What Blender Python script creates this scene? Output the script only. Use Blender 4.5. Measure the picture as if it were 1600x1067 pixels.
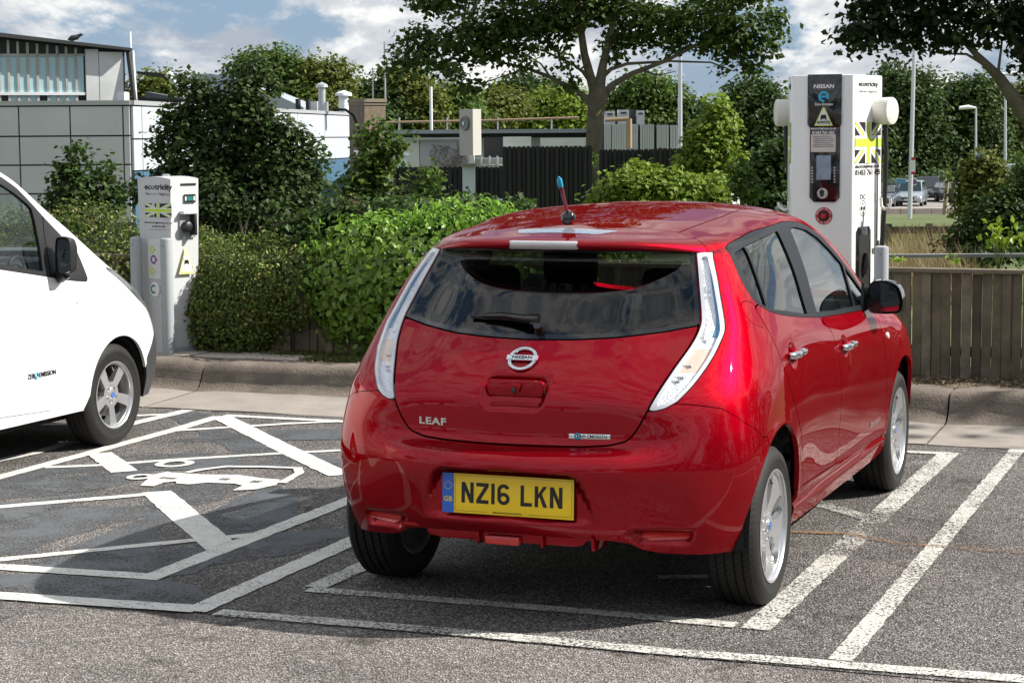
import bpy, bmesh, math, random
import numpy as np
from mathutils import Vector, Matrix, Euler
random.seed(7); rng=np.random.default_rng(7)
for o in list(bpy.data.objects): bpy.data.objects.remove(o)
SC=bpy.context.scene; COL=SC.collection
# ------------------------------------------------------------------ camera, sky, sun, exposure
YAW,PIT,ROLL=.3706,.1026,-.0067
cam_d=bpy.data.cameras.new('camera'); cam=bpy.data.objects.new('camera',cam_d); COL.objects.link(cam); SC.camera=cam
cam_d.sensor_width=36; cam_d.lens=36*3120.76/1600; cam_d.clip_start=.1; cam_d.clip_end=3000
cam.matrix_world=Matrix.Translation((2.7187,-7.6158,1.8501))@Matrix.Rotation(YAW,4,'Z')@Matrix.Rotation(math.pi/2-PIT,4,'X')@Matrix.Rotation(ROLL,4,'Z')
SUN=Vector((1.12,.48,1.0)).normalized()
EL=math.asin(SUN.z); AZ=math.atan2(SUN.x,SUN.y)
w=bpy.data.worlds.new('World'); SC.world=w; w.use_nodes=True; nt=w.node_tree; nt.nodes.clear()
def nn(nt,t,**k):
    n=nt.nodes.new(t)
    for a,b in k.items():
        if a=='inp':
            for i,v in b.items(): n.inputs[i].default_value=v
        else: setattr(n,a,b)
    return n
out=nn(nt,'ShaderNodeOutputWorld'); bg=nn(nt,'ShaderNodeBackground'); bg.inputs[1].default_value=.055
sky=nn(nt,'ShaderNodeTexSky'); sky.sky_type='NISHITA'; sky.sun_disc=False; sky.sun_elevation=EL; sky.sun_rotation=AZ; sky.air_density=1.0; sky.dust_density=.6; sky.ozone_density=1.5
tc=nn(nt,'ShaderNodeTexCoord'); sep=nn(nt,'ShaderNodeSeparateXYZ'); nt.links.new(tc.outputs['Generated'],sep.inputs[0])
mp=nn(nt,'ShaderNodeMapping'); mp.inputs['Location'].default_value=(.35,.1,.17); mp.inputs['Scale'].default_value=(1,1,2.1); nt.links.new(tc.outputs['Generated'],mp.inputs[0])
def noise(nt,vec,scale,detail=6,rough=.55,dist=0,dim='3D'):
    n=nn(nt,'ShaderNodeTexNoise'); n.inputs['Scale'].default_value=scale; n.inputs['Detail'].default_value=detail; n.inputs['Roughness'].default_value=rough; n.inputs['Distortion'].default_value=dist
    if vec is not None: nt.links.new(vec,n.inputs['Vector'])
    return n
n1=noise(nt,mp.outputs[0],7.5,12,.60,.15); n2=noise(nt,mp.outputs[0],13,10,.62,.25)
def ramp(nt,fac,stops,interp='EASE'):
    r=nn(nt,'ShaderNodeValToRGB'); r.color_ramp.interpolation=interp
    e=r.color_ramp.elements
    while len(e)>len(stops): e.remove(e[-1])
    while len(e)<len(stops): e.new(.5)
    for k,(p,c) in zip(e,stops): k.position=p; k.color=(c[0],c[1],c[2],1) if hasattr(c,'__len__') else (c,c,c,1)
    nt.links.new(fac,r.inputs[0]); return r
rm=ramp(nt,n1.outputs[0],[(.405,0),(.485,1)])
rc=ramp(nt,n2.outputs[0],[(.36,(4.9,5.4,6.3)),(.47,(7.3,7.7,8.2)),(.56,(11,11,10.8))])
mixc=nn(nt,'ShaderNodeMix'); mixc.data_type='RGBA'
nt.links.new(rm.outputs[0],mixc.inputs[0]); tint=nn(nt,'ShaderNodeMix'); tint.data_type='RGBA'; tint.inputs[0].default_value=.6; tint.inputs[7].default_value=(2.7,4.5,7.4,1); nt.links.new(sky.outputs[0],tint.inputs[6]); nt.links.new(tint.outputs[2],mixc.inputs[6]); nt.links.new(rc.outputs[0],mixc.inputs[7])
nt.links.new(mixc.outputs[2],bg.inputs[0]); nt.links.new(bg.outputs[0],out.inputs[0])
sd=bpy.data.lights.new('sun','SUN'); sd.energy=5.0; sd.angle=math.radians(.55); sd.color=(1,.955,.88)
so=bpy.data.objects.new('sun',sd); COL.objects.link(so); so.rotation_euler=(-SUN).to_track_quat('-Z','Y').to_euler()
vs=SC.view_settings; SC.display_settings.display_device='sRGB'; vs.view_transform='Standard'; vs.look='None'; vs.gamma=1; vs.exposure=.74; vs.use_curve_mapping=False
SC.render.engine='CYCLES'; SC.cycles.max_bounces=8; SC.cycles.transparent_max_bounces=16; SC.cycles.caustics_reflective=False; SC.cycles.caustics_refractive=False

# ------------------------------------------------------------------ helpers
def link(o,parent=None):
    COL.objects.link(o)
    if parent is not None: o.parent=parent
    return o
def thing(name,label,cat,loc=(0,0,0),rz=0,group=None):
    o=bpy.data.objects.new(name,None); o.location=loc; o.rotation_euler=(0,0,rz); o.empty_display_size=.2
    link(o); o['label']=label; o['category']=cat
    if group: o['group']=group
    return o
def tag(o,label,cat,group=None):
    o['label']=label; o['category']=cat
    if group: o['group']=group
    return o
def struct(o): o['kind']='structure'; return o
def stuff(o): o['kind']='stuff'; return o
def setmat(me,m):
    if m is None: return
    for k in (m if isinstance(m,(list,tuple)) else [m]): me.materials.append(k)
def obj(name,me,parent=None,loc=None,rot=None):
    o=bpy.data.objects.new(name,me); link(o,parent)
    if loc is not None: o.location=loc
    if rot is not None: o.rotation_euler=rot
    return o
def npmesh(name,V,F,m,smooth=True,N=None):
    """V (n,3); F (m,k) with equal k, or list of arrays"""
    V=np.asarray(V,np.float32); Fs=F if isinstance(F,list) else [F]
    Fs=[np.asarray(f,np.int32) for f in Fs if len(f)]
    me=bpy.data.meshes.new(name); me.vertices.add(len(V)); me.vertices.foreach_set('co',V.ravel())
    nl=sum(f.size for f in Fs); me.loops.add(nl); me.loops.foreach_set('vertex_index',np.concatenate([f.ravel() for f in Fs]))
    tot=np.concatenate([np.full(len(f),f.shape[1],np.int32) for f in Fs]); st=np.r_[0,np.cumsum(tot)[:-1]].astype(np.int32)
    me.polygons.add(len(tot)); me.polygons.foreach_set('loop_start',st)
    try: me.polygons.foreach_set('loop_total',tot)
    except Exception: pass
    me.update(calc_edges=True)
    if smooth: me.polygons.foreach_set('use_smooth',np.ones(len(tot),bool))
    else: me.polygons.foreach_set('use_smooth',np.zeros(len(tot),bool))
    if N is not None: me.normals_split_custom_set_from_vertices(np.asarray(N,float).tolist())
    setmat(me,m); return me
class MB:
    """collects simple solids; build() links them as one mesh object"""
    def __init__(s): s.V=[];s.F=[];s.M=[];s.mi=0
    def add(s,vs,fs):
        b=len(s.V); s.V+=[tuple(v) for v in vs]; s.F+=[[b+i for i in f] for f in fs]; s.M+=[s.mi]*len(fs); return s
    def box(s,a,b,rz=0,c=None,bev=0):
        (x0,y0,z0),(x1,y1,z1)=a,b
        vs=[(x,y,z) for z in (z0,z1) for x,y in ((x0,y0),(x1,y0),(x1,y1),(x0,y1))]
        if rz:
            cx,cy=c if c else ((x0+x1)/2,(y0+y1)/2); co,si=math.cos(rz),math.sin(rz)
            vs=[(cx+(x-cx)*co-(y-cy)*si,cy+(x-cx)*si+(y-cy)*co,z) for x,y,z in vs]
        return s.add(vs,[(3,2,1,0),(4,5,6,7),(0,1,5,4),(1,2,6,5),(2,3,7,6),(3,0,4,7)])
    def prism(s,poly,lo,hi,axis='z'):
        """poly in the two other axes, extruded lo..hi along axis"""
        n=len(poly)
        def P(p,h): return {'z':(p[0],p[1],h),'y':(p[0],h,p[1]),'x':(h,p[0],p[1])}[axis]
        vs=[P(p,lo) for p in poly]+[P(p,hi) for p in poly]
        return s.add(vs,[list(range(n))[::-1],list(range(n,2*n))]+[(i,(i+1)%n,n+(i+1)%n,n+i) for i in range(n)])
    def tube(s,pts,r,n=8,caps=True):
        pts=[Vector(p) for p in pts]; rs=r if hasattr(r,'__len__') else [r]*len(pts); vs=[];fs=[]
        up=None
        for i,p in enumerate(pts):
            t=(pts[min(i+1,len(pts)-1)]-pts[max(i-1,0)]).normalized()
            if up is None: up=Vector((0,0,1)) if abs(t.z)<.9 else Vector((1,0,0))
            a=t.cross(up); 
            if a.length<1e-6: a=t.orthogonal()
            a.normalize(); b=a.cross(t).normalized(); up=b
            for k in range(n):
                th=2*math.pi*k/n; vs.append(p+a*(math.cos(th)*rs[i])+b*(math.sin(th)*rs[i]))
        for i in range(len(pts)-1):
            for k in range(n): fs.append((i*n+k,i*n+(k+1)%n,(i+1)*n+(k+1)%n,(i+1)*n+k))
        if caps: fs+= [list(range(n)),list(range((len(pts)-1)*n,len(pts)*n))[::-1]]
        return s.add(vs,fs)
    def lathe(s,prof,n=32,axis='z',c=(0,0,0),a0=0,a1=2*math.pi,closed=False):
        """prof: (radius, height) pairs"""
        full=abs(a1-a0-2*math.pi)<1e-6; m=n if full else n+1; k=len(prof); vs=[]
        for i in range(m):
            th=a0+(a1-a0)*i/n; co,si=math.cos(th),math.sin(th)
            for r,h in prof:
                v={'z':(r*co,r*si,h),'x':(h,r*co,r*si),'y':(r*co,h,r*si)}[axis]; vs.append((c[0]+v[0],c[1]+v[1],c[2]+v[2]))
        fs=[]
        for i in range(n):
            j=(i+1)%m
            for q in range(k if closed else k-1):
                q2=(q+1)%k; fs.append((i*k+q,j*k+q,j*k+q2,i*k+q2))
        return s.add(vs,fs)
    def mesh(s,name,m,smooth=False,bevel=0,autos=None):
        me=bpy.data.meshes.new(name); me.from_pydata(s.V,[],s.F)
        if any(s.M): me.polygons.foreach_set('material_index',s.M)
        bm=bmesh.new(); bm.from_mesh(me); bmesh.ops.recalc_face_normals(bm,faces=bm.faces)
        if bevel: bmesh.ops.bevel(bm,geom=[e for e in bm.edges if len(e.link_faces)==2 and e.calc_face_angle(0)>.5],offset=bevel,segments=2,affect='EDGES',profile=.5)
        bm.to_mesh(me); bm.free()
        if smooth or bevel:
            me.polygons.foreach_set('use_smooth',[True]*len(me.polygons)); me.set_sharp_from_angle(angle=math.radians(autos or 38))
        setmat(me,m); me.update(); return me
    def build(s,name,m,parent=None,smooth=False,bevel=0,loc=None,rot=None,autos=None):
        return obj(name,s.mesh(name,m,smooth,bevel,autos),parent,loc,rot)
def curve_poly(pts,n=6,closed=True):
    """Catmull-Rom through 2-D points"""
    P=[np.array(p,float) for p in pts]; m=len(P); o=[]
    for i in range(m if closed else m-1):
        g=(lambda j:P[j%m]) if closed else (lambda j:P[min(max(j,0),m-1)])
        p0,p1,p2,p3=g(i-1),g(i),g(i+1),g(i+2)
        for k in range(n):
            t=k/n; o.append(.5*((2*p1)+(p2-p0)*t+(2*p0-5*p1+4*p2-p3)*t*t+(3*p1-p0-3*p2+p3)*t**3))
    if not closed: o.append(P[-1])
    return [tuple(q) for q in o]
_tc={}
def text_mesh(txt,h,m,bold=0,sx=1,ext=.0012,align='CENTER',key=None,space=1,line=1):
    """flat lettering: x to the right, y up, z towards the reader, centred; h = capital height"""
    cu=bpy.data.curves.new('t','FONT'); cu.body=txt; cu.size=h/.69; cu.offset=bold*h; cu.extrude=ext/2; cu.resolution_u=2; cu.align_x=align; cu.align_y='CENTER'; cu.space_character=space; cu.space_line=line
    to=bpy.data.objects.new('t',cu); COL.objects.link(to); dg=bpy.context.evaluated_depsgraph_get(); dg.update()
    me=bpy.data.meshes.new_from_object(to.evaluated_get(dg)); bpy.data.objects.remove(to); bpy.data.curves.remove(cu)
    for v in me.vertices: v.co.x*=sx
    me.materials.clear(); setmat(me,m); me.name='lettering'; return me
def facing(loc,normal,up=(0,0,1)):
    """matrix whose +z looks along normal and +y is up"""
    z=Vector(normal).normalized(); x=Vector(up).cross(z).normalized(); y=z.cross(x)
    return Matrix.Translation(loc)@Matrix((x,y,z)).transposed().to_4x4()
def place(o,mw):
    """set the LOCAL matrix (parents stand at their own place)"""
    o.matrix_basis=mw; return o
# ------------------------------------------------------------------ materials
MATS={}
def mat(name,col=(.5,.5,.5),rough=.5,metal=0,coat=0,spec=.5,coatr=.03,trans=0,bump=None,var=None,emit=None,alpha=1,island=0,sheen=0,transl=0,objco=True,ior=1.5):
    """var=(scale,amount[,detail]) colour variation; bump=(scale,strength[,distance])"""
    if name in MATS: return MATS[name]
    m=bpy.data.materials.new(name); MATS[name]=m; m.use_nodes=True; nt=m.node_tree; nt.nodes.clear()
    o=nn(nt,'ShaderNodeOutputMaterial'); b=nn(nt,'ShaderNodeBsdfPrincipled'); L=nt.links.new
    b.inputs['Base Color'].default_value=(*col,1); b.inputs['Roughness'].default_value=rough; b.inputs['Metallic'].default_value=metal
    b.inputs['Coat Weight'].default_value=coat; b.inputs['Coat Roughness'].default_value=coatr; b.inputs['Specular IOR Level'].default_value=spec; b.inputs['IOR'].default_value=ior
    b.inputs['Transmission Weight'].default_value=trans; b.inputs['Alpha'].default_value=alpha
    t=nn(nt,'ShaderNodeTexCoord'); vec=t.outputs['Object'] if objco else nn(nt,'ShaderNodeNewGeometry').outputs['Position']
    last=None
    if var:
        n=noise(nt,vec,var[0],var[2] if len(var)>2 else 6,.6)
        r=ramp(nt,n.outputs[0],[(.3,tuple(c*(1-var[1]) for c in col)),(.7,tuple(min(1,c*(1+var[1])) for c in col))],'LINEAR'); last=r.outputs[0]
    if island:
        g=nn(nt,'ShaderNodeNewGeometry'); hs=nn(nt,'ShaderNodeHueSaturation'); 
        mr=nn(nt,'ShaderNodeMapRange'); mr.inputs[3].default_value=1-island; mr.inputs[4].default_value=1+island; L(g.outputs['Random Per Island'],mr.inputs[0]); L(mr.outputs[0],hs.inputs['Value'])
        m2=nn(nt,'ShaderNodeMapRange'); m2.inputs[3].default_value=.5-island*.045; m2.inputs[4].default_value=.5+island*.02
        wn=nn(nt,'ShaderNodeMath',operation='FRACT'); mu=nn(nt,'ShaderNodeMath',operation='MULTIPLY'); mu.inputs[1].default_value=17.3
        L(g.outputs['Random Per Island'],mu.inputs[0]); L(mu.outputs[0],wn.inputs[0]); L(wn.outputs[0],m2.inputs[0]); L(m2.outputs[0],hs.inputs['Hue'])
        if last is not None: L(last,hs.inputs['Color'])
        else: hs.inputs['Color'].default_value=(*col,1)
        last=hs.outputs[0]
    if last is not None: L(last,b.inputs['Base Color'])
    if bump:
        n=noise(nt,vec,bump[0],4,.6); bp=nn(nt,'ShaderNodeBump'); bp.inputs['Strength'].default_value=bump[1]; bp.inputs['Distance'].default_value=bump[2] if len(bump)>2 else .01
        L(n.outputs[0],bp.inputs['Height']); L(bp.outputs[0],b.inputs['Normal'])
    if emit: b.inputs['Emission Color'].default_value=(*emit[:3],1); b.inputs['Emission Strength'].default_value=emit[3]
    sh=b.outputs[0]
    if transl:
        tr=nn(nt,'ShaderNodeBsdfTranslucent'); mxs=nn(nt,'ShaderNodeMixShader'); mxs.inputs[0].default_value=transl
        if last is not None: L(last,tr.inputs[0])
        else: tr.inputs[0].default_value=(*col,1)
        L(sh,mxs.inputs[1]); L(tr.outputs[0],mxs.inputs[2]); sh=mxs.outputs[0]
    L(sh,o.inputs[0]); m['b']=1
    return m
def glass_mat(name,tint,rough=.0,refl=1.0):
    """thin pane: tinted see-through with a Fresnel mirror on top"""
    m=bpy.data.materials.new(name); MATS[name]=m; m.use_nodes=True; nt=m.node_tree; nt.nodes.clear(); L=nt.links.new
    o=nn(nt,'ShaderNodeOutputMaterial'); tr=nn(nt,'ShaderNodeBsdfTransparent'); tr.inputs[0].default_value=(*tint,1)
    gl=nn(nt,'ShaderNodeBsdfGlossy'); gl.inputs['Roughness'].default_value=rough; gl.inputs[0].default_value=(refl,refl,refl,1)
    fr=nn(nt,'ShaderNodeFresnel'); ge=nn(nt,'ShaderNodeNewGeometry'); io=nn(nt,'ShaderNodeMapRange'); io.inputs[3].default_value=1.55; io.inputs[4].default_value=1/1.55; L(ge.outputs['Backfacing'],io.inputs[0]); L(io.outputs[0],fr.inputs[0]); mx=nn(nt,'ShaderNodeMixShader'); L(fr.outputs[0],mx.inputs[0]); L(tr.outputs[0],mx.inputs[1]); L(gl.outputs[0],mx.inputs[2]); L(mx.outputs[0],o.inputs[0])
    return m
M_black=mat('black_plastic',(.012,.012,.013),.45)
M_gloss=mat('gloss_black',(.006,.006,.007),.12,coat=.6)
M_trim=mat('satin_trim',(.009,.011,.014),.45,spec=.2)
M_dark=mat('dark_interior',(.012,.012,.013),.8)
M_seat=mat('seat_cloth',(.02,.02,.022),.9)
M_chrome=mat('chrome',(.75,.76,.78),.07,metal=1)
M_silver=mat('silver_paint',(.64,.65,.67),.28,metal=.8,coat=.5)
M_rubber=mat('tyre_rubber',(.015,.0145,.014),.68,var=(9,.25),spec=.3)
def tread_bump(m,R):
    nt=m.node_tree; L=nt.links.new; b=next(n for n in nt.nodes if n.type=='BSDF_PRINCIPLED'); t=nn(nt,'ShaderNodeTexCoord'); s=nn(nt,'ShaderNodeSeparateXYZ'); L(t.outputs['Object'],s.inputs[0])
    a=nn(nt,'ShaderNodeMath',operation='ARCTAN2'); L(s.outputs[2],a.inputs[0]); L(s.outputs[1],a.inputs[1]); sk=nn(nt,'ShaderNodeMath',operation='MULTIPLY_ADD'); sk.inputs[1].default_value=2.2; L(s.outputs[0],sk.inputs[0]); L(a.outputs[0],sk.inputs[2])
    f=nn(nt,'ShaderNodeMath',operation='MULTIPLY'); f.inputs[1].default_value=76; L(sk.outputs[0],f.inputs[0]); c=nn(nt,'ShaderNodeMath',operation='SINE'); L(f.outputs[0],c.inputs[0]); g=nn(nt,'ShaderNodeMath',operation='GREATER_THAN'); g.inputs[1].default_value=-.72; L(c.outputs[0],g.inputs[0])
    ln=nn(nt,'ShaderNodeVectorMath',operation='LENGTH'); cx=nn(nt,'ShaderNodeCombineXYZ'); L(s.outputs[1],cx.inputs[1]); L(s.outputs[2],cx.inputs[2]); L(cx.outputs[0],ln.inputs[0]); o=nn(nt,'ShaderNodeMath',operation='LESS_THAN'); o.inputs[1].default_value=R; L(ln.outputs['Value'],o.inputs[0])
    mx=nn(nt,'ShaderNodeMath',operation='MAXIMUM'); L(g.outputs[0],mx.inputs[0]); L(o.outputs[0],mx.inputs[1]); bp=nn(nt,'ShaderNodeBump'); bp.inputs['Distance'].default_value=.006; bp.inputs['Strength'].default_value=1; L(mx.outputs[0],bp.inputs['Height']); L(bp.outputs[0],b.inputs['Normal'])
    # tread: cross grooves darker than the blocks and sidewall
    old=b.inputs['Base Color'].links[0].from_socket; m2=nn(nt,'ShaderNodeMix'); m2.data_type='RGBA'; m2.blend_type='MULTIPLY'; m2.inputs[0].default_value=1; rr=nn(nt,'ShaderNodeMapRange'); rr.inputs[3].default_value=.35; rr.inputs[4].default_value=1; L(mx.outputs[0],rr.inputs[0]); L(old,m2.inputs[6]); L(rr.outputs[0],m2.inputs[7]); L(m2.outputs[2],b.inputs['Base Color'])
tread_bump(M_rubber,.3005)
M_tread=M_rubber
M_paint=mat('red_metallic_paint',(.34,.0006,.0095),.42,metal=.84,coat=.62,coatr=.012,spec=.0)
_pb=next(n for n in M_paint.node_tree.nodes if n.type=='BSDF_PRINCIPLED'); _pb.inputs['Specular Tint'].default_value=(.42,.03,.05,1)
M_white=mat('white_van_paint',(.76,.765,.77),.32,coat=1,coatr=.02)
M_redlens=mat('red_lens',(.62,.018,.014),.15,coat=1,bump=(240,.6,.003))
M_glass=glass_mat('side_glass',(.52,.57,.54))
M_glassd=glass_mat('privacy_glass',(.20,.205,.20))
M_glassf=glass_mat('clear_glass',(.72,.78,.75))
M_lens=glass_mat('clear_lens',(.99,.99,1.0))
M_blue=mat('blue_lamp_trim',(.05,.23,.42),.25,metal=.3,coat=.6)
M_lampw=mat('lamp_reflector',(.80,.83,.88),.22,metal=.5,coat=1,bump=(110,.8,.007))
M_amber=mat('amber_bulb_area',(.78,.60,.48),.3,metal=.2,coat=.5,bump=(150,.4,.004))
M_wtext=mat('white_print',(.8,.8,.8),.5)
M_ktext=mat('black_print',(.012,.012,.012),.45)
M_yel=mat('plate_yellow',(1.0,.68,.010),.35,coat=.4)
M_bluep=mat('plate_blue',(.01,.14,.62),.35,coat=.4)
M_cyan=mat('cyan_print',(.02,.36,.62),.3,metal=.2)
M_red=mat('red_print',(.42,.02,.03),.4)
M_lime=mat('lime_print',(.50,.68,.05),.5)
# ------------------------------------------------------------------ car skins: control nets, smooth surfaces and cuts
CAR=[
 # c0 x=0
 [(0,-.625,.30),(0,-.69,.38),(0,-.725,.48),(0,-.755,.60),(0,-.735,.655),(0,-.625,.69),(0,-.612,.86),(0,-.515,.985),(0,-.405,1.085),(0,-.265,1.235),(0,-.14,1.365),(0,-.262,1.402),(0,-.285,1.43),(0,-.12,1.462),(0,.06,1.483),(0,.2,1.495)],
 [(.2,-.62,.30),(.2,-.68,.38),(.2,-.712,.48),(.2,-.742,.60),(.2,-.722,.655),(.2,-.62,.69),(.2,-.60,.86),(.2,-.503,.985),(.2,-.392,1.085),(.19,-.255,1.235),(.18,-.13,1.365),(.18,-.25,1.402),(.18,-.27,1.429),(.16,-.10,1.46),(.12,.1,1.482),(0,.24,1.498)],
 [(.4,-.585,.29),(.4,-.635,.37),(.4,-.665,.48),(.4,-.69,.60),(.4,-.672,.655),(.4,-.588,.695),(.39,-.572,.855),(.385,-.468,.985),(.385,-.35,1.088),(.37,-.215,1.238),(.35,-.10,1.367),(.355,-.195,1.40),(.355,-.208,1.426),(.31,-.04,1.456),(.2,.16,1.483),(0,.31,1.502)],
 [(.56,-.52,.28),(.56,-.56,.37),(.56,-.585,.48),(.56,-.60,.60),(.555,-.59,.655),(.545,-.568,.70),(.53,-.545,.85),(.53,-.415,.985),(.52,-.28,1.098),(.495,-.155,1.24),(.465,-.055,1.37),(.475,-.105,1.396),(.47,-.108,1.418),(.41,.05,1.452),(.26,.24,1.485),(0,.38,1.507)],
 [(.68,-.465,.275),(.70,-.49,.36),(.72,-.505,.48),(.725,-.505,.60),(.72,-.50,.66),(.705,-.495,.73),(.62,-.50,.86),(.65,-.37,.99),(.64,-.222,1.112),(.60,-.118,1.25),(.56,-.025,1.372),(.57,.0,1.392),(.555,.015,1.415),(.47,.15,1.452),(.29,.32,1.49),(0,.46,1.512)],
 [(.77,-.37,.27),(.81,-.375,.36),(.845,-.37,.48),(.853,-.37,.60),(.85,-.365,.66),(.835,-.36,.74),(.785,-.37,.87),(.765,-.26,1.0),(.74,-.15,1.12),(.678,-.075,1.26),(.615,.02,1.375),(.606,.075,1.397),(.59,.10,1.42),(.51,.24,1.457),(.3,.42,1.497),(0,.55,1.517)],
 [(.83,-.14,.265),(.872,-.13,.36),(.895,-.12,.48),(.90,-.11,.60),(.898,-.105,.66),(.89,-.10,.75),(.868,-.09,.88),(.828,-.02,1.01),(.79,.09,1.125),(.728,.14,1.26),(.665,.20,1.378),(.648,.23,1.402),(.631,.25,1.424),(.54,.36,1.464),(.3,.54,1.505),(0,.66,1.523)],
 [(.84,.3,.25),(.872,.3,.36),(.885,.3,.48),(.892,.3,.60),(.892,.3,.66),(.888,.3,.76),(.872,.3,.89),(.842,.32,1.02),(.807,.35,1.11),(.757,.39,1.25),(.700,.44,1.388),(.683,.46,1.412),(.664,.48,1.433),(.55,.55,1.478),(.31,.72,1.515),(0,.80,1.532)],
 [(.835,.75,.24),(.862,.75,.36),(.872,.75,.48),(.878,.75,.60),(.880,.75,.67),(.877,.75,.77),(.866,.75,.89),(.84,.75,1.01),(.807,.75,1.085),(.752,.77,1.27),(.690,.80,1.42),(.672,.81,1.452),(.652,.82,1.475),(.53,.87,1.51),(.30,.96,1.53),(0,1.0,1.542)],
 [(.835,1.2,.24),(.862,1.2,.36),(.870,1.2,.48),(.877,1.2,.60),(.880,1.2,.67),(.876,1.2,.77),(.864,1.2,.88),(.838,1.2,.98),(.808,1.2,1.045),(.750,1.2,1.25),(.685,1.2,1.428),(.667,1.2,1.457),(.645,1.2,1.479),(.52,1.2,1.51),(.28,1.2,1.536),(0,1.2,1.545)],
 [(.835,1.65,.24),(.862,1.65,.36),(.870,1.65,.48),(.876,1.65,.60),(.878,1.65,.67),(.874,1.65,.77),(.862,1.65,.87),(.838,1.65,.96),(.806,1.65,1.02),(.752,1.63,1.21),(.695,1.6,1.375),(.678,1.59,1.398),(.655,1.57,1.42),(.52,1.50,1.485),(.28,1.48,1.52),(0,1.47,1.53)],
 [(.835,2.1,.24),(.862,2.1,.36),(.870,2.1,.48),(.878,2.1,.60),(.879,2.1,.67),(.874,2.1,.77),(.862,2.1,.86),(.838,2.1,.94),(.806,2.08,.99),(.765,2.07,1.10),(.722,2.05,1.225),(.706,2.04,1.245),(.683,2.02,1.262),(.5,1.97,1.33),(.26,1.95,1.36),(0,1.94,1.37)],
 [(.835,2.55,.25),(.865,2.55,.36),(.875,2.55,.48),(.884,2.55,.60),(.886,2.55,.67),(.880,2.55,.76),(.863,2.55,.84),(.835,2.55,.91),(.800,2.55,.95),(.77,2.53,.985),(.745,2.5,1.02),(.732,2.49,1.03),(.71,2.48,1.04),(.5,2.45,1.10),(.25,2.45,1.135),(0,2.45,1.145)],
 [(.835,2.95,.25),(.863,2.95,.36),(.873,2.95,.48),(.882,2.95,.60),(.882,2.95,.67),(.872,2.95,.75),(.848,2.95,.83),(.81,2.94,.885),(.765,2.93,.92),(.725,2.92,.94),(.685,2.92,.95),(.655,2.92,.955),(.6,2.92,.96),(.42,2.92,.975),(.2,2.92,.985),(0,2.92,.988)],
 [(.76,3.3,.23),(.79,3.32,.36),(.80,3.33,.48),(.80,3.33,.59),(.795,3.32,.66),(.78,3.31,.72),(.745,3.29,.78),(.695,3.28,.825),(.65,3.28,.845),(.61,3.28,.855),(.57,3.28,.86),(.54,3.28,.865),(.49,3.28,.87),(.34,3.28,.88),(.16,3.28,.885),(0,3.28,.887)],
 [(.54,3.56,.2),(.56,3.60,.34),(.57,3.61,.46),(.57,3.60,.56),(.56,3.58,.63),(.55,3.56,.69),(.53,3.53,.735),(.50,3.51,.765),(.46,3.5,.78),(.43,3.5,.787),(.40,3.5,.79),(.37,3.5,.795),(.33,3.5,.798),(.22,3.5,.803),(.1,3.5,.806),(0,3.5,.807)],
 [(.28,3.63,.2),(.29,3.67,.34),(.3,3.68,.46),(.3,3.67,.55),(.29,3.65,.62),(.28,3.63,.67),(.27,3.61,.70),(.26,3.6,.72),(.24,3.59,.73),(.22,3.59,.735),(.2,3.59,.738),(.18,3.59,.74),(.16,3.59,.742),(.1,3.59,.745),(.05,3.59,.746),(0,3.59,.747)],
 [(0,3.65,.2),(0,3.69,.34),(0,3.70,.46),(0,3.69,.55),(0,3.67,.61),(0,3.66,.65),(0,3.65,.67),(0,3.645,.68),(0,3.64,.69),(0,3.637,.695),(0,3.634,.7),(0,3.632,.702),(0,3.63,.705),(0,3.625,.71),(0,3.62,.716),(0,3.615,.72)],
]
NU=[14,14,13,12,12,14,26,30,28,28,28,28,24,14,12,8,8]
NV=[6,8,8,5,5,12,10,9,12,11,5,5,12,16,16]
def crom(P,n,lo=None,hi=None,closed=False):
    """centripetal Catmull-Rom through P (m,k,3) along axis 0; n[i] samples per interval"""
    m=len(P)
    if closed: Q=lambda i:P[i%m]
    else:
        def Q(i):
            if i<0: return lo if lo is not None else 2*P[0]-P[1]
            if i>=m: return hi if hi is not None else 2*P[-1]-P[-2]
            return P[i]
    out=[]
    for i in range(m if closed else m-1):
        p0,p1,p2,p3=Q(i-1),Q(i),Q(i+1),Q(i+2)
        d=lambda a,b:np.maximum(np.linalg.norm(a-b,axis=-1,keepdims=True),1e-4)**.5
        t1=d(p0,p1);t2=t1+d(p1,p2);t3=t2+d(p2,p3)
        for k in range(n[i]):
            t=t1+(t2-t1)*k/n[i]
            A1=(t1-t)/t1*p0+t/t1*p1;A2=(t2-t)/(t2-t1)*p1+(t-t1)/(t2-t1)*p2;A3=(t3-t)/(t3-t2)*p2+(t-t2)/(t3-t2)*p3
            B1=(t2-t)/t2*A1+t/t2*A2;B2=(t3-t)/(t3-t1)*A2+(t-t1)/(t3-t1)*A3
            out.append((t2-t)/(t2-t1)*B1+(t-t1)/(t2-t1)*B2)
    if not closed: out.append(P[-1])
    return np.array(out)
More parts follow.
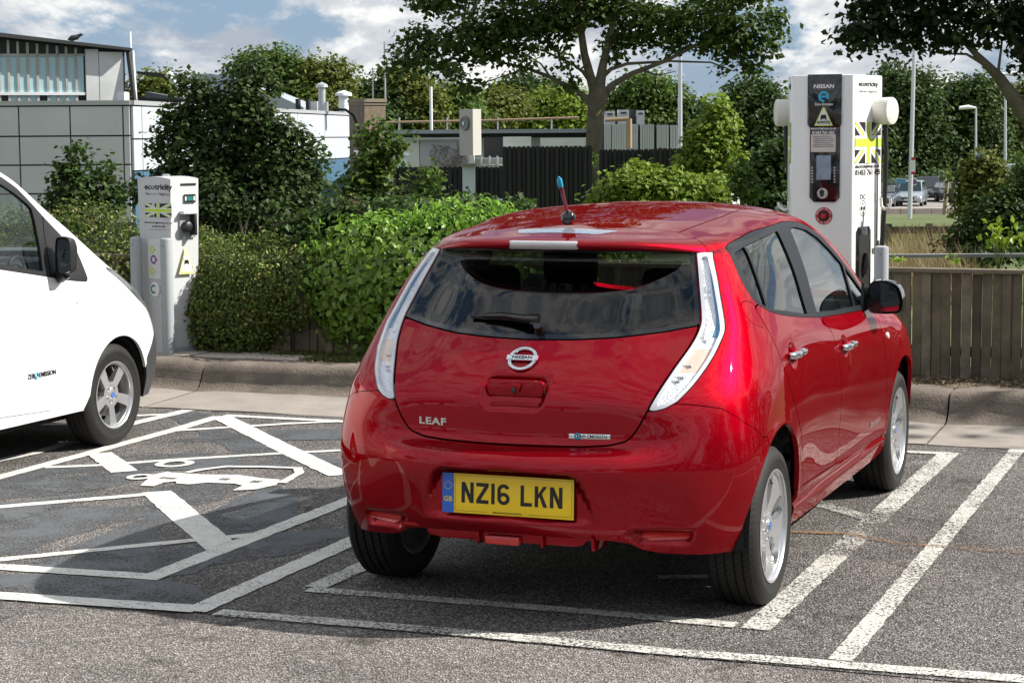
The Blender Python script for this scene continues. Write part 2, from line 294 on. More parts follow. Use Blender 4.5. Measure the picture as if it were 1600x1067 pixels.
def skin(NET,NU,NV,fair=14,fairv=6,keep=()):
    A=np.array(NET,float)               # cols, rows, 3
    hi=A[:,-2]*[-1,1,1]; hi[0]=2*A[0,-1]-A[0,-2]; hi[-1]=2*A[-1,-1]-A[-1,-2]
    G=crom(A.transpose(1,0,2),NV,hi=hi).transpose(1,0,2)   # cols, v, 3
    full=np.concatenate([G,G[-2:0:-1]*[-1,1,1]])
    S=crom(full,NU+NU[::-1],closed=True)   # u, v, 3
    nv=S.shape[1]
    for _ in range(fair):
        S=.5*S+.25*np.roll(S,1,0)+.25*np.roll(S,-1,0)
        S[:,-1,0]=0
    w=np.ones(nv)*.5; 
    vi=np.r_[0,np.cumsum(NV)]
    for a,b in keep: w[vi[a]:vi[b]+1]=.12
    w[0]=0
    for _ in range(fairv):
        e=np.concatenate([S,(S[:,-2:-1]*[-1,1,1])],1)
        T=S.copy(); T[:,1:]=S[:,1:]*(1-w[1:,None])+(e[:,:-2]+e[:,2:])*.5*w[1:,None]
        S=T; S[:,-1,0]=0
    return S
def grid_mesh(S):
    nu,nv,_=S.shape
    V=S.reshape(-1,3); i=np.arange(nu)[:,None];j=np.arange(nv-1)[None]
    a=(i*nv+j);b=((i+1)%nu)*nv+j
    q=np.stack([a,b,b+1,a+1],-1).reshape(-1,4)
    T=np.concatenate([q[:,[0,1,2]],q[:,[0,2,3]]])
    # weld spine: vertex (u,nv-1) and (nu-u,nv-1)
    m=np.arange(len(V)); 
    for u in range(nu//2+1,nu): m[u*nv+nv-1]=(nu-u)*nv+nv-1
    T=m[T]; T=T[(T[:,0]!=T[:,1])&(T[:,1]!=T[:,2])&(T[:,0]!=T[:,2])]
    return V.copy(),T
def normals(V,T):
    n=np.cross(V[T[:,1]]-V[T[:,0]],V[T[:,2]]-V[T[:,0]]);N=np.zeros_like(V)
    for k in range(3): np.add.at(N,T[:,k],n)
    return N/np.maximum(np.linalg.norm(N,axis=1,keepdims=True),1e-12)
class SK:
    """triangle skin with normals that can be cut along f=0"""
    def __init__(s,V,N,T): s.V,s.N,s.T=V,N,T
    def cut(s,f):
        f=np.where(np.abs(f)<1e-7,1e-7,f); ins=f<0; c=ins[s.T]; k=c.sum(1); keep=s.T[k==3]
        nV=[s.V];nN=[s.N];base=len(s.V); key={} ; tri=[keep]
        def em(a,b):
            lo=np.minimum(a,b);hi=np.maximum(a,b);kk=lo.astype(np.int64)*len(s.V)+hi
            return lo,hi,kk
        P=[];parts=[]
        for cnt in (1,2):
            t=s.T[k==cnt];cc=c[k==cnt]
            if not len(t): continue
            odd=np.argmax(cc if cnt==1 else ~cc,1); i=np.arange(len(t)); a=t[i,odd];b=t[i,(odd+1)%3];d=t[i,(odd+2)%3]
            parts.append((cnt,a,b,d)); P+= [(a,b),(a,d)]
        if P:
            A=np.concatenate([p[0] for p in P]);B=np.concatenate([p[1] for p in P]);lo,hi,kk=em(A,B)
            u,idx,inv=np.unique(kk,return_index=True,return_inverse=True); lo=lo[idx];hi=hi[idx]
            t=(f[lo]/(f[lo]-f[hi]))[:,None]; nv=s.V[lo]+(s.V[hi]-s.V[lo])*t; n=s.N[lo]+(s.N[hi]-s.N[lo])*t
            nV.append(nv);nN.append(n/np.linalg.norm(n,axis=1,keepdims=True)); q=0
            for cnt,a,b,d in parts:
                ab=base+inv[q:q+len(a)];q+=len(a); ad=base+inv[q:q+len(a)];q+=len(a)
                if cnt==1: tri.append(np.stack([a,ab,ad],1))
                else: tri+= [np.stack([ab,b,d],1),np.stack([ab,d,ad],1)]
        V=np.concatenate(nV);N=np.concatenate(nN);T=np.concatenate(tri)
        used=np.zeros(len(V),bool);used[T]=True;m=np.cumsum(used)-1
        return SK(V[used],N[used],m[T])
    def carve(s,fn,gap=.0022):
        """(inside, outside) of fn<0 with a shut line of 2*gap between"""
        f=fn(s.V); return s.cut(f+gap), s.cut(gap-f)
    def off(s,d): return SK(s.V+s.N*d,s.N,s.T)
    def move(s,fn): V=s.V.copy(); V+=fn(V,s.N); N=normals(V,s.T); return SK(V,N,s.T)
    def join(s,o): return SK(np.concatenate([s.V,o.V]),np.concatenate([s.N,o.N]),np.concatenate([s.T,o.T+len(s.V)]))
    def edge_loop(s):
        E=np.concatenate([s.T[:,[0,1]],s.T[:,[1,2]],s.T[:,[2,0]]]); k=np.minimum(E[:,0],E[:,1]).astype(np.int64)*len(s.V)+np.maximum(E[:,0],E[:,1])
        u,i,c=np.unique(k,return_index=True,return_counts=True); return E[i[c==1]]
    def obj(s,name,m,parent=None,flange=.014,mi=0):
        V,N,T=s.V,s.N,s.T
        if not len(T): return None
        F=[T]
        if flange:
            E=s.edge_loop(); vs=np.unique(E); mp=np.zeros(len(V),int)-1; mp[vs]=np.arange(len(vs)); b=len(V)
            top=V[vs]; bot=V[vs]-N[vs]*flange
            q=np.stack([mp[E[:,1]]+b,mp[E[:,0]]+b,mp[E[:,0]]+b+len(vs),mp[E[:,1]]+b+len(vs)],1)
            e=V[E[:,1]]-V[E[:,0]]; fn=np.cross(e,N[E[:,0]]); L=np.maximum(np.linalg.norm(fn,axis=1,keepdims=True),1e-9); fn/=L
            vn=np.zeros((len(vs),3)); np.add.at(vn,mp[E[:,0]],fn);np.add.at(vn,mp[E[:,1]],fn); vn/=np.maximum(np.linalg.norm(vn,axis=1,keepdims=True),1e-9)
            V=np.concatenate([V,top,bot]);N=np.concatenate([N,vn,vn]);F.append(q)
        return obj(name,npmesh(name,V,F,m,N=N),parent)
def psd(P,poly,margin=.15):
    """signed distance (negative inside) of 2-D points to a closed polygon"""
    poly=np.asarray(poly,float); out=np.full(len(P),1.0); lo=poly.min(0)-margin;hi=poly.max(0)+margin
    k=np.where(((P>=lo)&(P<=hi)).all(1))[0]; Q=P[k]
    if not len(k): return out
    d=np.full(len(k),9.);ins=np.zeros(len(k),bool); n=len(poly)
    for i in range(n):
        a,b=poly[i],poly[(i+1)%n]; e=b-a; l=e@e
        if l<1e-14: continue
        t=np.clip(((Q-a)@e)/l,0,1); d=np.minimum(d,np.linalg.norm(Q-a-t[:,None]*e,axis=1))
        if a[1]!=b[1]:
            c=((a[1]>Q[:,1])!=(b[1]>Q[:,1])); x=a[0]+(Q[:,1]-a[1])/(b[1]-a[1])*e[0]; ins^=c&(Q[:,0]<x)
    out[k]=np.where(ins,-d,d); return out
def side(poly,s=0,xmin=.4):
    """cut by an outline in the (y,z) side view; s=+1/-1 picks the side"""
    def f(V):
        r=psd(V[:,1:3],poly); bad=(np.abs(V[:,0])<xmin) if s==0 else (V[:,0]*s<xmin); r[bad]=np.maximum(r[bad],.3); return r
    return f
def sym(poly):
    """an outline that starts and ends on the centre line is completed by its mirror image"""
    if abs(poly[0][0])<1e-9 or abs(poly[-1][0])<1e-9: return list(poly)+[(-x,z) for x,z in poly[::-1] if x>1e-9],False
    return poly,True
def back(poly,ymax=.6,mirror=True):
    """outline in the (|x|,z) rear view"""
    if mirror: poly,mirror=sym(poly)
    def f(V):
        P=np.stack([np.abs(V[:,0]) if mirror else V[:,0],V[:,2]],1); r=psd(P,poly); r[V[:,1]>ymax]=.5; return r
    return f
def top(poly,zmin=.7):
    poly,mir=sym(poly)
    def f(V):
        P=np.stack([np.abs(V[:,0]) if mir else V[:,0],V[:,1]],1); r=psd(P,poly); r[V[:,2]<zmin]=.5; return r
    return f
def sstep(x,a,b): t=np.clip((x-a)/(b-a),0,1); return t*t*(3-2*t)

def disc_skin(prof,nr=26,na=180):
    """dished disc: prof(r)->height along +x; returns SK in the yz plane"""
    R=np.linspace(prof[0][0],prof[-1][0],nr); h=np.interp(R,[p[0] for p in prof],[p[1] for p in prof]); A=np.arange(na)/na*2*np.pi
    V=np.stack([np.repeat(h[None],na,0),np.outer(np.cos(A),R),np.outer(np.sin(A),R)],-1).reshape(-1,3)
    i=np.arange(na)[:,None];j=np.arange(nr-1)[None]; a=i*nr+j;b=((i+1)%na)*nr+j; q=np.stack([a,a+1,b+1,b],-1).reshape(-1,4)
    T=np.concatenate([q[:,[0,1,2]],q[:,[0,2,3]]]); return SK(V,normals(V,T),T)
def wheel_meshes(D,W,rr,style):
    """tyre, rim and small parts for an outer face that looks along +x; origin at the hub on the tyre's centre plane"""
    R=D/2; h=W/2; t=MB(); pr=[(rr-.006,-h+.012),(rr+.006,-h+.004),(rr+.03,-h-.001),(R-.045,-h-.004),(R-.02,-h+.004),(R-.008,-h+.018)]
    grooves=[-.052,-.018,.018,.052]; gw=.0042; x=-h+.022; pr.append((R-.003,x))
    for g in grooves: pr+=[(R-.0005,g-gw-.001),(R-.009,g-gw+.001),(R-.009,g+gw-.001),(R-.0005,g+gw+.001)]
    pr+=[(R-.003,h-.022),(R-.008,h-.018),(R-.02,h-.004),(R-.045,h+.004),(R-.055,h+.0045),(R-.058,h+.003),(rr+.03,h+.001),(rr+.012,h-.002),(rr+.004,h-.004),(rr-.006,h-.012)]
    t.lathe(pr,72,'x')
    # lateral sipes as thin raised ribs' gaps: small dark wedges cut by geometry of blocks
    tyre=t.mesh('tyre',M_rubber,smooth=True,autos=32)
    b=MB(); b.lathe([(rr+.002,h-.004),(rr+.003,h-.001),(rr-.004,h),(rr-.009,h-.004),(rr-.013,h-.012),(rr-.016,h-.05),(rr-.03,h-.10),(rr-.02,-h+.02),(rr-.002,-h+.012),(rr,-h+.008)],72,'x'); barrel=b.mesh('rim_barrel',M_silver,smooth=True,autos=40)
    f0=h-.012
    if style=='five':
        d=disc_skin([(0.0,f0-.012),(.035,f0-.012),(.06,f0-.020),(.11,f0-.013),(rr-.03,f0-.004),(rr-.012,f0-.004)])
        def fn(V):
            r=np.hypot(V[:,1],V[:,2]); a=np.arctan2(V[:,2],V[:,1]); k=2*np.pi/5; a=(a-np.pi/2+k/2)%k-k/2
            x=r*np.sin(a);y=r*np.cos(a)  # window axis along y
            cy=(rr-.018+.076)/2; hy=(rr-.018-.076)/2; yy=(y-cy)/hy; w=.029+.020*(y-.075)/(rr-.09)
            return ((np.abs(yy)**2.6+np.abs(x/w)**2.6)**(1/2.6)-1)*.02
    else:
        d=disc_skin([(0.0,f0-.008),(.03,f0-.008),(.055,f0-.018),(.10,f0-.014),(rr-.03,f0-.006),(rr-.012,f0-.006)])
        def fn(V):
            r=np.hypot(V[:,1],V[:,2]); a=np.arctan2(V[:,2],V[:,1]); k=2*np.pi/5; a=(a-np.pi/2+k/2)%k-k/2
            sp=.026+.010*(r-.06)/(rr-.06)                        # half width of a spoke
            d1=r*np.sin(k/2-np.abs(a))-sp
            return -np.minimum(np.minimum(d1,rr-.019-r),r-.078)
    win=d.cut(-fn(d.V))
    dq=win.cut(.0062+.013-np.abs(np.hypot(win.V[:,1],win.V[:,2])-0)) if False else win
    return tyre,barrel,dq
# ------------------------------------------------------------------ the red hatchback
def make_wheel(parent,x,y,D,W,rr,style,s,steer=0,cap=True):
    """s=+1 outer face along +x; x is the outer face plane"""
    w=bpy.data.objects.new('wheel',None); link(w,parent); w.location=(x-s*W/2,y,D/2-.004); w.rotation_euler=(0,0,(0 if s>0 else math.pi)+steer)
    key=(D,style)
    if key not in WM: WM[key]=wheel_meshes(D,W,rr,style)
    ty,ba,dq=WM[key]
    obj('tyre',ty,w); obj('rim_barrel',ba,w)
    if not isinstance(dq,bpy.types.Object):
        if ('o',key) in WM: obj('rim',WM[('o',key)],w)
        else:
            o=dq.obj('rim',M_silver,w,flange=.030); WM[('o',key)]=o.data
    h=W/2
    if ('h',key) not in WM:
        m=MB(); m.lathe([(0,h-.016),(.024,h-.017),(.027,h-.022),(.027,h-.035)],24,'x'); WM[('h',key)]=m.mesh('hub_cap',M_silver,smooth=True)
        m=MB()
        for k in range(5):
            a=math.pi/2+math.pi/5*(1 if style!='five' else 1)+2*math.pi*k/5; m.lathe([(0,h-.024),(.008,h-.024),(.0095,h-.028),(.0095,h-.05)],10,'x',c=(0,.048*math.cos(a),.048*math.sin(a)))
        WM[('n',key)]=m.mesh('wheel_nuts',M_chrome,smooth=True)
        m=MB(); m.lathe([(.06,h-.075),(.10,h-.070),(rr-.040,h-.060),(rr-.018,h-.035)],48,'x'); WM[('k',key)]=m.mesh('sunlit_barrel_disc',mat('sunlit_barrel_paint',(.72,.73,.75),.35,metal=.4,coat=.4),smooth=True,autos=60)  # added bright disc: colour stands in for sunlight on the barrel behind the spokes
        m=MB(); m.lathe([(.03,h-.085),(.13,h-.085),(.13,h-.10),(.05,h-.10)],40,'x'); m.lathe([(0,h-.06),(.06,h-.065),(.07,h-.09)],24,'x'); WM[('d',key)]=m.mesh('brake_disc',mat('worn_steel',(.22,.20,.19),.4,metal=.8),smooth=True,autos=30)
        m=MB(); m.lathe([(.012,h-.0145),(.017,h-.0145)],20,'x'); m.box((h-.0155,-.019,-.0035),(h-.0140,.019,.0035)); WM[('b',key)]=m.mesh('wheel_emblem',M_bluep)
        m=MB(); a=math.pi/2; m.tube([(h-.02,(rr-.034)*math.cos(a),(rr-.034)*math.sin(a)),(h-.012,(rr-.050)*math.cos(a),(rr-.050)*math.sin(a))],.004,8); m.tube([(h-.012,0,rr-.050),(h-.009,0,rr-.056)],.005,8); WM[('v',key)]=m.mesh('valve',M_black,smooth=True)
    if style=='five': obj('sunlit_barrel_disc',WM[('k',key)],w)
    for k,n in (('h','hub_cap'),('n','wheel_nuts'),('d','brake_disc'),('b','wheel_emblem'),('v','valve')): obj(n,WM[(k,key)],w)
    return w
WM={}
def recess(poly,depth,soft=.018,dirn=(0,1,0),mirror=True,floor=None):
    fn=back(poly,mirror=mirror)
    def f(V,N):
        d=fn(V); wgt=1-sstep(d,-soft,0); wgt[d>.2]=0
        if floor is not None: dy=np.maximum(floor(V)-V[:,1],0)
        else: dy=depth
        return np.stack([np.zeros(len(V)),wgt*dy,np.zeros(len(V))],1)
    return f
def lettering(parent,txt,h,m,loc,normal,up=(0,0,1),bold=.0,sx=1,ext=.0015,name='lettering',label=None,space=1,line=1,align='CENTER'):
    o=obj(name,text_mesh(txt,h,m,bold,sx,ext,align=align,space=space,line=line),parent); place(o,facing(loc,normal,up)); 
    if label: o['label']=label
    return o
def closest(sk,p):
    i=np.argmin(((sk.V-np.array(p))**2).sum(1)); return sk.V[i],sk.N[i]
def build_hatch():
    car=thing('hatchback','red metallic electric five-door hatchback seen from behind, parked in the marked bay','car')
    S=skin(CAR,NU,NV,keep=((3,6),(9,13))); V,T=grid_mesh(S); V,N=V,normals(V,T)
    used=np.zeros(len(V),bool);used[T]=True;m=np.cumsum(used)-1; s=SK(V[used],N[used],m[T])
    # --- pressed shapes
    REC=[(0,.604),(.01,.604),(.25,.597),(.285,.585),(.303,.555),(.352,.43),(.358,.405),(.34,.397),(0,.41)]
    s=s.move(recess(REC,0,.016,floor=lambda V:np.full(len(V),-.660)))
    HND=[(0,.934),(.105,.933),(.127,.925),(.131,.912),(.118,.84),(.1,.822),(0,.82)]
    s=s.move(recess(HND,.026,.010))
    RF=[(.449,.372),(.475,.378),(.66,.372),(.684,.360),(.662,.324),(.492,.322)]
    s=s.move(recess(RF,.030,.010))
    def scoop(V,N):
        w=np.zeros(len(V))
        for y,z in ((.325,.957),(1.345,.888)):
            d=np.sqrt(((V[:,1]-y)/.062)**2+((V[:,2]-z)/.046)**2); w+=1-sstep(d,.35,1)
        w[(np.abs(V[:,0])<.6)]=0
        # rolled wheel-arch lips
        for yc,zc,r in ((0,.37,.348),(2.70,.36,.345)):
            d=np.hypot(V[:,1]-yc,V[:,2]-zc)-r; g=np.exp(-(d/.022)**2)*(V[:,2]>.25)*(np.abs(V[:,0])>.55); w-=g*.18
        return np.stack([-np.sign(V[:,0])*w*.022,0*w,0*w],1)
    s=s.move(scoop)
    rest=s; dark=[]
    # --- wheel arches
    for yc,zc,r in ((0,.37,.348),(2.70,.36,.345)):
        def arch(V):
            d=np.hypot(V[:,1]-yc,V[:,2]-zc)-r; lo=V[:,2]<zc; d[lo]=np.abs(V[lo,1]-yc)-r*(1-.02*(zc-V[lo,2])/.1); d[np.abs(V[:,0])<.5]=.5; return d
        rest=rest.cut(-arch(rest.V))
    # --- side windows
    DLO=curve_poly([(.118,1.378),(.135,1.398),(.227,1.420),(.534,1.450),(.885,1.468),(1.10,1.464),(1.313,1.442),(1.488,1.398),(1.67,1.332),(1.872,1.250),(2.08,1.157),(2.263,1.066),(2.36,1.010),(2.355,.992),(2.28,.984),(1.934,1.000),(1.375,1.028),(1.002,1.050),(.494,1.098),(.233,1.136),(.123,1.170),(.080,1.205),(.068,1.27),(.09,1.33)],4)
    dlo,rest=rest.carve(side(DLO,xmin=.6),.0012)
    off=np.array
    WQ=[(.150,1.372),(.262,1.397),(.232,1.165),(.2,1.158),(.155,1.182),(.128,1.22)]           # fixed quarter pane
    WQ=[(.152,1.375),(.270,1.395),(.183,1.160),(.150,1.178),(.120,1.215),(.122,1.30)]
    WR=[(.292,1.398),(.50,1.420),(.775,1.436),(.812,1.08),(.50,1.118),(.27,1.146),(.205,1.158)]
    WF=[(1.00,1.438),(1.12,1.437),(1.30,1.416),(1.47,1.374),(1.66,1.306),(1.862,1.225),(1.842,1.03),(1.40,1.048),(1.005,1.074)]
    WP=[(1.897,1.212),(2.08,1.130),(2.24,1.052),(2.24,1.015),(1.872,1.028)]
    tr=dlo
    for P in (WQ,WR,WF,WP):
        g,tr=tr.carve(side(P,xmin=.5),.0008)
        for sg in (1,-1):
            q=g.cut(-sg*g.V[:,0]+.001).off(-.007); q.obj('side_window',M_glassd if P in (WQ,WR) else M_glass,car,flange=0)
    tq,tr=tr.carve(side([(.06,1.40),(.142,1.40),(.105,1.30),(.105,1.20),(.14,1.165),(.02,1.15)],xmin=.5),.0008)   # body-side cap of the trim
    for sg in (1,-1): tr.cut(-sg*tr.V[:,0]).obj('window_trim',M_trim,car,flange=.012); tq.cut(-sg*tq.V[:,0]).obj('pillar_cap',M_trim,car,flange=.012)
    dark.append(tr)
    # --- rear lamps
    LO=curve_poly([(.602,1.387),(.645,1.297),(.673,1.224),(.699,1.151),(.713,1.105),(.712,1.070),(.698,1.000),(.661,.919),(.615,.858)],4,False)+[(.578,.836),(.546,.827),(.517,.825)]
    LI=curve_poly([(.546,.894),(.580,.974),(.613,1.050),(.625,1.111),(.617,1.162),(.582,1.279),(.548,1.388)],4,False)
    LAMP=LO+LI
    lamp,rest=rest.carve(back(LAMP,ymax=.4),.0018)
    def inner(V,inset,lo=-9,hi=9):  return np.maximum(back(LAMP,ymax=.4)(V)+inset,np.maximum(lo-V[:,2],V[:,2]-hi))
    for sg in (1,-1):
        L=lamp.cut(-sg*lamp.V[:,0]); t=bpy.data.objects.new('tail_light',None); link(t,car)
        L.off(.005).obj('lens',M_lens,t,flange=.018)
        fr=L.cut(-inner(L.V,.016)); fr.off(.0005).obj('lamp_surround',mat('pale_lamp_rim',(.70,.72,.75),.3,coat=1),t,flange=.02)
        h=L.cut(inner(L.V,.016)).off(-.012)
        # long LED strip, blue trim outboard, amber and clear chambers below
        xs=lambda V:np.abs(V[:,0]); 
        def mid(V):   # half the lamp's width at each height
            z=V[:,2]; xo=np.interp(z,[.86,.92,1.0,1.07,1.105,1.151,1.224,1.297,1.387],[.615,.661,.698,.712,.713,.699,.673,.645,.602]); xi=np.interp(z,[.827,.894,.974,1.05,1.111,1.162,1.279,1.388],[.517,.546,.58,.613,.625,.617,.582,.548]); return xi,xo
        def blue(V): xi,xo=mid(V); return np.maximum((xi+.60*(xo-xi))-xs(V),1.075-V[:,2])
        bl=h.cut(blue(h.V)); h2=h.cut(-blue(h.V)); bl.off(.003).obj('blue_trim',M_blue,t,flange=.008)
        up=h2.cut(1.035-h2.V[:,2]); lo=h2.cut(h2.V[:,2]-1.035)
        up.obj('light_strip',M_lampw,t,flange=0)
        am=lo.cut(.955-lo.V[:,2]); cl=lo.cut(lo.V[:,2]-.955); am.obj('indicator_chamber',M_amber,t,flange=0); cl.obj('reversing_chamber',M_lampw,t,flange=0)
        mb=MB()
        for z in np.arange(1.06,1.37,.0225):
            xi,xo=mid(np.array([[0,0,z]])); xc=float(xi[0]+.30*(xo[0]-xi[0])); p,n=closest(h,(sg*xc,-.1 if z>1.2 else -.25,z)); 
            mb.box((p[0]-.008,p[1]-.006,p[2]-.0065),(p[0]+.008,p[1]+.004,p[2]+.0065))
        stuff(mb.build('led_cells',mat('led_cell',(.85,.87,.9),.15,metal=.2,coat=1),t,bevel=.002))
        mb=MB()
        for z,dx in ((.995,.0),(.92,-.035),(.885,-.055)):
            p,n=closest(h,(sg*(.625+dx),-.4,z)); mb.box((p[0]-.018,p[1]-.006,p[2]-.003),(p[0]+.018,p[1]+.006,p[2]+.003))
        mb.build('lamp_divider',M_chrome,t,bevel=.001)
    # --- rear glass
    GL=[(0,1.402),(.143,1.402),(.30,1.401),(.369,1.399),(.46,1.394),(.5445,1.388)]+[(x-.0045,z) for x,z in LI[::-1] if z>1.115]+[(.619,1.122),(.504,1.100),(.327,1.080),(.183,1.072),(0,1.068)]
    glass,rest=rest.carve(back(GL),.0015)
    gin=back([(x*.965 if x>.1 else x,1.085+(z-1.068)*.93) for x,z in GL])
    g1=glass.cut(gin(glass.V)); g2=glass.cut(-gin(glass.V)); g1.off(-.002).obj('rear_window',M_glassd,car,flange=0); g2.off(-.002).obj('rear_window_border',M_gloss,car,flange=.01)
    # --- tailgate below the glass
    TB=[(0,1.066),(.183,1.070),(.327,1.078),(.504,1.098),(.619,1.120)]+[(x-.006,z) for x,z in LI[::-1] if z<1.10]+[(.514,.822),(.490,.775),(.471,.745),(.452,.722),(.434,.710),(.378,.695),(.284,.689),(.1,.686),(0,.6855)]
    tail,rest=rest.carve(back(TB,ymax=.2),.0034)
    tail.obj('tailgate',M_paint,car)
    # --- spoiler at the top of the tailgate
    SP=[(0,.083),(.10,.086),(.24,.106),(.36,.126),(.43,.136),(.463,.118),(.52,.075),(.555,.040),(.585,.020),(.62,-.2),(.4,-.4),(0,-.4)]
    SP,_=sym(SP)
    def spf(V): r=psd(V[:,:2],SP); r[V[:,2]<1.34]=.5; return r
    spo,rest=rest.carve(spf,.002)
    bl,spo=spo.carve(back([(0,1.437),(.145,1.437),(.138,1.423),(.148,1.408),(0,1.408)],ymax=-.2),.001)
    spo.obj('roof_spoiler',M_paint,car,flange=.02); b=bl.off(.004).obj('brake_light',mat('clear_brake_lens',(.66,.64,.66),.25,coat=.8,metal=.3,bump=(190,.6,.004)),car,flange=.02); b['label']='clear high-level brake light in the spoiler'
    # solar panel on the spoiler
    pan=s.cut(psd(np.stack([s.V[:,0],s.V[:,1]],1),[(-.205,-.01),(-.165,-.115),(.165,-.115),(.225,-.01)])+np.where(s.V[:,2]<1.42,1.,0.)).off(.0016)
    pan.obj('solar_panel',mat('solar_cells',(.30,.36,.44),.25,metal=.3,coat=.5,bump=(90,.3,.003),var=(60,.35)),car,flange=.002)
    # --- rear bumper with the number-plate recess
    def bumpf(V):
        y=V[:,1]; zs=np.interp(y,[-.6,-.505,-.415,-.349,-.264,-.238],[.826,.853,.829,.774,.720,.698]); zs=np.where(np.abs(V[:,0])<.52,.80,zs)
        r=V[:,2]-zs; r=np.maximum(r*.9,y+.20); return r
    bump,rest=rest.carve(bumpf,.0016)
    # lower edge: corner pads, raised middle
    def lowf(V):
        x=np.abs(V[:,0]); z0=np.interp(x,[0,.30,.40,.455,.50,.56,.70,.86],[.352,.345,.338,.328,.300,.286,.276,.272]); return z0-V[:,2]
    bump=bump.cut(lowf(bump.V))
    bump.obj('rear_bumper',M_paint,car,flange=.03)
    for sg in (1,-1):
        q=s.cut(np.maximum(back([(.475,.366),(.50,.369),(.662,.364),(.676,.356),(.655,.334),(.520,.333)])(s.V),-sg*s.V[:,0])).off(.010); q.obj('rear_reflector',M_redlens,car,flange=.01)
    # --- doors, sill, flap
    SEAMB=[(.460,.398),(1.158,.377),(1.809,.358),(2.330,.345)]
    RD=[(.062,1.17),(.095,1.079),(.118,.985),(.135,.925),(.218,.791),(.333,.650),(.422,.501),(.462,.398),(1.156,.377),(1.164,.431),(1.186,.567),(1.184,.714),(1.174,.872),(1.150,.965),(1.09,1.010),(.995,1.06),(.60,1.25)]
    FD=[(1.002,1.06),(1.09,1.010),(1.150,.965),(1.174,.872),(1.184,.714),(1.186,.567),(1.164,.431),(1.156,.377),(1.809,.358),(2.285,.347),(2.296,.426),(2.275,.583),(2.235,.740),(2.235,.872),(2.25,.975),(2.05,1.06),(1.6,1.15)]
    doors=[]
    for P,nm in ((RD,'rear_door'),(FD,'front_door')):
        d,rest=rest.carve(side(P,xmin=.6),.0032)
        for sg in (1,-1):
            o=d.cut(-sg*d.V[:,0]).obj(nm,M_paint,car); doors.append((nm,sg,o,d))
    sill,rest=rest.carve(side([(.30,.2),(.31,.396),(.460,.398),(1.158,.377),(1.809,.358),(2.36,.345),(2.37,.2)],xmin=.6),.0015)
    sill=sill.move(lambda V,N:np.stack([-np.sign(V[:,0])*.016*np.exp(-((V[:,2]-.345)/.012)**2),0*V[:,0],0*V[:,0]],1))
    for sg in (1,-1): sill.cut(-sg*sill.V[:,0]).obj('sill',M_paint,car)
    flap,rest=rest.carve(side(curve_poly([(.075,1.150),(.066,1.093),(.02,1.098),(-.030,1.118),(-.055,1.155),(-.040,1.19),(.005,1.198),(.06,1.185)],3),xmin=.6,s=1),.0012); flap.obj('fuel_flap',M_paint,car)
    # --- windscreen, roof, bonnet, headlamps
    wsP=[(0,1.54),(.3,1.545),(.50,1.575),(.60,1.63),(.64,1.80),(.672,2.1),(.70,2.40),(.55,2.62),(.3,2.70),(0,2.72)]
    ws,rest=rest.carve(top(wsP),.0015); ws.off(-.002).obj('windscreen',M_glassf,car,flange=0)
    rfP=[(0,.086),(.24,.109),(.43,.139),(.447,.36),(.467,.684),(.478,1.07),(.49,1.35),(.50,1.56),(.3,1.53),(0,1.52)]
    roof,rest=rest.carve(top(rfP,1.3),.004); roof.obj('roof_panel',M_paint,car)
    hd,rest=rest.carve(top([(.50,3.50),(.64,3.36),(.70,3.15),(.735,2.93),(.70,2.92),(.60,3.15),(.44,3.40),(.40,3.50)],.72),.002); 
    for sg in (1,-1):
        q=hd.cut(-sg*hd.V[:,0]); hl=bpy.data.objects.new('headlight',None); link(hl,car); q.obj('lens',M_lens,hl); q.off(-.02).obj('reflector',M_lampw,hl,flange=0)
    hood,rest=rest.carve(top([(0,2.745),(.3,2.725),(.56,2.66),(.69,2.55),(.71,2.93),(.58,3.15),(.42,3.40),(.36,3.52),(0,3.56)],.7),.002); hood.obj('bonnet',M_paint,car)
    fb,rest=rest.carve(lambda V:np.maximum(V[:,2]-.70,3.06-V[:,1]),.002); fb.obj('front_bumper',M_paint,car)
    pl,rest=rest.carve(back([(-.3,.35),(-.3,.68),(.3,.68),(.3,.35)],9,False) if False else (lambda V:np.maximum(np.abs(V[:,0])-.2,np.maximum(V[:,2]-.86,3.3-V[:,1]))),.001)
    for sg in (1,-1): rest.cut(-sg*rest.V[:,0]).obj('body_side',M_paint,car,flange=.02)
    # --- dark lining just inside the skin, and the floor
    allp=tail.join(rest).join(roof); 
    for d in doors:
        if d[1]==1: allp=allp.join(d[3])
    lin=allp.cut(.95-allp.V[:,2]).off(-.03); lin.obj('cabin_lining',M_dark,car,flange=0)
    lo=s.cut(s.V[:,2]-1.02); lo=lo.cut(s_arch(lo.V)); lo=lo.cut(np.where(lo.V[:,1]<.2,.40-lo.V[:,2],-1.)); lo.off(-.05).obj('inner_structure',M_dark,car,flange=0)
    dkl=mat('dark_structure',(.01,.01,.01),.9)
    m=MB(); m.prism([(-.50,.36),(-.30,.31),(.2,.27),(.45,.18),(2.25,.17),(3.3,.22),(3.3,.27),(-.5,.42)],-.60,.60,'x'); m.build('underbody',dkl,car)
    for yc in (0,2.70):
        for sg in (1,-1):
            m=MB(); pts=[(.343*math.cos(a),.343*math.sin(a)) for a in np.linspace(-.25,math.pi+.25,24)]
            b=len(m.V); vs=[]
            for x in (.58,.83): vs+=[(sg*x,yc+p[0],.36+p[1]) for p in pts]
            n=len(pts); m.add(vs,[(i,i+1,n+i+1,n+i) for i in range(n-1)]+[list(range(n))])
            m.build('wheel_arch_liner',dkl,car)
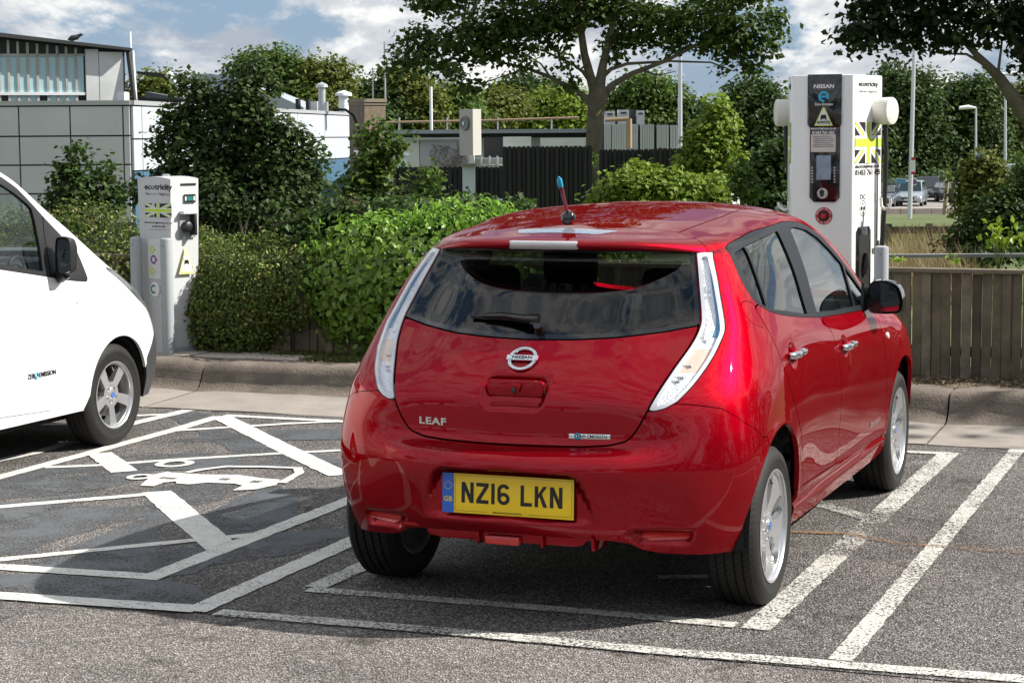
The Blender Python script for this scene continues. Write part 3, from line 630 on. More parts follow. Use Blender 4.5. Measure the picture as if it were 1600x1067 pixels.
    # --- cabin
    def seat(x,y,wd,name='seat'):
        t=bpy.data.objects.new(name,None); link(t,car)
        m=MB(); m.box((x-wd/2,y,.42),(x+wd/2,y+.52,.60)); m.build('cushion',M_seat,t,bevel=.05)
        m=MB(); m.prism([(y+.05,.58),(y+.17,.58),(y-.04,1.14),(y-.16,1.12)],x-wd/2,x+wd/2,'x'); m.build('backrest',M_seat,t,bevel=.045)
        return t
    def rest_(t,x,y,z):
        m=MB(); m.box((x-.13,y-.05,z),(x+.13,y+.05,z+.18)); m.build('headrest',M_seat,t,bevel=.04)
        m=MB(); m.tube([(x-.06,y,z-.1),(x-.06,y,z+.02)],.007); m.tube([(x+.06,y,z-.1),(x+.06,y,z+.02)],.007); m.build('headrest_post',M_chrome,t)
    for x in (-.36,.36): t=seat(x,1.18,.50); rest_(t,x,1.06,1.17)
    t=seat(0,.30,1.28,'rear_bench')
    for x in (-.40,.40): rest_(t,x,.17,1.13)
    m=MB(); m.prism([(2.0,.55),(2.55,.55),(2.62,1.0),(2.2,1.02),(1.98,.93)],-.70,.70,'x'); m.build('dashboard',M_dark,car,bevel=.03)
    m=MB(); 
    c=Vector((.36,1.84,.96)); ax=Vector((0,-1,.45)).normalized(); e1=Vector((1,0,0)); e2=ax.cross(e1)
    m.tube([c+e1*.185*math.cos(a)+e2*.185*math.sin(a) for a in np.linspace(0,2*math.pi,33)],.015,8,False); m.tube([c-e1*.18,c+e1*.18],.018); m.tube([c,c-ax*.25],.03); m.build('steering_wheel',M_black,car,smooth=True)
    # rear wash of the parcel area: number card in the back window
    # --- rear wiper
    m=MB(); piv=Vector((.03,-.438,1.092)); 
    def onglass(x,z,o=.012): p,n=closest(s,(x,-.35,z)); return Vector(p)+Vector(n)*o
    pr=Vector(closest(s,(.03,-.40,1.10))[0]); nn_=Vector(closest(s,(.03,-.40,1.10))[1])
    m.tube([pr,pr+nn_*.035],[.022,.017],14); a=[onglass(x,z,o) for x,z,o in ((.03,1.10,.038),(-.03,1.113,.035),(-.13,1.135,.028),(-.22,1.147,.02))]; m.tube(a,[.016,.014,.011,.008],8)
    m.build('rear_wiper',M_gloss,car,smooth=True)
    m=MB(); m.tube([onglass(x,z,.011) for x,z in ((-.02,1.104),(-.12,1.127),(-.22,1.146),(-.285,1.153))],.0075,6); wb=m.build('wiper_blade',M_black,car,smooth=True)
    # --- badges
    p,n=closest(s,(0,-.5,.998)); n=Vector(n); p=Vector(p)+n*.004; F=facing(p,n)
    m=MB(); m.lathe([(.044,.002),(.0465,.007),(.052,.0085),(.0585,.006),(.060,0)],48,'z'); m.prism([(-.064,-.0105),(-.060,-.0125),(.060,-.0125),(.064,-.0105),(.064,.0105),(.060,.0125),(-.060,.0125),(-.064,.0105)],.001,.0095)
    b=m.build('emblem',M_chrome,car,bevel=.0012); place(b,F)
    lettering(b,'NISSAN',.0130,M_ktext,(0,0,.0105),(0,0,1),(0,1,0),bold=.03,sx=1.25,ext=.001,space=1.05)
    def badge(txt,h,mm,x,y,z,**k):
        p,n=closest(s,(x,y,z)); n=Vector(n); return lettering(car,txt,h,mm,Vector(p)+n*.003,n,name='badge',**k)
    badge('LEAF',.026,M_chrome,-.345,-.6,.757,bold=.05,sx=1.45,ext=.005,space=1.1)
    p,n=closest(s,(.298,-.6,.730)); n=Vector(n); p=Vector(p); m=MB(); m.box((-.079,-.0095,0),(.079,.0095,.004)); zb=m.build('zero_badge',M_chrome,car,bevel=.001); place(zb,facing(p+n*.001,n))
    lettering(zb,'ZERO EMISSION',.0125,M_ktext,(.004,0,.0052),(0,0,1),(0,1,0),bold=.02,ext=.0008,sx=.98)
    m=MB(); m.lathe([(.006,.0045),(.0095,.0065),(.013,.0045)],24,'z',c=(-.046,0,0)); m.build('zero_ring',M_cyan,zb)
    # --- tailgate handle with the reversing camera
    m=MB(); m.prism([(-.104,.928),(.104,.928),(.118,.915),(.110,.872),(.104,.866),(-.104,.866),(-.110,.872),(-.118,.915)],-.590,-.574,'y'); 
    hnd=m.build('tailgate_handle',M_paint,car,bevel=.004); hnd.rotation_euler=(math.radians(0),0,0)
    m=MB(); m.box((-.100,-.602,.824),(.100,-.588,.842)); m.build('handle_lip',M_paint,car,bevel=.005)
    m=MB(); m.prism([(-.030,.915),(.030,.915),(.020,.880),(-.020,.880)],-.606,-.588,'y'); m.build('camera_housing',M_paint,car,bevel=.006); m=MB(); m.lathe([(0,-.612),(.010,-.610),(.013,-.604),(.013,-.598)],20,'y',c=(0,0,.890)); m.build('reversing_camera',M_gloss,car,smooth=True)
    # --- number plate
    pt=bpy.data.objects.new('number_plate',None); link(pt,car); place(pt,facing((0,-.679,.4965),(0,-1,.045)))
    m=MB(); m.box((-.2665,-.076,-.004),(.2665,.076,0)); m.build('plate_panel',M_yel,pt,bevel=.002)
    m=MB(); m.box((-.2662,-.0757,.0002),(-.219,.0757,.0010)); m.build('country_band',M_bluep,pt)
    m=MB()
    for k in range(12): 
        a=2*math.pi*k/12; st=[]
        for q in range(10): r=.0030 if q%2==0 else .0013; st.append((-.2425+.0145*math.cos(a)+r*math.sin(q*math.pi/5),.028+.0145*math.sin(a)+r*math.cos(q*math.pi/5)))
        m.prism(st,.0011,.0016)
    m.build('star_circle',mat('gold_print',(.85,.62,.05),.4),pt)
    lettering(pt,'GB',.019,mat('gold_print'),(-.2425,-.024,.0016),(0,0,1),(0,1,0),bold=.03)
    lettering(pt,'NISSAN MOTOR GB LTD WD3 9YS',.0052,M_ktext,(0,-.0665,.001),(0,0,1),(0,1,0),bold=.0)
    m=MB(); e=.0008; X0,X1,Y=-.2135,.2590,.0695      # thin border line
    def ln(x0,y0,x1,y1): m.box((min(x0,x1)-e/2,min(y0,y1)-e/2,.0003),(max(x0,x1)+e/2,max(y0,y1)+e/2,.0009))
    ln(X0,Y,X1,Y); ln(X0,-Y+.003,-.085,-Y+.003); ln(.085,-Y+.003,X1,-Y+.003); ln(X0,-Y+.0045,X0,Y-.0015); ln(X1,-Y+.0045,X1,Y-.0015); m.build('border_line',M_ktext,pt)
    H,Wd,st=.079,.050,.014
    def stroke(m,pts,z,closed=False):
        P=[Vector((*p,0)) for p in pts]
        for a,b in zip(P,P[1:]):
            d=(b-a).normalized(); n=Vector((-d.y,d.x,0))*st/2; z+=.00008
            m.add([(*(a+n).xy,z),(*(b+n).xy,z),(*(b-n).xy,z),(*(a-n).xy,z)],[(3,2,1,0)])
    def char(c,x0):
        m=MB(); h,w,s2=H/2,Wd,st/2
        if c=='N':
            m.add([(0,-h,.0012),(st,-h,.0012),(st,h,.0012),(0,h,.0012)],[(0,1,2,3)]); m.add([(w-st,-h,.0013),(w,-h,.0013),(w,h,.0013),(w-st,h,.0013)],[(0,1,2,3)]); m.add([(0,h,.0014),(st+.001,h,.0014),(w,-h,.0014),(w-st-.001,-h,.0014)],[(3,2,1,0)])
        if c=='Z':
            m.add([(0,h-st,.0012),(w,h-st,.0012),(w,h,.0012),(0,h,.0012)],[(0,1,2,3)]); m.add([(0,-h,.0013),(w,-h,.0013),(w,-h+st,.0013),(0,-h+st,.0013)],[(0,1,2,3)]); m.add([(0,-h+st,.0014),(st+.003,-h+st,.0014),(w,h-st,.0014),(w-st-.003,h-st,.0014)],[(0,1,2,3)])
        if c=='1': m.add([(0,-h,.0012),(st,-h,.0012),(st,h,.0012),(0,h,.0012)],[(0,1,2,3)])
        if c=='L': m.add([(0,-h,.0012),(st,-h,.0012),(st,h,.0012),(0,h,.0012)],[(0,1,2,3)]); m.add([(0,-h,.0013),(w-.004,-h,.0013),(w-.004,-h+st,.0013),(0,-h+st,.0013)],[(0,1,2,3)])
        if c=='K':
            m.add([(0,-h,.0012),(st,-h,.0012),(st,h,.0012),(0,h,.0012)],[(0,1,2,3)]); m.add([(st-.003,-.012,.0013),(st-.003,.006,.0013),(w-.016,h,.0013),(w,h,.0013)],[(0,1,2,3)][::-1]); m.add([(st+.004,.003,.0014),(st+.014,.013,.0014),(w+.001,-h,.0014),(w-.016,-h,.0014)],[(3,2,1,0)])
        if c=='6':
            def ring(cx,cy,rx,ry,a0,a1,z,n=20):
                A=np.linspace(a0,a1,n); vs=[]
                for a in A: vs+=[(cx+rx*math.cos(a),cy+ry*math.sin(a),z),(cx+(rx-st)*math.cos(a),cy+(ry-st*.95)*math.sin(a),z)]
                m.add(vs,[(2*i,2*i+2,2*i+3,2*i+1) for i in range(n-1)])
            ring(w/2,-h+.0235,w/2,.0235,0,2*math.pi,.0012,32); ring(w/2,h-.0235,w/2,.0235,.35,math.pi,.0013); m.add([(0,-.018,.0014),(st,-.018,.0014),(st,.018,.0014),(0,.018,.0014)],[(0,1,2,3)])
        for f in m.F: pass
        o=m.build('plate_character',M_ktext,pt); o.location=(x0,.0045,0); return o
    x=-.187; 
    for c,wd in (('N',.05),('Z',.05),('1',.014),('6',.05),(' ',.022),('L',.046),('K',.05),('N',.05)):
        if c!=' ': char(c,x)
        x+=wd+.011
    # --- lower diffuser: dark valance, fins, fog lamp
    m=MB(); m.prism([(-.585,.335),(-.42,.315),(-.36,.40),(-.565,.40)],-.42,.42,'x'); m.build('valance',dkl,car)
    fin=mat('red_metallic_paint')
    m=MB(); m.prism([(-.46,.345),(-.36,.345),(-.35,.318),(-.31,.312),(-.30,.308),(.24,.308),(.28,.314),(.30,.335),(.42,.345),(.42,.36),(-.46,.36)],-.625,-.60,'y'); m.build('diffuser_lip',fin,car,bevel=.003)
    for x in (-.135,.125,.33):
        m=MB(); m.prism([(-.655,.35),(-.645,.300),(-.50,.292),(-.50,.35)],x-.007,x+.007,'x'); m.build('diffuser_fin',fin,car,bevel=.003)
    m=MB(); m.box((-.105,-.650,.300),(.035,-.624,.334)); m.build('fog_light',M_redlens,car,bevel=.006)
    # --- antenna
    ab=Vector((0,.02,1.488)); m=MB(); m.lathe([(0,.058),(.018,.054),(.028,.042),(.031,.026),(.026,.010),(.016,0)],28,'z',c=tuple(ab)); m.build('antenna_base',M_gloss,car,smooth=True)
    m=MB(); m.tube([ab+Vector((0,-.004,.045)),ab+Vector((0,-.045,.10)),ab+Vector((0,-.085,.155)),ab+Vector((0,-.097,.172))],[.006,.007,.0095,.007],12); m.build('antenna_mast',mat('antenna_red',(.10,.008,.02),.25,coat=.8),car,smooth=True); m=MB(); m.tube([ab+Vector((0,-.088,.158)),ab+Vector((0,-.104,.185)),ab+Vector((0,-.112,.198))],[.0105,.011,.003],12); m.build('antenna_tip',M_cyan,car,smooth=True)
    # --- door furniture
    for nm,sg,o,d in doors:
        y,z=(.325,.960) if nm=='rear_door' else (1.345,.891)
        p,n=closest(d,(sg*.86,y,z)); x=abs(p[0])+.022
        m=MB(); m.tube([(sg*(x+.004),y-.082,z),(sg*(x+.022),y-.060,z),(sg*(x+.026),y,z),(sg*(x+.022),y+.05,z),(sg*(x+.004),y+.068,z)],[.012,.0155,.0165,.0155,.012],12); h=m.build('door_handle',M_chrome,o,smooth=True)
        m=MB(); m.tube([(sg*(x),y+.075,z),(sg*(x+.020),y+.085,z),(sg*(x+.022),y+.115,z),(sg*x,y+.125,z)],[.012,.015,.015,.011],12); m.build('lock_cover',M_chrome,o,smooth=True)
        if nm=='front_door' and sg==1:
            p,n=closest(d,(.87,2.03,.452)); n=Vector(n); lettering(o,'Zero emission',.026,M_chrome,Vector(p)+n*.002,n,bold=.02,ext=.003,sx=1.15,name='door_badge')
    for sg in (1,-1):
        p,n=closest(s,(sg*.87,2.36,.845)); m=MB(); m.lathe([(0,.008),(.012,.007),(.017,.002),(.018,0)],20,'z'); q=m.build('side_repeater',mat('clear_repeater',(.78,.76,.74),.2,coat=.8),car,smooth=True); place(q,facing(Vector(p),Vector(n)))
        # mirrors
        mt=bpy.data.objects.new('door_mirror',None); link(mt,car)
        m=MB(); m.tube([(sg*.78,2.13,1.02),(sg*.82,2.13,1.03),(sg*.86,2.12,1.04)],[.04,.034,.03],12); m.prism([(2.02,1.0),(2.26,.99),(2.16,1.10),(2.05,1.125)],*(sorted((sg*.792,sg*.806))),'x'); m.build('mirror_arm',M_black,mt,smooth=True,autos=50)
        out_=[(.815+(a-.855)*.78,b-.004) for a,b in curve_poly([(.855,1.065),(.87,1.115),(.905,1.14),(.99,1.138),(1.05,1.115),(1.078,1.06),(1.075,1.005),(1.045,.985),(.93,.980),(.87,.995)],4)]; n_=len(out_); cx,cz=.90,1.056
        m=MB(); vs=[];ly=[(2.072,.93),(2.060,1.0),(2.13,1.03),(2.19,.90),(2.225,.6),(2.235,.25)]
        for y,k in ly: vs+=[(sg*(cx+(a-cx)*k),y,cz+(b-cz)*k) for a,b in out_]
        fs=[(r*n_+i,r*n_+(i+1)%n_,(r+1)*n_+(i+1)%n_,(r+1)*n_+i) for r in range(len(ly)-1) for i in range(n_)]+[[(len(ly)-1)*n_+i for i in range(n_)],list(range(n_))[::-1]]
        m.add(vs,fs); m.build('mirror_shell',M_gloss,mt,smooth=True,autos=50)
        m=MB(); m.add([(sg*(cx+.004+(a-cx)*.84),2.064-(a-cx)*.30,cz+(b-cz)*.84) for a,b in out_],[list(range(n_))]); mg=m.build('mirror_glass',mat('mirror_silver',(.42,.45,.48),.01,metal=1),mt)
    # --- wheels
    for y in (0,2.70):
        for sg in (1,-1): make_wheel(car,sg*.866,y,.632,.205,.222,'five',sg)
    return car
def s_arch(V):
    """positive inside the wheel arches"""
    r=np.full(len(V),-1.)
    for yc,zc in ((0,.37),(2.70,.36)): r=np.maximum(r,.42-np.hypot(V[:,1]-yc,V[:,2]-zc))
    r[np.abs(V[:,0])<.5]=-1; return r
HATCH=build_hatch()
# ------------------------------------------------------------------ car park surface, markings, kerb
def at(px,py,d):
    """point that stands d metres ahead of the photographer, in the direction read off the photograph"""
    F=3120.76; cy,sy=math.cos(YAW),math.sin(YAW); cp,sp=math.cos(PIT),math.sin(PIT)
    f=Vector((-sy*cp,cy*cp,-sp)); r=Vector((cy,sy,0)); u=r.cross(f); r2=r*math.cos(ROLL)+u*math.sin(ROLL); u2=-r*math.sin(ROLL)+u*math.cos(ROLL)
    return Vector((2.7187,-7.6158,1.8501))+(f+r2*((px-800)/F)-u2*((py-533.5)/F))*d
def asphalt(name,c1,c2,c3,wear=0,patch=None):
    m=bpy.data.materials.new(name); MATS[name]=m; m.use_nodes=True; nt=m.node_tree; nt.nodes.clear(); L=nt.links.new
    o=nn(nt,'ShaderNodeOutputMaterial'); b=nn(nt,'ShaderNodeBsdfPrincipled'); b.inputs['Roughness'].default_value=.88; b.inputs['Specular IOR Level'].default_value=.25
    t=nn(nt,'ShaderNodeNewGeometry'); v=t.outputs['Position']
    vo=nn(nt,'ShaderNodeTexVoronoi'); vo.inputs['Scale'].default_value=118; L(v,vo.inputs['Vector'])
    sp=nn(nt,'ShaderNodeSeparateColor'); L(vo.outputs['Color'],sp.inputs[0])
    r=ramp(nt,sp.outputs[0],[(.0,c1),(.45,c2),(.86,c3),(1,tuple(min(1,x*1.55) for x in c3))],'LINEAR')
    edge=ramp(nt,vo.outputs['Distance'],[(.25,1),(.75,.30)],'LINEAR')
    mx=nn(nt,'ShaderNodeMix'); mx.data_type='RGBA'; mx.blend_type='MULTIPLY'; mx.inputs[0].default_value=1; L(r.outputs[0],mx.inputs[6]); L(edge.outputs[0],mx.inputs[7])
    n=noise(nt,v,.9,9,.72,.6); rr=ramp(nt,n.outputs[0],[(.3,.55),(.5,1),(.72,1.22)],'LINEAR')
    m2=nn(nt,'ShaderNodeMix'); m2.data_type='RGBA'; m2.blend_type='MULTIPLY'; m2.inputs[0].default_value=1; L(mx.outputs[2],m2.inputs[6]); L(rr.outputs[0],m2.inputs[7])
    col=m2.outputs[2]
    # brown litter and oil stains
    n3=noise(nt,v,2.6,7,.7,.6); r3=ramp(nt,n3.outputs[0],[(.58,0),(.66,.8)],'LINEAR'); m3=nn(nt,'ShaderNodeMix'); m3.data_type='RGBA'; m3.inputs[7].default_value=(.040,.032,.026,1); L(r3.outputs[0],m3.inputs[0]); L(col,m3.inputs[6]); col=m3.outputs[2]
    L(col,b.inputs['Base Color'])
    bp=nn(nt,'ShaderNodeBump'); bp.inputs['Strength'].default_value=.9; bp.inputs['Distance'].default_value=.009; bp.invert=True
    L(vo.outputs['Distance'],bp.inputs['Height']); L(bp.outputs[0],b.inputs['Normal']); L(b.outputs[0],o.inputs[0]); return m
M_lane=asphalt('lane_asphalt',(.15,.130,.120),(.265,.236,.220),(.42,.382,.362))
M_bay=asphalt('bay_asphalt',(.095,.086,.081),(.185,.168,.159),(.34,.315,.30))
def paintmat(name,col,worn,wlo,under=(.12,.11,.10)):
    """road paint whose worn spots let the stone below show"""
    m=bpy.data.materials.new(name); m.use_nodes=True; nt=m.node_tree; nt.nodes.clear(); L=nt.links.new
    o=nn(nt,'ShaderNodeOutputMaterial'); b=nn(nt,'ShaderNodeBsdfPrincipled'); b.inputs['Roughness'].default_value=.7
    t=nn(nt,'ShaderNodeNewGeometry'); v=t.outputs['Position']; tr=nn(nt,'ShaderNodeBsdfTransparent'); mx=nn(nt,'ShaderNodeMixShader')
    n=noise(nt,v,95,3,.7); n2=noise(nt,v,2.2,4,.6,.3); sc=nn(nt,'ShaderNodeMath',operation='MULTIPLY_ADD'); sc.inputs[1].default_value=wlo; L(n2.outputs[0],sc.inputs[0]); L(n.outputs[0],sc.inputs[2])
    r=ramp(nt,sc.outputs[0],[(worn-.018,0),(worn+.018,1)],'LINEAR')
    nn3=noise(nt,v,14,4,.6); c=ramp(nt,nn3.outputs[0],[(.3,tuple(x*.80 for x in col)),(.65,col)],'LINEAR'); L(c.outputs[0],b.inputs['Base Color'])
    bp=nn(nt,'ShaderNodeBump'); bp.inputs['Strength'].default_value=.35; bp.inputs['Distance'].default_value=.006; L(n.outputs[0],bp.inputs['Height']); L(bp.outputs[0],b.inputs['Normal'])
    L(r.outputs[0],mx.inputs[0]); L(tr.outputs[0],mx.inputs[1]); L(b.outputs[0],mx.inputs[2]); L(mx.outputs[0],o.inputs[0]); return m
M_line=paintmat('fresh_line_paint',(.66,.645,.60),.575,.38)
M_line2=paintmat('worn_line_paint',(.60,.585,.54),.64,.35)
M_line3=paintmat('very_worn_paint',(.55,.53,.49),.76,.45)
M_patch=paintmat('blackout_paint',(.082,.088,.096),.85,.80)
M_orange=paintmat('orange_stain',(.34,.17,.05),.78,.45)
# ground to the horizon: one sheet, level here, falling away beyond the fence
def gz(d): return float(np.interp(d,[0,15.5,20,35,60,100,138,190,400],[0,0,-.02,-.15,-.85,-2.2,-3.2,-3.6,-4.2]))
def terrain():
    ds=[-60,-30,-12,0,6,13.4,15.5,20,27,35,47,60,80,100,120,138,160,190,260,400,900]; ls=[-500,-220,-110,-60,-30,-18,-10,-5,0,5,10,18,30,60,110,220,500]
    cy,sy=math.cos(YAW),math.sin(YAW); V=[]
    for d in ds:
        for l in ls: V.append((2.72-sy*d+cy*l,-7.62+cy*d+sy*l,gz(d)-.0035))
    n=len(ls); return npmesh('ground',V,np.array([(i*n+j,i*n+j+1,(i+1)*n+j+1,(i+1)*n+j) for i in range(len(ds)-1) for j in range(n-1)]),M_lane)
g=struct(obj('ground',terrain()))
def sheet(name,poly,z,m): mb=MB(); mb.add([(x,y,z) for x,y in poly],[list(range(len(poly)))]); return mb.build(name,m)
struct(sheet('parking_bays',[(-14,-.90),(14,-.90),(14,4.36),(-14,4.12)],0,M_bay))
def strip(name,pts,w,m,z=.004,lbl=None,parent=None):
    """a painted line of width w with mitred bends"""
    P=[np.array(p,float) for p in pts]; L=[];R=[]
    for i,p in enumerate(P):
        a=P[i]-P[i-1] if i else P[1]-P[0]; b=P[i+1]-P[i] if i<len(P)-1 else a; a=a/np.linalg.norm(a); b=b/np.linalg.norm(b); t=(a+b); t/=np.linalg.norm(t); n=np.array([-t[1],t[0]]); k=w/2/max(.35,float(n@np.array([-a[1],a[0]])))
        L.append(p+n*k);R.append(p-n*k)
    # slightly ragged edge
    V=[];F=[]
    for i in range(len(P)-1):
        s_=int(max(1,np.linalg.norm(P[i+1]-P[i])/.05))
        for q in range(s_+(i==len(P)-2)):
            t=q/s_; j=rng.normal(0,.0022,2); l=L[i]*(1-t)+L[i+1]*t; r=R[i]*(1-t)+R[i+1]*t; e=(l-r)/max(np.linalg.norm(l-r),1e-6); V+=[(*(l+e*j[0]),z),(*(r+e*j[1]),z)]
    F=[(2*i,2*i+1,2*i+3,2*i+2) for i in range(len(V)//2-1)]
    o=obj(name,npmesh(name,V,np.array(F),m,smooth=False)); return struct(o)
zc=[.0045]
def line(pts,w=.10,m=None):
    zc[0]+=.00009; return strip('bay_marking',pts,w,m or M_line,zc[0])
PATCH=[[(-3.75,1.35),(-3.7,1.81),(-3.3,1.99),(-3.14,1.47),(-3.5,.99)],[(-2.96,.24),(-3.09,.8),(-2.94,.85),(-2.66,.95),(-2.72,1.26),(-2.5,1.01),(-2.58,.37),(-2.61,-.25)],
[(-2.25,.49),(-2.44,1.19),(-2.47,1.02),(-2.44,.57),(-2.31,-.21),(-2.06,.17)],[(-2.13,-.02),(-1.81,.16),(-1.74,-.34),(-2.5,-.4),(-2.64,-.2)],
[(-2.33,-.64),(-1.64,-.5),(-1.3,-.78),(-1.42,-.8),(-2.19,-.84)],[(-3.65,3.34),(-3.52,3.39),(-2.78,2.75),(-2.89,2.6),(-3.32,2.97)],[(-2.7,2.72),(-2.34,2.63),(-2.13,2.2),(-2.51,2.57)],
[(-2.25,1.43),(-2.19,1.62),(-1.79,1.02),(-1.74,.66),(-2.1,.68)],[(-2.79,1.5),(-2.44,1.71),(-2.4,1.12),(-2.59,1.06)],[(-1.62,.56),(-1.44,.7),(-1.32,.46),(-1.6,-.02),(-1.66,.15)],
[(-3.53,2.33),(-2.76,2.7),(-2.63,2.33),(-3.28,2.0)],[(-4.22,3.96),(-4.01,4.03),(-3.91,3.72),(-3.96,3.63)],[(-3.66,1.48),(-3.45,1.84),(-3.18,1.37),(-3.45,1.18)],[(-3.6,.2),(-3.2,1.0),(-3.05,.9),(-3.2,-.1)],[(-3.5,3.0),(-3.2,3.5),(-2.6,3.7),(-2.5,3.45),(-3.0,3.2)]]
for i,p in enumerate(PATCH):
    q=curve_poly(p,5); cx_=sum(a for a,b in q)/len(q); cy_=sum(b for a,b in q)/len(q); q=[(cx_+(x-cx_)*1.22+rng.normal(0,.012),cy_+(y-cy_)*1.22+rng.normal(0,.012)) for x,y in q]; struct(sheet('blackout_patch',q,.0022+.00012*i,M_patch))
for pts,w in (([(-9,-1.42),(-2.12,-.93),(-1.24,-.862)],.115),([(-1.24,-.90),(-1.247,.6),(-1.26,4.10)],.11),([(-8,-.98),(-2.45,-.47),(-1.72,-.42),(-1.71,1.4),(-1.72,3.98)],.105),([(-2.9,-.68),(-2.54,-.34),(-1.95,.31),(-1.70,.57)],.075),
  ([(-4.0,.2),(-3.3,.73),(-2.83,1.23),(-2.74,1.34)],.08),([(-2.78,1.36),(-1.72,.19)],.16),([(-3.84,-.3),(-3.84,1.48),(-3.84,2.39),(-3.85,3.4),(-3.88,3.96)],.095),([(-3.88,3.98),(-2.8,2.86),(-2.09,2.14)],.14),
  ([(-3.79,1.83),(-3.54,1.99),(-3.24,2.3),(-2.76,2.71),(-2.40,2.98)],.065),([(-3.78,2.37),(-3.28,1.85)],.15),([(-3.87,4.02),(-3.0,4.02),(-1.7,4.0)],.085),([(-3.83,3.3),(-3.5,3.61),(-3.24,3.85),(-3.04,4.0)],.07),
  ([(-4.27,2.9),(-4.25,3.54),(-4.23,4.17)],.10),([(-4.45,3.80),(-4.26,3.95)],.07),([(-4.24,1.6),(-4.15,2.24),(-4.19,2.72)],.09),([(-5.5,2.9),(-4.7,3.3),(-4.25,3.5)],.08)): line(pts,w)
for pts,w,mm in (([(-1.14,-.888),(-.81,-.88),(-.28,-.865),(.24,-.862),(.73,-.868),(1.19,-.84),(1.93,-.81),(6,-.62)],.092,M_line2),([(-.985,-.41),(.2,-.392),(.82,-.41)],.085,M_line2),([(-.975,-.37),(-.955,.3),(-.93,1.6)],.10,M_line2),
  ([(.905,-.45),(.908,.95)],.115,M_line2),([(.91,.95),(.915,2.15)],.115,M_line3),([(.915,2.15),(.93,3.98)],.115,M_line2),([(1.297,-.78),(1.29,2),(1.285,4.24)],.088,M_line2),([(-.9,3.95),(.3,3.92),(.95,3.95)],.085,M_line2),
  ([(.5,2.22),(.78,1.95),(.95,1.80)],.10,M_line3),([(-.2,3.1),(.55,3.12),(.86,3.62)],.09,M_line3),([(.30,.28),(.60,.40)],.07,M_line2),([(3.78,-.72),(3.80,4.3)],.09,M_line2)): line(pts,w,mm)
line([(.6,1.41),(.85,1.45),(1.11,1.31),(1.57,1.29),(2.2,1.3)],.05,M_orange)
# painted symbol: an electric car with its cable
zc[0]+=.0003; struct(sheet('car_symbol',[(-2.95,1.48),(-3.04,1.72),(-3.02,1.90),(-2.8,1.90),(-2.62,1.95),(-2.45,1.90),(-2.33,1.89),(-2.27,1.74),(-2.31,1.58),(-2.41,1.51),(-2.43,1.66),(-2.50,1.70),(-2.66,1.68),(-2.72,1.60),(-2.80,1.60),(-2.84,1.66),(-2.88,1.60),(-2.87,1.49)],zc[0],M_line))
for a_ in ((-2.62,1.80),(-2.42,1.79)): struct(sheet('symbol_gap',[(a_[0]-.03,a_[1]-.035),(a_[0]+.03,a_[1]-.035),(a_[0]+.03,a_[1]+.035),(a_[0]-.03,a_[1]+.035)],zc[0]+.0004,M_bay))
struct(sheet('symbol_gap',[(-2.98,1.70),(-2.88,1.70),(-2.88,1.755),(-2.98,1.755)],zc[0]+.0004,M_bay))
zc[0]+=.0006
line([(-2.93,1.93),(-2.90,2.04),(-2.82,2.18),(-2.6,2.24),(-2.41,2.26),(-2.33,2.12),(-2.27,1.80)],.05)
def ring2(cx,cy,rx,ry,w,a=0):
    pts=[(cx+rx*math.cos(t)*math.cos(a)-ry*math.sin(t)*math.sin(a),cy+rx*math.cos(t)*math.sin(a)+ry*math.sin(t)*math.cos(a)) for t in np.linspace(0,2*math.pi,17)]; line(pts,w)
ring2(-3.10,1.72,.055,.07,.035); ring2(-3.15,2.17,.085,.10,.05); line([(-3.05,1.76),(-3.02,1.9)],.04)
# gutter and kerb stones (each cast length is a piece)
M_conc=mat('pale_concrete',(.27,.240,.210),.9,bump=(90,.5,.006),var=(3.5,.16,8),objco=False)
M_kerb=mat('weathered_kerb',(.150,.122,.098),.92,bump=(55,.7,.012),var=(5,.34,9),objco=False)
M_kmoss=MATS['weathered_kerb']
kerb=thing('kerb','long weathered concrete kerb with rounded top and pale gutter along the planted verge','kerb',(0,0,0))
prof=[(4.24,-.03),(4.24,.004),(4.80,.022),(4.93,.036),(5.00,.066),(5.035,.11),(5.055,.16),(5.075,.197),(5.11,.217),(5.17,.222),(5.36,.224),(5.36,-.03)]
xj=[-12.2,-10.1,-8.05,-6.9,-4.62,-2.9,-1.1,.75,2.75,4.8,6.9,9.0,11.2]
for i in range(len(xj)-1):
    a,b=xj[i]+.006,xj[i+1]-.006; N_=10; V=[]
    for q in range(N_+1):
        x=a+(b-a)*q/N_
        dy=.03 if x>0 else -.0+.018*min(1,max(0,-x/6)); jt=.012 if q in(0,N_) else 0
        for y,z in prof: V.append((x,y+dy*(1 if x>0 else -1)+rng.normal(0,.0025),z-(jt if z>.03 else 0)+rng.normal(0,.0022)))
    n=len(prof); F=[(q*n+k,q*n+k+1,(q+1)*n+k+1,(q+1)*n+k) for q in range(N_) for k in range(n-1)]; 
    mb=MB(); mb.add(V,F+[list(range(n))[::-1],list(range(N_*n,N_*n+n))]); o=mb.build('kerb_stone',[M_kerb,M_conc],kerb,smooth=True,autos=50)
    for p in o.data.polygons:
        if p.center.z<.040 and p.center.y<4.98: p.material_index=1
# verge behind the kerb
M_soil=mat('dry_soil',(.105,.078,.052),.95,bump=(40,1,.03),var=(6,.5,10),objco=False)
def verge():
    xs=np.linspace(-12,12,140); ys=np.linspace(5.34,6.6,14); V=[(x,y,.205+rng.normal(0,.008)+(.0 if y>5.4 else .01)) for x in xs for y in ys]; n=len(ys)
    return npmesh('verge_soil',V,np.array([(i*n+j,(i+1)*n+j,(i+1)*n+j+1,i*n+j+1) for i in range(len(xs)-1) for j in range(n-1)]),M_soil)
struct(obj('verge_soil',verge()))
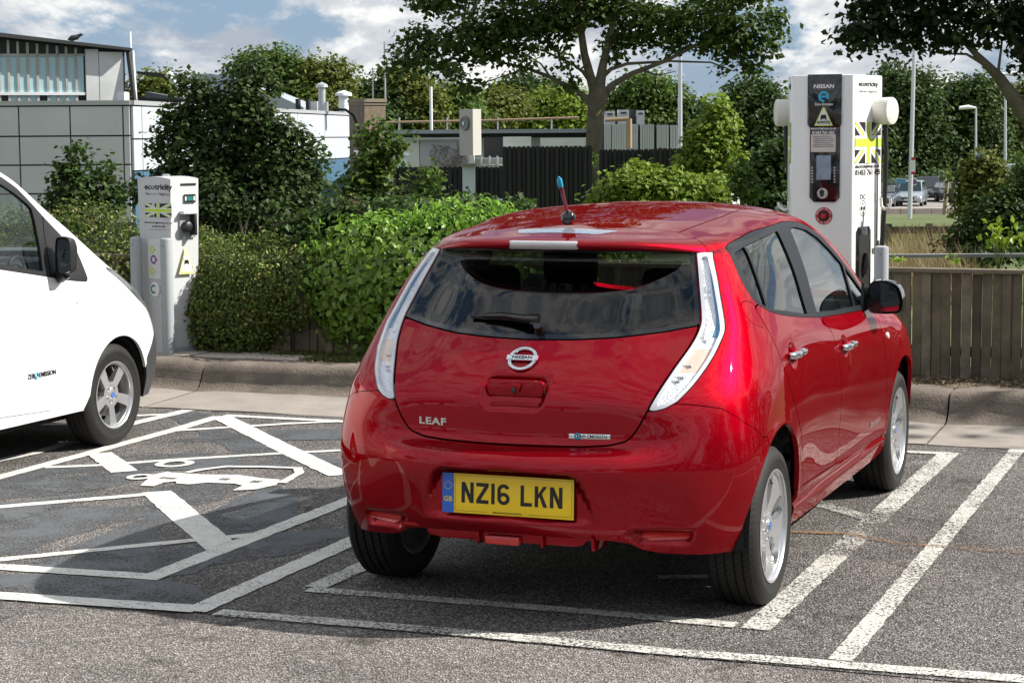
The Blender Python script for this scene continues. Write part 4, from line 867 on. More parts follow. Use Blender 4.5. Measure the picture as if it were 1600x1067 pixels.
# concrete slabs round the small charging post
pav=thing('paving','pale concrete slabs around the small charging post','paving')
for a,b,c,d in ((-6.6,5.37,-5.75,5.88),(-5.73,5.37,-4.92,5.9),(-4.9,5.375,-4.02,5.66),(-4.88,5.68,-4.45,6.05),(-6.6,5.9,-5.75,6.3)):
    mb=MB(); z=.232+rng.normal(0,.002); mb.box((a+.006,b,.18),(c-.006,d,z),rz=rng.normal(0,.006)); mb.build('slab',mat('pale_slab',(.42,.37,.32),.9,bump=(80,.4,.005),var=(3,.14,8),objco=False),pav,bevel=.006)
# ------------------------------------------------------------------ the white van: control net (x from its centre line)
def _vc(side_pts): return side_pts
_vs=lambda y,xo=0:[(.84+xo,y,.25),(.865+xo,y,.36),(.875+xo,y,.5),(.877+xo,y,.65),(.875+xo,y,.8),(.870+xo,y,.92),(.862+xo,y,1.03),(.845+xo,y,1.15),(.812+xo,y,1.35),(.770+xo,y,1.55),(.735+xo,y,1.69),(.67+xo,y,1.79),(.40,y,1.85),(0,y,1.86)]
_z=[.25,.36,.5,.65,.8,.92,1.03,1.15,1.35,1.55,1.69,1.79]
VAN=[
 [(0,-1.0,z) for z in _z[:-1]]+[(0,-.93,1.80),(0,-.8,1.845),(0,-.6,1.86)],
 [(.6,-1.0,z) for z in _z[:-1]]+[(.55,-.93,1.79),(.3,-.78,1.845),(0,-.5,1.86)],
 [(x-.02,-.86,z) for x,_,z in _vs(0)[:-2]]+[(.35,-.6,1.85),(0,-.3,1.86)],
 _vs(0),_vs(.8),
 _vs(1.3)[:9]+[(.770,1.3,1.55),(.738,1.3,1.675),(.685,1.3,1.74),(.42,1.25,1.82),(0,1.2,1.845)],
 _vs(1.8)[:6]+[(.865,1.8,1.03),(.85,1.8,1.13),(.815,1.8,1.35),(.780,1.79,1.545),(.756,1.78,1.650),(.71,1.75,1.695),(.42,1.66,1.80),(0,1.6,1.835)],
 _vs(2.2)[:6]+[(.866,2.2,1.02),(.853,2.2,1.10),(.828,2.2,1.235),(.800,2.19,1.36),(.780,2.18,1.425),(.735,2.16,1.465),(.42,2.08,1.60),(0,2.03,1.65)],
 [(.84,2.67,.25),(.868,2.67,.36),(.880,2.67,.5),(.885,2.67,.65),(.882,2.67,.8),(.875,2.67,.92),(.866,2.67,1.0),(.853,2.67,1.06),(.833,2.66,1.10),(.81,2.65,1.135),(.787,2.64,1.16),(.745,2.63,1.185),(.42,2.60,1.25),(0,2.58,1.27)],
 [(.83,3.0,.25),(.860,3.0,.36),(.870,3.0,.5),(.872,3.0,.65),(.865,3.0,.78),(.850,3.0,.87),(.828,3.0,.925),(.80,2.99,.96),(.77,2.98,.985),(.735,2.97,1.005),(.695,2.97,1.02),(.635,2.96,1.035),(.36,2.95,1.08),(0,2.95,1.095)],
 [(.76,3.25,.25),(.79,3.28,.36),(.80,3.29,.5),(.797,3.28,.63),(.785,3.26,.72),(.765,3.24,.79),(.735,3.23,.83),(.705,3.22,.86),(.675,3.21,.88),(.635,3.20,.895),(.595,3.20,.905),(.54,3.2,.915),(.3,3.2,.955),(0,3.2,.965)],
 [(.57,3.42,.25),(.6,3.46,.36),(.6,3.47,.5),(.6,3.46,.62),(.59,3.44,.70),(.57,3.42,.75),(.55,3.40,.78),(.52,3.38,.80),(.49,3.37,.81),(.46,3.36,.82),(.42,3.36,.825),(.37,3.35,.83),(.2,3.35,.85),(0,3.35,.855)],
 [(.3,3.50,.25),(.3,3.54,.36),(.3,3.55,.5),(.3,3.54,.62),(.29,3.51,.69),(.28,3.49,.73),(.27,3.47,.755),(.25,3.45,.77),(.23,3.44,.78),(.21,3.44,.785),(.19,3.43,.79),(.16,3.43,.795),(.08,3.43,.80),(0,3.43,.802)],
 [(0,3.53,.25),(0,3.57,.36),(0,3.58,.5),(0,3.56,.61),(0,3.54,.67),(0,3.52,.70),(0,3.50,.72),(0,3.49,.735),(0,3.485,.742),(0,3.48,.748),(0,3.475,.753),(0,3.47,.758),(0,3.46,.765),(0,3.455,.77)],
]
VNU=[10,8,14,16,16,24,22,24,22,18,14,10,8]; VNV=[5,7,8,8,7,7,8,10,10,8,7,12,14]
def build_van():
    van=thing('white_van','white electric van with a black mirror, only its front end in view at the left','van',(-4.735,0,0))
    S=skin(VAN,VNU,VNV,fair=16,fairv=8); V,T=grid_mesh(S); N=normals(V,T); used=np.zeros(len(V),bool);used[T]=True;m=np.cumsum(used)-1; s=SK(V[used],N[used],m[T])
    def lip(V,N):
        w=0
        for yc,zc,r in ((2.735,.345,.330),(-.02,.345,.330)): d=np.hypot(V[:,1]-yc,V[:,2]-zc)-r; w=w+np.exp(-(d/.03)**2)*.014*(V[:,2]>.2)*(np.abs(V[:,0])>.6)
        return np.stack([np.sign(V[:,0])*w,0*w,0*w],1)
    s=s.move(lip); rest=s
    for yc,zc,r in ((2.735,.345,.318),(-.02,.345,.318)):
        def arch(V):
            d=np.hypot(V[:,1]-yc,V[:,2]-zc)-r; lo=V[:,2]<zc; d[lo]=np.abs(V[lo,1]-yc)-r; d[np.abs(V[:,0])<.5]=.5; return d
        rest=rest.cut(-arch(rest.V))
    # side glazing: black surround with the pane inside, black sail in front
    FR=[(.45,1.20),(1.0,1.178),(1.606,1.135),(2.062,1.062),(2.181,1.040),(2.30,1.024),(2.428,1.010),(2.436,1.03),(2.388,1.180),(2.30,1.255),(2.219,1.319),(2.125,1.391),(2.029,1.470),(1.892,1.575),(1.768,1.640),(1.60,1.695),(1.2,1.715),(.6,1.72),(.45,1.70)]
    GLS=[(.60,1.21),(1.0,1.20),(1.606,1.165),(2.005,1.100),(2.012,1.245),(2.008,1.396),(2.000,1.456),(1.958,1.488),(1.851,1.550),(1.744,1.600),(1.55,1.650),(1.2,1.665),(.6,1.665)]
    fr,rest=rest.carve(side(FR,xmin=.6),.0012); gl,fr=fr.carve(side(GLS,xmin=.5),.001)
    SAIL=[(2.075,1.05),(2.44,1.0),(2.47,1.1),(2.388,1.187),(2.219,1.327),(2.10,1.42),(2.075,1.3)]
    sl,fr=fr.carve(side(SAIL,xmin=.5),.002)
    for sg in (1,-1):
        gl.cut(-sg*gl.V[:,0]).off(-.012).obj('side_window',M_glassf,van,flange=0); fr.cut(-sg*fr.V[:,0]).obj('window_frame',M_black,van,flange=.02); sl.cut(-sg*sl.V[:,0]).off(.002).obj('mirror_sail',M_black,van,flange=.012)
    ws,rest=rest.carve(top([(0,1.42),(.4,1.44),(.62,1.55),(.66,1.8),(.70,2.1),(.735,2.4),(.70,2.62),(.4,2.72),(0,2.76)],1.1),.002); ws.off(-.002).obj('windscreen',M_glassf,van,flange=0)
    HL=curve_poly([(2.66,1.075),(2.78,1.055),(2.95,.975),(3.10,.865),(3.20,.76),(3.13,.80),(2.98,.88),(2.82,.985)],4)
    hl,rest=rest.carve(side(HL,xmin=.45),.002)
    for sg in (1,-1):
        q=hl.cut(-sg*hl.V[:,0]); t=bpy.data.objects.new('headlight',None); link(t,van); q.obj('lens',M_lens,t,flange=.01); q.off(-.016).obj('reflector',mat('dark_lamp_housing',(.08,.09,.09),.25,metal=.5),t,flange=0)
    FD=[(.98,1.30),(.98,.335),(1.547,.318),(2.05,.295),(2.146,.315),(2.205,.391),(2.230,.578),(2.224,.803),(2.184,1.04),(2.14,1.2),(1.9,1.45)]
    fd,rest=rest.carve(side(FD,xmin=.6),.0025)
    for sg in (1,-1): 
        o=fd.cut(-sg*fd.V[:,0]).obj('front_door',M_white,van)
        if sg>0: ro=o
    bb,rest=rest.carve(lambda V:np.maximum(V[:,2]-np.interp(V[:,1],[3.0,3.06,3.20,3.3],[.36,.475,.600,.66]),3.005-V[:,1]),.002); bb.off(.004).obj('front_bumper',mat('dark_grey_plastic',(.035,.037,.04),.5),van,flange=.02)
    bp_,rest=rest.carve(top([(0,2.79),(.4,2.75),(.73,2.62),(.74,2.9),(.60,3.2),(.5,3.36),(0,3.42)],.7),.002); bp_.obj('bonnet',M_white,van)
    for sg in (1,-1): rest.cut(-sg*rest.V[:,0]).obj('body_side',M_white,van,flange=.02)
    lo=s.cut(np.maximum(s.V[:,2]-.98,s_arch2(s.V))); lo.off(-.06).obj('inner_structure',M_dark,van,flange=0)
    m=MB(); m.box((-.66,-.9,.18),(.66,3.3,.24)); m.build('underbody',mat('dark_structure'),van)
    for yc in (2.735,-.02):
        for sg in (1,-1):
            m=MB(); pts=[(.315*math.cos(a),.315*math.sin(a)) for a in np.linspace(-.25,math.pi+.25,24)]; vs=[]
            for x in (.58,.85): vs+=[(sg*x,yc+p[0],.345+p[1]) for p in pts]
            n=len(pts); m.add(vs,[(i,i+1,n+i+1,n+i) for i in range(n-1)]+[list(range(n))]); m.build('wheel_arch_liner',mat('dark_structure'),van)
    # dashboard with its round air vent, steering wheel
    dk=mat('dash_plastic',(.030,.034,.040),.55)
    m=MB(); m.prism([(1.60,.80),(2.50,.80),(2.62,1.10),(2.30,1.16),(1.95,1.155),(1.78,1.12),(1.62,1.06)],-.76,.76,'x'); m.build('dashboard',dk,van,bevel=.03)
    m=MB(); m.tube([(.775+.0,1.86+.072*math.cos(a),1.135+.055*math.sin(a)) for a in np.linspace(0,2*math.pi,25)],.010,8,False); m.build('air_vent',M_black,van,smooth=True)
    m=MB(); c=Vector((.40,1.60,1.10)); ax=Vector((0,-1,.6)).normalized(); e1=Vector((1,0,0)); e2=ax.cross(e1); m.tube([c+e1*.19*math.cos(a)+e2*.19*math.sin(a) for a in np.linspace(0,2*math.pi,29)],.016,8,False); m.tube([c-e1*.18,c+e1*.18],.02); m.build('steering_wheel',M_black,van,smooth=True)
    for x in (-.4,.4):
        t=bpy.data.objects.new('seat',None); link(t,van); m=MB(); m.box((x-.25,.7,.5),(x+.25,1.2,.72)); m.build('cushion',M_seat,t,bevel=.05); m=MB(); m.prism([(.72,.7),(.86,.7),(.66,1.30),(.54,1.28)],x-.24,x+.24,'x'); m.build('backrest',M_seat,t,bevel=.04)
    # mirror
    for sg in (1,-1):
        t=bpy.data.objects.new('door_mirror',None); link(t,van)
        out_=[(.885+(a-.905)*.66,b) for a,b in curve_poly([(.905,1.085),(.900,1.17),(.908,1.26),(.935,1.29),(1.03,1.285),(1.055,1.25),(1.06,1.16),(1.05,1.09),(1.0,1.075),(.93,1.075)],4)]; n_=len(out_); cx,cz=.935,1.18
        m=MB(); vs=[]; ly=[(2.10,.955),(2.085,1.0),(2.11,1.03),(2.15,.95),(2.18,.7),(2.195,.3)]
        for y,k in ly: vs+=[(sg*(cx+(a-cx)*k),y,cz+(b-cz)*k) for a,b in out_]
        m.add(vs,[(r*n_+i,r*n_+(i+1)%n_,(r+1)*n_+(i+1)%n_,(r+1)*n_+i) for r in range(len(ly)-1) for i in range(n_)]+[[(len(ly)-1)*n_+i for i in range(n_)],list(range(n_))[::-1]]); m.build('mirror_shell',M_black,t,smooth=True,autos=50)
        m=MB(); m.add([(sg*(cx+(a-cx)*.86),2.096,cz+(b-cz)*.90) for a,b in out_],[list(range(n_))]); m.build('mirror_glass',mat('mirror_silver',(.75,.8,.85),.01,metal=1),t)
        m=MB(); m.tube([(sg*.83,2.15,1.075),(sg*.88,2.14,1.055),(sg*.93,2.12,1.075)],[.04,.032,.028],10); m.build('mirror_arm',M_silver if sg<0 else M_black,t,smooth=True)
    p,n=closest(s,(.88,2.312,.90)); m=MB(); m.lathe([(0,.007),(.014,.006),(.02,0)],20,'z'); q=m.build('side_repeater',mat('clear_repeater',(.78,.76,.74),.2,coat=.8),van,smooth=True); q.scale=(1.3,.7,1); place(q,facing(Vector(p),Vector(n))@Matrix.Diagonal((1.3,.75,1,1)))
    p,n=closest(s,(.88,1.93,.524)); n=Vector(n); lettering(ro,'ZERO EMISSION',.027,M_ktext,Vector(p)+n*.0025,n,bold=.015,ext=.002,name='door_badge'); 
    m=MB(); m.lathe([(.012,.001),(.016,.004),(.021,.001)],24,'z'); q=m.build('zero_ring',M_cyan,ro); p,n=closest(s,(.88,1.868,.522)); place(q,facing(Vector(p)+Vector(n)*.003,Vector(n)))
    for y in (2.69,-.02):
        for sg in (1,-1): make_wheel(van,sg*.872,y,.622,.185,.202,'star',sg)
    return van
def s_arch2(V):
    r=np.full(len(V),-1.)
    for yc,zc in ((2.735,.345),(-.02,.345)): r=np.maximum(r,.40-np.hypot(V[:,1]-yc,V[:,2]-zc))
    r[np.abs(V[:,0])<.5]=-1; return r
VANO=build_van()
# ------------------------------------------------------------------ charging posts, bollards
def pray(px,py): o=Vector((2.7187,-7.6158,1.8501)); return o,(at(px,py,1)-o)
def hit(px,py,P,N):
    o,d=pray(px,py); t=(Vector(P)-o).dot(N)/d.dot(N); return o+d*t
class Face:
    """a flat side of a cabinet: px positions read off the photograph become metric (u,v) on that side"""
    def __init__(s,parent,P,right,up=(0,0,1)):
        s.p=parent; s.P=Vector(P); s.r=Vector(right).normalized(); s.u=Vector(up); s.u=(s.u-s.r*s.u.dot(s.r)).normalized(); s.n=s.r.cross(s.u); s.inv=parent.matrix_basis.inverted()
    def uv(s,px,py): q=hit(px,py,s.P,s.n)-s.P; return q.dot(s.r),q.dot(s.u)
    def mw(s,u,v,d=.0015): return s.inv@(Matrix.Translation(s.P+s.r*u+s.u*v+s.n*d)@Matrix((s.r,s.u,s.n)).transposed().to_4x4())
    def put(s,name,mb,m,u,v,d=.0015,parent=None,**k):
        o=mb.build(name,m,parent or s.p,**k); place(o,s.mw(u,v,d)) ; return o
    def text(s,t,h,m,u,v,d=.002,**k):
        o=obj('lettering',text_mesh(t,h,m,**k),s.p); return place(o,s.mw(u,v,d))
def rrect(w,h,r=.01,n=4):
    p=[]
    for cx,cy,a in ((w/2-r,h/2-r,0),(-w/2+r,h/2-r,90),(-w/2+r,-h/2+r,180),(w/2-r,-h/2+r,270)):
        for k in range(n+1): t=math.radians(a+90*k/n); p.append((cx+r*math.cos(t),cy+r*math.sin(t)))
    return p
def clip_strip(W,H,sx,sy,wd):
    """diagonal band through the centre, clipped to the W x H rectangle"""
    d=Vector((W*sx,H*sy)).normalized(); n=Vector((-d.y,d.x)); L=W+H
    poly=[d*-L+n*wd/2,d*-L-n*wd/2,d*L-n*wd/2,d*L+n*wd/2]
    for ax,lim,sg in ((0,W/2,1),(0,-W/2,-1),(1,H/2,1),(1,-H/2,-1)):
        o=[]
        for i in range(len(poly)):
            a,b=poly[i],poly[(i+1)%len(poly)]; fa=(a[ax]-lim)*sg; fb=(b[ax]-lim)*sg
            if fa<=0: o.append(a)
            if (fa<=0)!=(fb<=0): o.append(a+(b-a)*(fa/(fa-fb)))
        poly=o
    return [tuple(p) for p in poly]
def flag(face,u,v,W,H,u0=None):
    """green, black and white union flag decal in thin layers; cut off at the edge of the side when u0 is given"""
    t=bpy.data.objects.new('flag_decal',None); link(t,face.p); place(t,face.mw(u,v,.0012))
    e=.00045
    def lay(name,polys,m,k):
        mb=MB(); 
        for p in polys:
            if len(p)>2: mb.prism(p,k*e,(k+.8)*e,'z')
        mb.build(name,m,t)
    R=lambda a,b,c,d:[(a,b),(c,b),(c,d),(a,d)]
    lay('dark_field',[R(-W/2,-H/2,W/2,H/2)],M_ktext,0)
    lay('white_diagonal',[clip_strip(W,H,1,1,H*.20)],M_wtext,1); lay('white_diagonal',[clip_strip(W,H,-1,1,H*.20)],M_wtext,2)
    lay('green_diagonal',[clip_strip(W,H,1,1,H*.075)],M_lime,3); lay('green_diagonal',[clip_strip(W,H,-1,1,H*.075)],M_lime,4)
    lay('white_cross',[R(-W/2,-H*.17,W/2,H*.17)],M_wtext,5); lay('white_cross',[R(-H*.17,-H/2,H*.17,H/2)],M_wtext,6)
    lay('green_cross',[R(-W/2,-H*.10,W/2,H*.10)],M_lime,7); lay('green_cross',[R(-H*.10,-H/2,H*.10,H/2)],M_lime,8)
    return t
def bollard(x,y,z,h,label,r=.046):
    b=thing('bollard',label,'bollard',(x,y,z),0,'grey steel bollards guarding the charging posts')
    m=MB(); m.lathe([(r,-.02),(r,h-.02),(r*.93,h-.008),(r*.6,h-.001),(0,h)],28,'z'); m.build('tube',M_boll,b,smooth=True,autos=50)
    m=MB(); m.lathe([(0,0),(.0045,0)],8,'y',c=(0,-r-.0006,h-.055)); m.build('screw',M_black,b)
    return b
M_boll=mat('grey_powder_coat',(.33,.355,.37),.42,coat=.15,var=(30,.04))
M_cab=mat('silver_cabinet',(.55,.56,.575),.40,metal=.0,coat=.2,var=(2,.04))
M_cabw=mat('white_cabinet',(.80,.80,.79),.30,coat=.4)
bollard(-5.12,5.41,.20,.905,'grey steel bollard directly in front of the small charging post, the nearer one')
bollard(-5.44,5.50,.20,.905,'grey steel bollard left of the small charging post, just above the white van bonnet')
bollard(.235,5.50,.20,.915,"grey steel bollard at the right of the tall white charger, above the red car's mirror")
# small post --------------------------------------------------------
TH=math.radians(-20)
cp=thing('charging_post','waist-high silver charging post with green flag decal behind two bollards','charging post',(-5.240,5.655,.228),TH,'electric car charging posts')
Rz=Matrix.Rotation(TH,3,'Z')
def L2W(o,v): return o.matrix_basis@Vector(v)
w0,w1,d0,d1,HH=.145,.196,.125,.135,1.315
m=MB(); secs=[(0,0),(.5,.42),(1,1)]
def ringp(w,d,z,arch=0):
    p=[]; 
    for x in (-1,-.5,0,.5,1): p.append((x*w,-d-.012*(1-x*x),z+arch*(1-x*x)))
    for x in (1,.5,0,-.5,-1): p.append((x*w,d+.0*(1-x*x),z+arch*(1-x*x)))
    return p
vs=[]; ks=[(0,0),(.25,.35),(.5,.64),(.75,.85),(1,1)]
for k,e in ks: vs+=ringp(w0+(w1-w0)*e,d0+(d1-d0)*e,HH*k,.018 if k==1 else 0)
n=10; fs=[(r*n+i,r*n+(i+1)%n,(r+1)*n+(i+1)%n,(r+1)*n+i) for r in range(len(ks)-1) for i in range(n)]
m.add(vs,fs); m.add([vs[(len(ks)-1)*n+i] for i in range(n)],[(0,1,8,9),(1,2,7,8),(2,3,6,7),(3,4,5,6)]); m.build('cabinet',M_cab,cp,smooth=True,autos=25)
m=MB(); m.prism([(-.15,-.13),(.15,-.13),(.15,.14),(-.15,.14)],-.03,.045); m.build('plinth',M_boll,cp,bevel=.01)
m=MB(); m.lathe([(.03,0),(.03,.016),(.02,.02),(0,.02)],14,'z',c=(-.02,0,HH+.014)); m.build('top_cap',M_silver,cp)
pf=L2W(cp,(0,-d1-.009,1.0)); ff=Face(cp,pf,Rz@Vector((1,0,0)),Vector((0,0,1)))
def hpx(face,x0,y0,x1,y1): a=face.uv(x0,y0);b=face.uv(x1,y1); return (a[0]+b[0])/2,(a[1]+b[1])/2,abs(b[0]-a[0]),abs(b[1]-a[1])
def tx(face,txt,x0,y0,x1,y1,m,bold=0,**k):
    """lettering that fills the box"""
    u,v,w,h=hpx(face,x0,y0,x1,y1); me=text_mesh(txt,h,m,bold,1,**k); X=[q.co.x for q in me.vertices]; sx=w/(max(X)-min(X)); cxx=(max(X)+min(X))/2; Y=[q.co.y for q in me.vertices]; cy=(max(Y)+min(Y))/2
    for q in me.vertices: q.co.x=(q.co.x-cxx)*sx; q.co.y-=cy
    o=obj('lettering',me,face.p); place(o,face.mw(u,v,.002)); return o
tx(ff,'ecotricity',226,289,269.5,298.5,M_ktext,bold=.035)
tx(ff,'Electric Highway',228,301.5,267,306,mat('grey_print',(.12,.12,.12),.5))
u,v,w,h=hpx(ff,227,317.5,268.5,340.5); flag(ff,u,v,w,h)
tx(ff,'electrichighway.co.uk',225.5,346.6,270,350.4,M_ktext,bold=.03)
tx(ff,'01453 761 455',238,352.4,258,355.6,M_ktext,bold=.03); tx(ff,'or scan to charge your car',233,358,266,360.5,mat('grey_print'))
u,v,w,h=hpx(ff,231,373,262,437); m=MB(); m.prism(rrect(w,h,.006),0,.0012); po=ff.put('notice',m,mat('notice_sheet',(.68,.67,.68),.5),u,v)
for k,(a,b,c,d,mm) in enumerate([(234,386,243,394,M_lime),(235,402,246,409,mat('purple_print',(.20,.06,.26),.5)),(234,420,243,428,M_lime)]):
    u,v,w,h=hpx(ff,a,b,c,d); m=MB(); m.lathe([(w*.24,0),(w*.42,0)],18,'z'); m.box((w*.2,-h*.14,0),(w*.6,h*.14,.0004)); ff.put('notice_symbol',m,mm,u,v,.0035)
for a,b,c,d,t in ((233,376,255,378,'In addition to this notice'),(233,379,257,381,'the following connectors'),(245,389,258,394,'Socket'),(247,405,258,410,'Plug in'),(245,423,258,428,'Socket'),(234,432,256,434,'Please park considerately')): tx(ff,t,a,b,c,d,mat('grey_print'))
u,v,w,h=hpx(ff,230.5,439.5,254,464.5); m=MB(); m.lathe([(0,.0008),(h/2,.0008),(h/2,0)],40,'z'); ff.put('round_sticker',m,M_wtext,u,v)
m=MB(); q=[]; 
for a in np.linspace(.9,5.4,16): q.append((h*.30*math.cos(a),h*.30*math.sin(a)))
for a in np.linspace(5.4,.9,16): q.append((h*.17*math.cos(a),h*.17*math.sin(a)))
qn=len(q)//2; m.add([(x,y,.0012) for x,y in q],[(i,i+1,2*qn-2-i,2*qn-1-i) for i in range(qn-1)]); ff.put('round_sticker_mark',m,mat('teal_print',(.01,.22,.17),.5),u-w*.08,v,.0016)
tx(ff,'charge',251,447,262,451,mat('teal_print')); tx(ff,'your car',251,454,262,458,mat('teal_print'))
# the side with the socket
ps=L2W(cp,(w1+.001,0,1.0)); fr_=Face(cp,ps,Rz@Vector((0,1,0)),Vector((0,0,1)))
u,v,w,h=hpx(fr_,282,287,306,289.5); m=MB(); m.box((-w/2,-h/2,0),(w/2,h/2,.001)); fr_.put('vent_slot',m,M_black,u,v)
u,v,w,h=hpx(fr_,287,304,305,316.5); m=MB(); m.prism(rrect(w,h,.005),0,.004); fr_.put('display_frame',m,M_black,u,v); m=MB(); m.box((-w*.24,-h*.25,.0045),(w*.24,h*.25,.006)); fr_.put('display',m,mat('teal_screen',(.02,.17,.16),.15,coat=.6),u,v); 
for sx in (-1,1):
    m=MB(); m.box((sx*w*.38-w*.06,-h*.24,.0045),(sx*w*.38+w*.06,h*.24,.0058)); fr_.put('display_label',m,M_wtext,u,v)
u,v,w,h=hpx(fr_,280,331,305.5,371); m=MB(); 
m.prism([(-w/2,-h/2),(w/2,-h/2),(w/2,h/2),(-w/2,h/2)],0,.0012); fr_.put('socket_panel',m,mat('cabinet_recess',(.30,.31,.33),.45,metal=.2),u,v)
m=MB(); m.prism([(-w*.5,h*.40),(w*.5,h*.40),(w*.46,h*.53),(-w*.46,h*.53)],0,.045); fr_.put('socket_hood',m,M_cab,u,v,bevel=.004)
m=MB(); m.lathe([(0,.05),(.03,.05),(.040,.042),(.043,.0)],28,'z'); fr_.put('charging_socket',m,M_black,u-w*.14,v-h*.08,smooth=True,autos=40)
m=MB(); m.box((-.012,-h*.40,0),(.012,h*.42,.060)); fr_.put('socket_flap',m,M_black,u+w*.22,v,bevel=.004)
u,v,w,h=hpx(fr_,278.5,384.5,303.5,427)
def tri(face,u,v,w,h,car=True,txt='ecotricity'):
    m=MB(); m.prism([(-w/2,-h/2),(w/2,-h/2),(0,h/2)],0,.0008); face.put('warning_triangle',m,mat('pale_yellow_print',(.78,.74,.25),.5),u,v)
    m=MB(); m.prism([(-w*.40,-h*.42),(w*.40,-h*.42),(0,h*.36)],.001,.0016); face.put('triangle_field',m,M_wtext,u,v)
    m=MB(); s_=w*.15; m.prism([(-s_,-s_*.6),(s_,-s_*.6),(s_,s_*.15),(s_*.7,s_*.75),(-s_*.7,s_*.75),(-s_,s_*.15)],.0018,.0024); m.box((-s_,-s_*.95,.0018),(-s_*.6,-s_*.6,.0024)); m.box((s_*.6,-s_*.95,.0018),(s_,-s_*.6,.0024)); m.box((-s_*1.2,s_*.5,.0018),(-s_*1.02,s_*1.5,.0024)); face.put('car_symbol',m,M_ktext,u,v-h*.08)
tri(fr_,u,v,w,h); tx(fr_,'ecotricity',284,416.5,301,423.5,M_ktext,bold=.04)
# tall rapid charger -----------------------------------------------
rc=thing('rapid_charger','tall white rapid charger with black screen panel, standing behind the red car','charging post',(-.175,5.75,.21),math.radians(1.5),'electric car charging posts')
Rr=Matrix.Rotation(math.radians(1.5),3,'Z'); HT=2.025
fx,fy=.205,-.25; sx_,sy_=.322,.185
plan=[(-fx,fy),(fx,fy),(sx_,sy_),(.26,.30),(-.26,.30),(-sx_,sy_)]
m=MB(); m.prism(plan,0,HT); m.build('cabinet',M_cabw,rc,bevel=.012)
m=MB(); m.prism([(x*1.03,y*1.03) for x,y in plan],-.05,.06); m.build('plinth',M_boll,rc,bevel=.01)
cf=Face(rc,L2W(rc,(0,fy,1)),Rr@Vector((1,0,0))); dirR=Vector((sx_-fx,sy_-fy,0)).normalized(); cr=Face(rc,L2W(rc,(fx,fy,1)),Rr@dirR); dirL=Vector((fx-sx_,-(sy_-fy),0)); dirL=Vector((-fx+sx_,fy-sy_,0)).normalized(); cl=Face(rc,L2W(rc,(-sx_,sy_,1)),Rr@dirL)
u,v,w,h=hpx(cf,1262.7,117,1315,199); m=MB(); m.prism([(-w/2,-h/2+.02),(-w/2+.012,-h/2),(w/2-.012,-h/2),(w/2,-h/2+.02),(w/2,h/2),(-w/2,h/2)],0,.012); cf.put('upper_panel',m,M_gloss,u,v,bevel=.002)
u,v,w,h=hpx(cf,1266,199.5,1312,316); m=MB(); m.prism([(-w/2,-h/2+.03),(-w/2+.03,-h/2),(w/2-.03,-h/2),(w/2,-h/2+.03),(w/2,h/2),(-w/2,h/2)],0,.010); cf.put('screen_panel',m,M_gloss,u,v,bevel=.002)
def ft(*a,d=.014,**k): o=tx(cf,*a,**k); o.matrix_basis=o.matrix_basis@Matrix.Translation((0,0,d)); return o
ft('NISSAN',1272.5,132.5,1304,138,M_wtext,bold=.05); ft('Zero Emission',1273.5,161.5,1302,165,M_wtext,bold=.02)
u,v,w,h=hpx(cf,1279.5,143,1296,160); m=MB(); A=np.linspace(-.55,4.9,26); q=[(w*.5*math.cos(a),w*.5*math.sin(a)) for a in A]+[(w*.30*math.cos(a),w*.30*math.sin(a)) for a in A[::-1]]; n=len(A); m.add([(x,y,.0135) for x,y in q],[(i,i+1,2*n-2-i,2*n-1-i) for i in range(n-1)]); m.box((-w*.26,-w*.09,.0137),(w*.44,w*.09,.0142)); cf.put('round_mark',m,mat('cyan_emblem',(.02,.42,.68),.4),u,v)
u,v,w,h=hpx(cf,1273,168.5,1302,197)
m=MB(); m.prism([(-w/2,-h/2),(w/2,-h/2),(w*.06,h/2),(-w*.06,h/2)],.0125,.0132); cf.put('warning_triangle',m,M_lime,u,v)
m=MB(); m.prism([(-w*.44,-h*.45),(w*.44,-h*.45),(w*.045,h*.44),(-w*.045,h*.44)],.0135,.0140); cf.put('triangle_field',m,mat('soft_white_print',(.70,.74,.66),.5),u,v)
m=MB(); s_=w*.16; m.prism([(-s_,-s_*.6),(s_,-s_*.6),(s_,s_*.15),(s_*.7,s_*.75),(-s_*.7,s_*.75),(-s_,s_*.15)],.0142,.0147); m.box((-s_,-s_*.95,.0142),(-s_*.6,-s_*.6,.0147)); m.box((s_*.6,-s_*.95,.0142),(s_,-s_*.6,.0147)); cf.put('car_symbol',m,M_ktext,u,v-h*.02)
ft('ecotricity',1277,189,1298,194.5,M_ktext,bold=.03,d=.0145)
ft('electrichighway.co.uk',1267.5,200,1307,203,M_wtext,bold=.02); ft('01453 761 455',1270,205.5,1304,209.5,M_wtext,bold=.04)
u,v,w,h=hpx(cf,1267,209.5,1307,238.5); m=MB(); m.prism(rrect(w,h,.006),.0105,.0122); cf.put('notice',m,mat('red_edge',(.30,.04,.05),.5),u,v); m=MB(); m.box((-w/2+.004,-h/2+.004,.0126),(w/2-.004,h/2-.004,.0132)); cf.put('notice_sheet',m,mat('warm_sheet',(.60,.56,.54),.5),u,v)
for k in range(6): 
    a=1270+rng.uniform(0,2); ft('charging instructions for drivers please read'[:30+k*2],a,213+k*3.1,1304-rng.uniform(0,5),214.6+k*3.1,mat('grey_print'),d=.0135)
u,v,w,h=hpx(cf,1276.5,243,1298.5,281); m=MB(); m.prism(rrect(w,h,.004),.0105,.014); cf.put('touch_screen',m,mat('grey_screen',(.22,.27,.36),.12,coat=.8,var=(14,.25)),u,v)
ft('ecotricity',1281,263,1294,270,mat('pale_screen_print',(.45,.5,.56),.4),d=.0145)
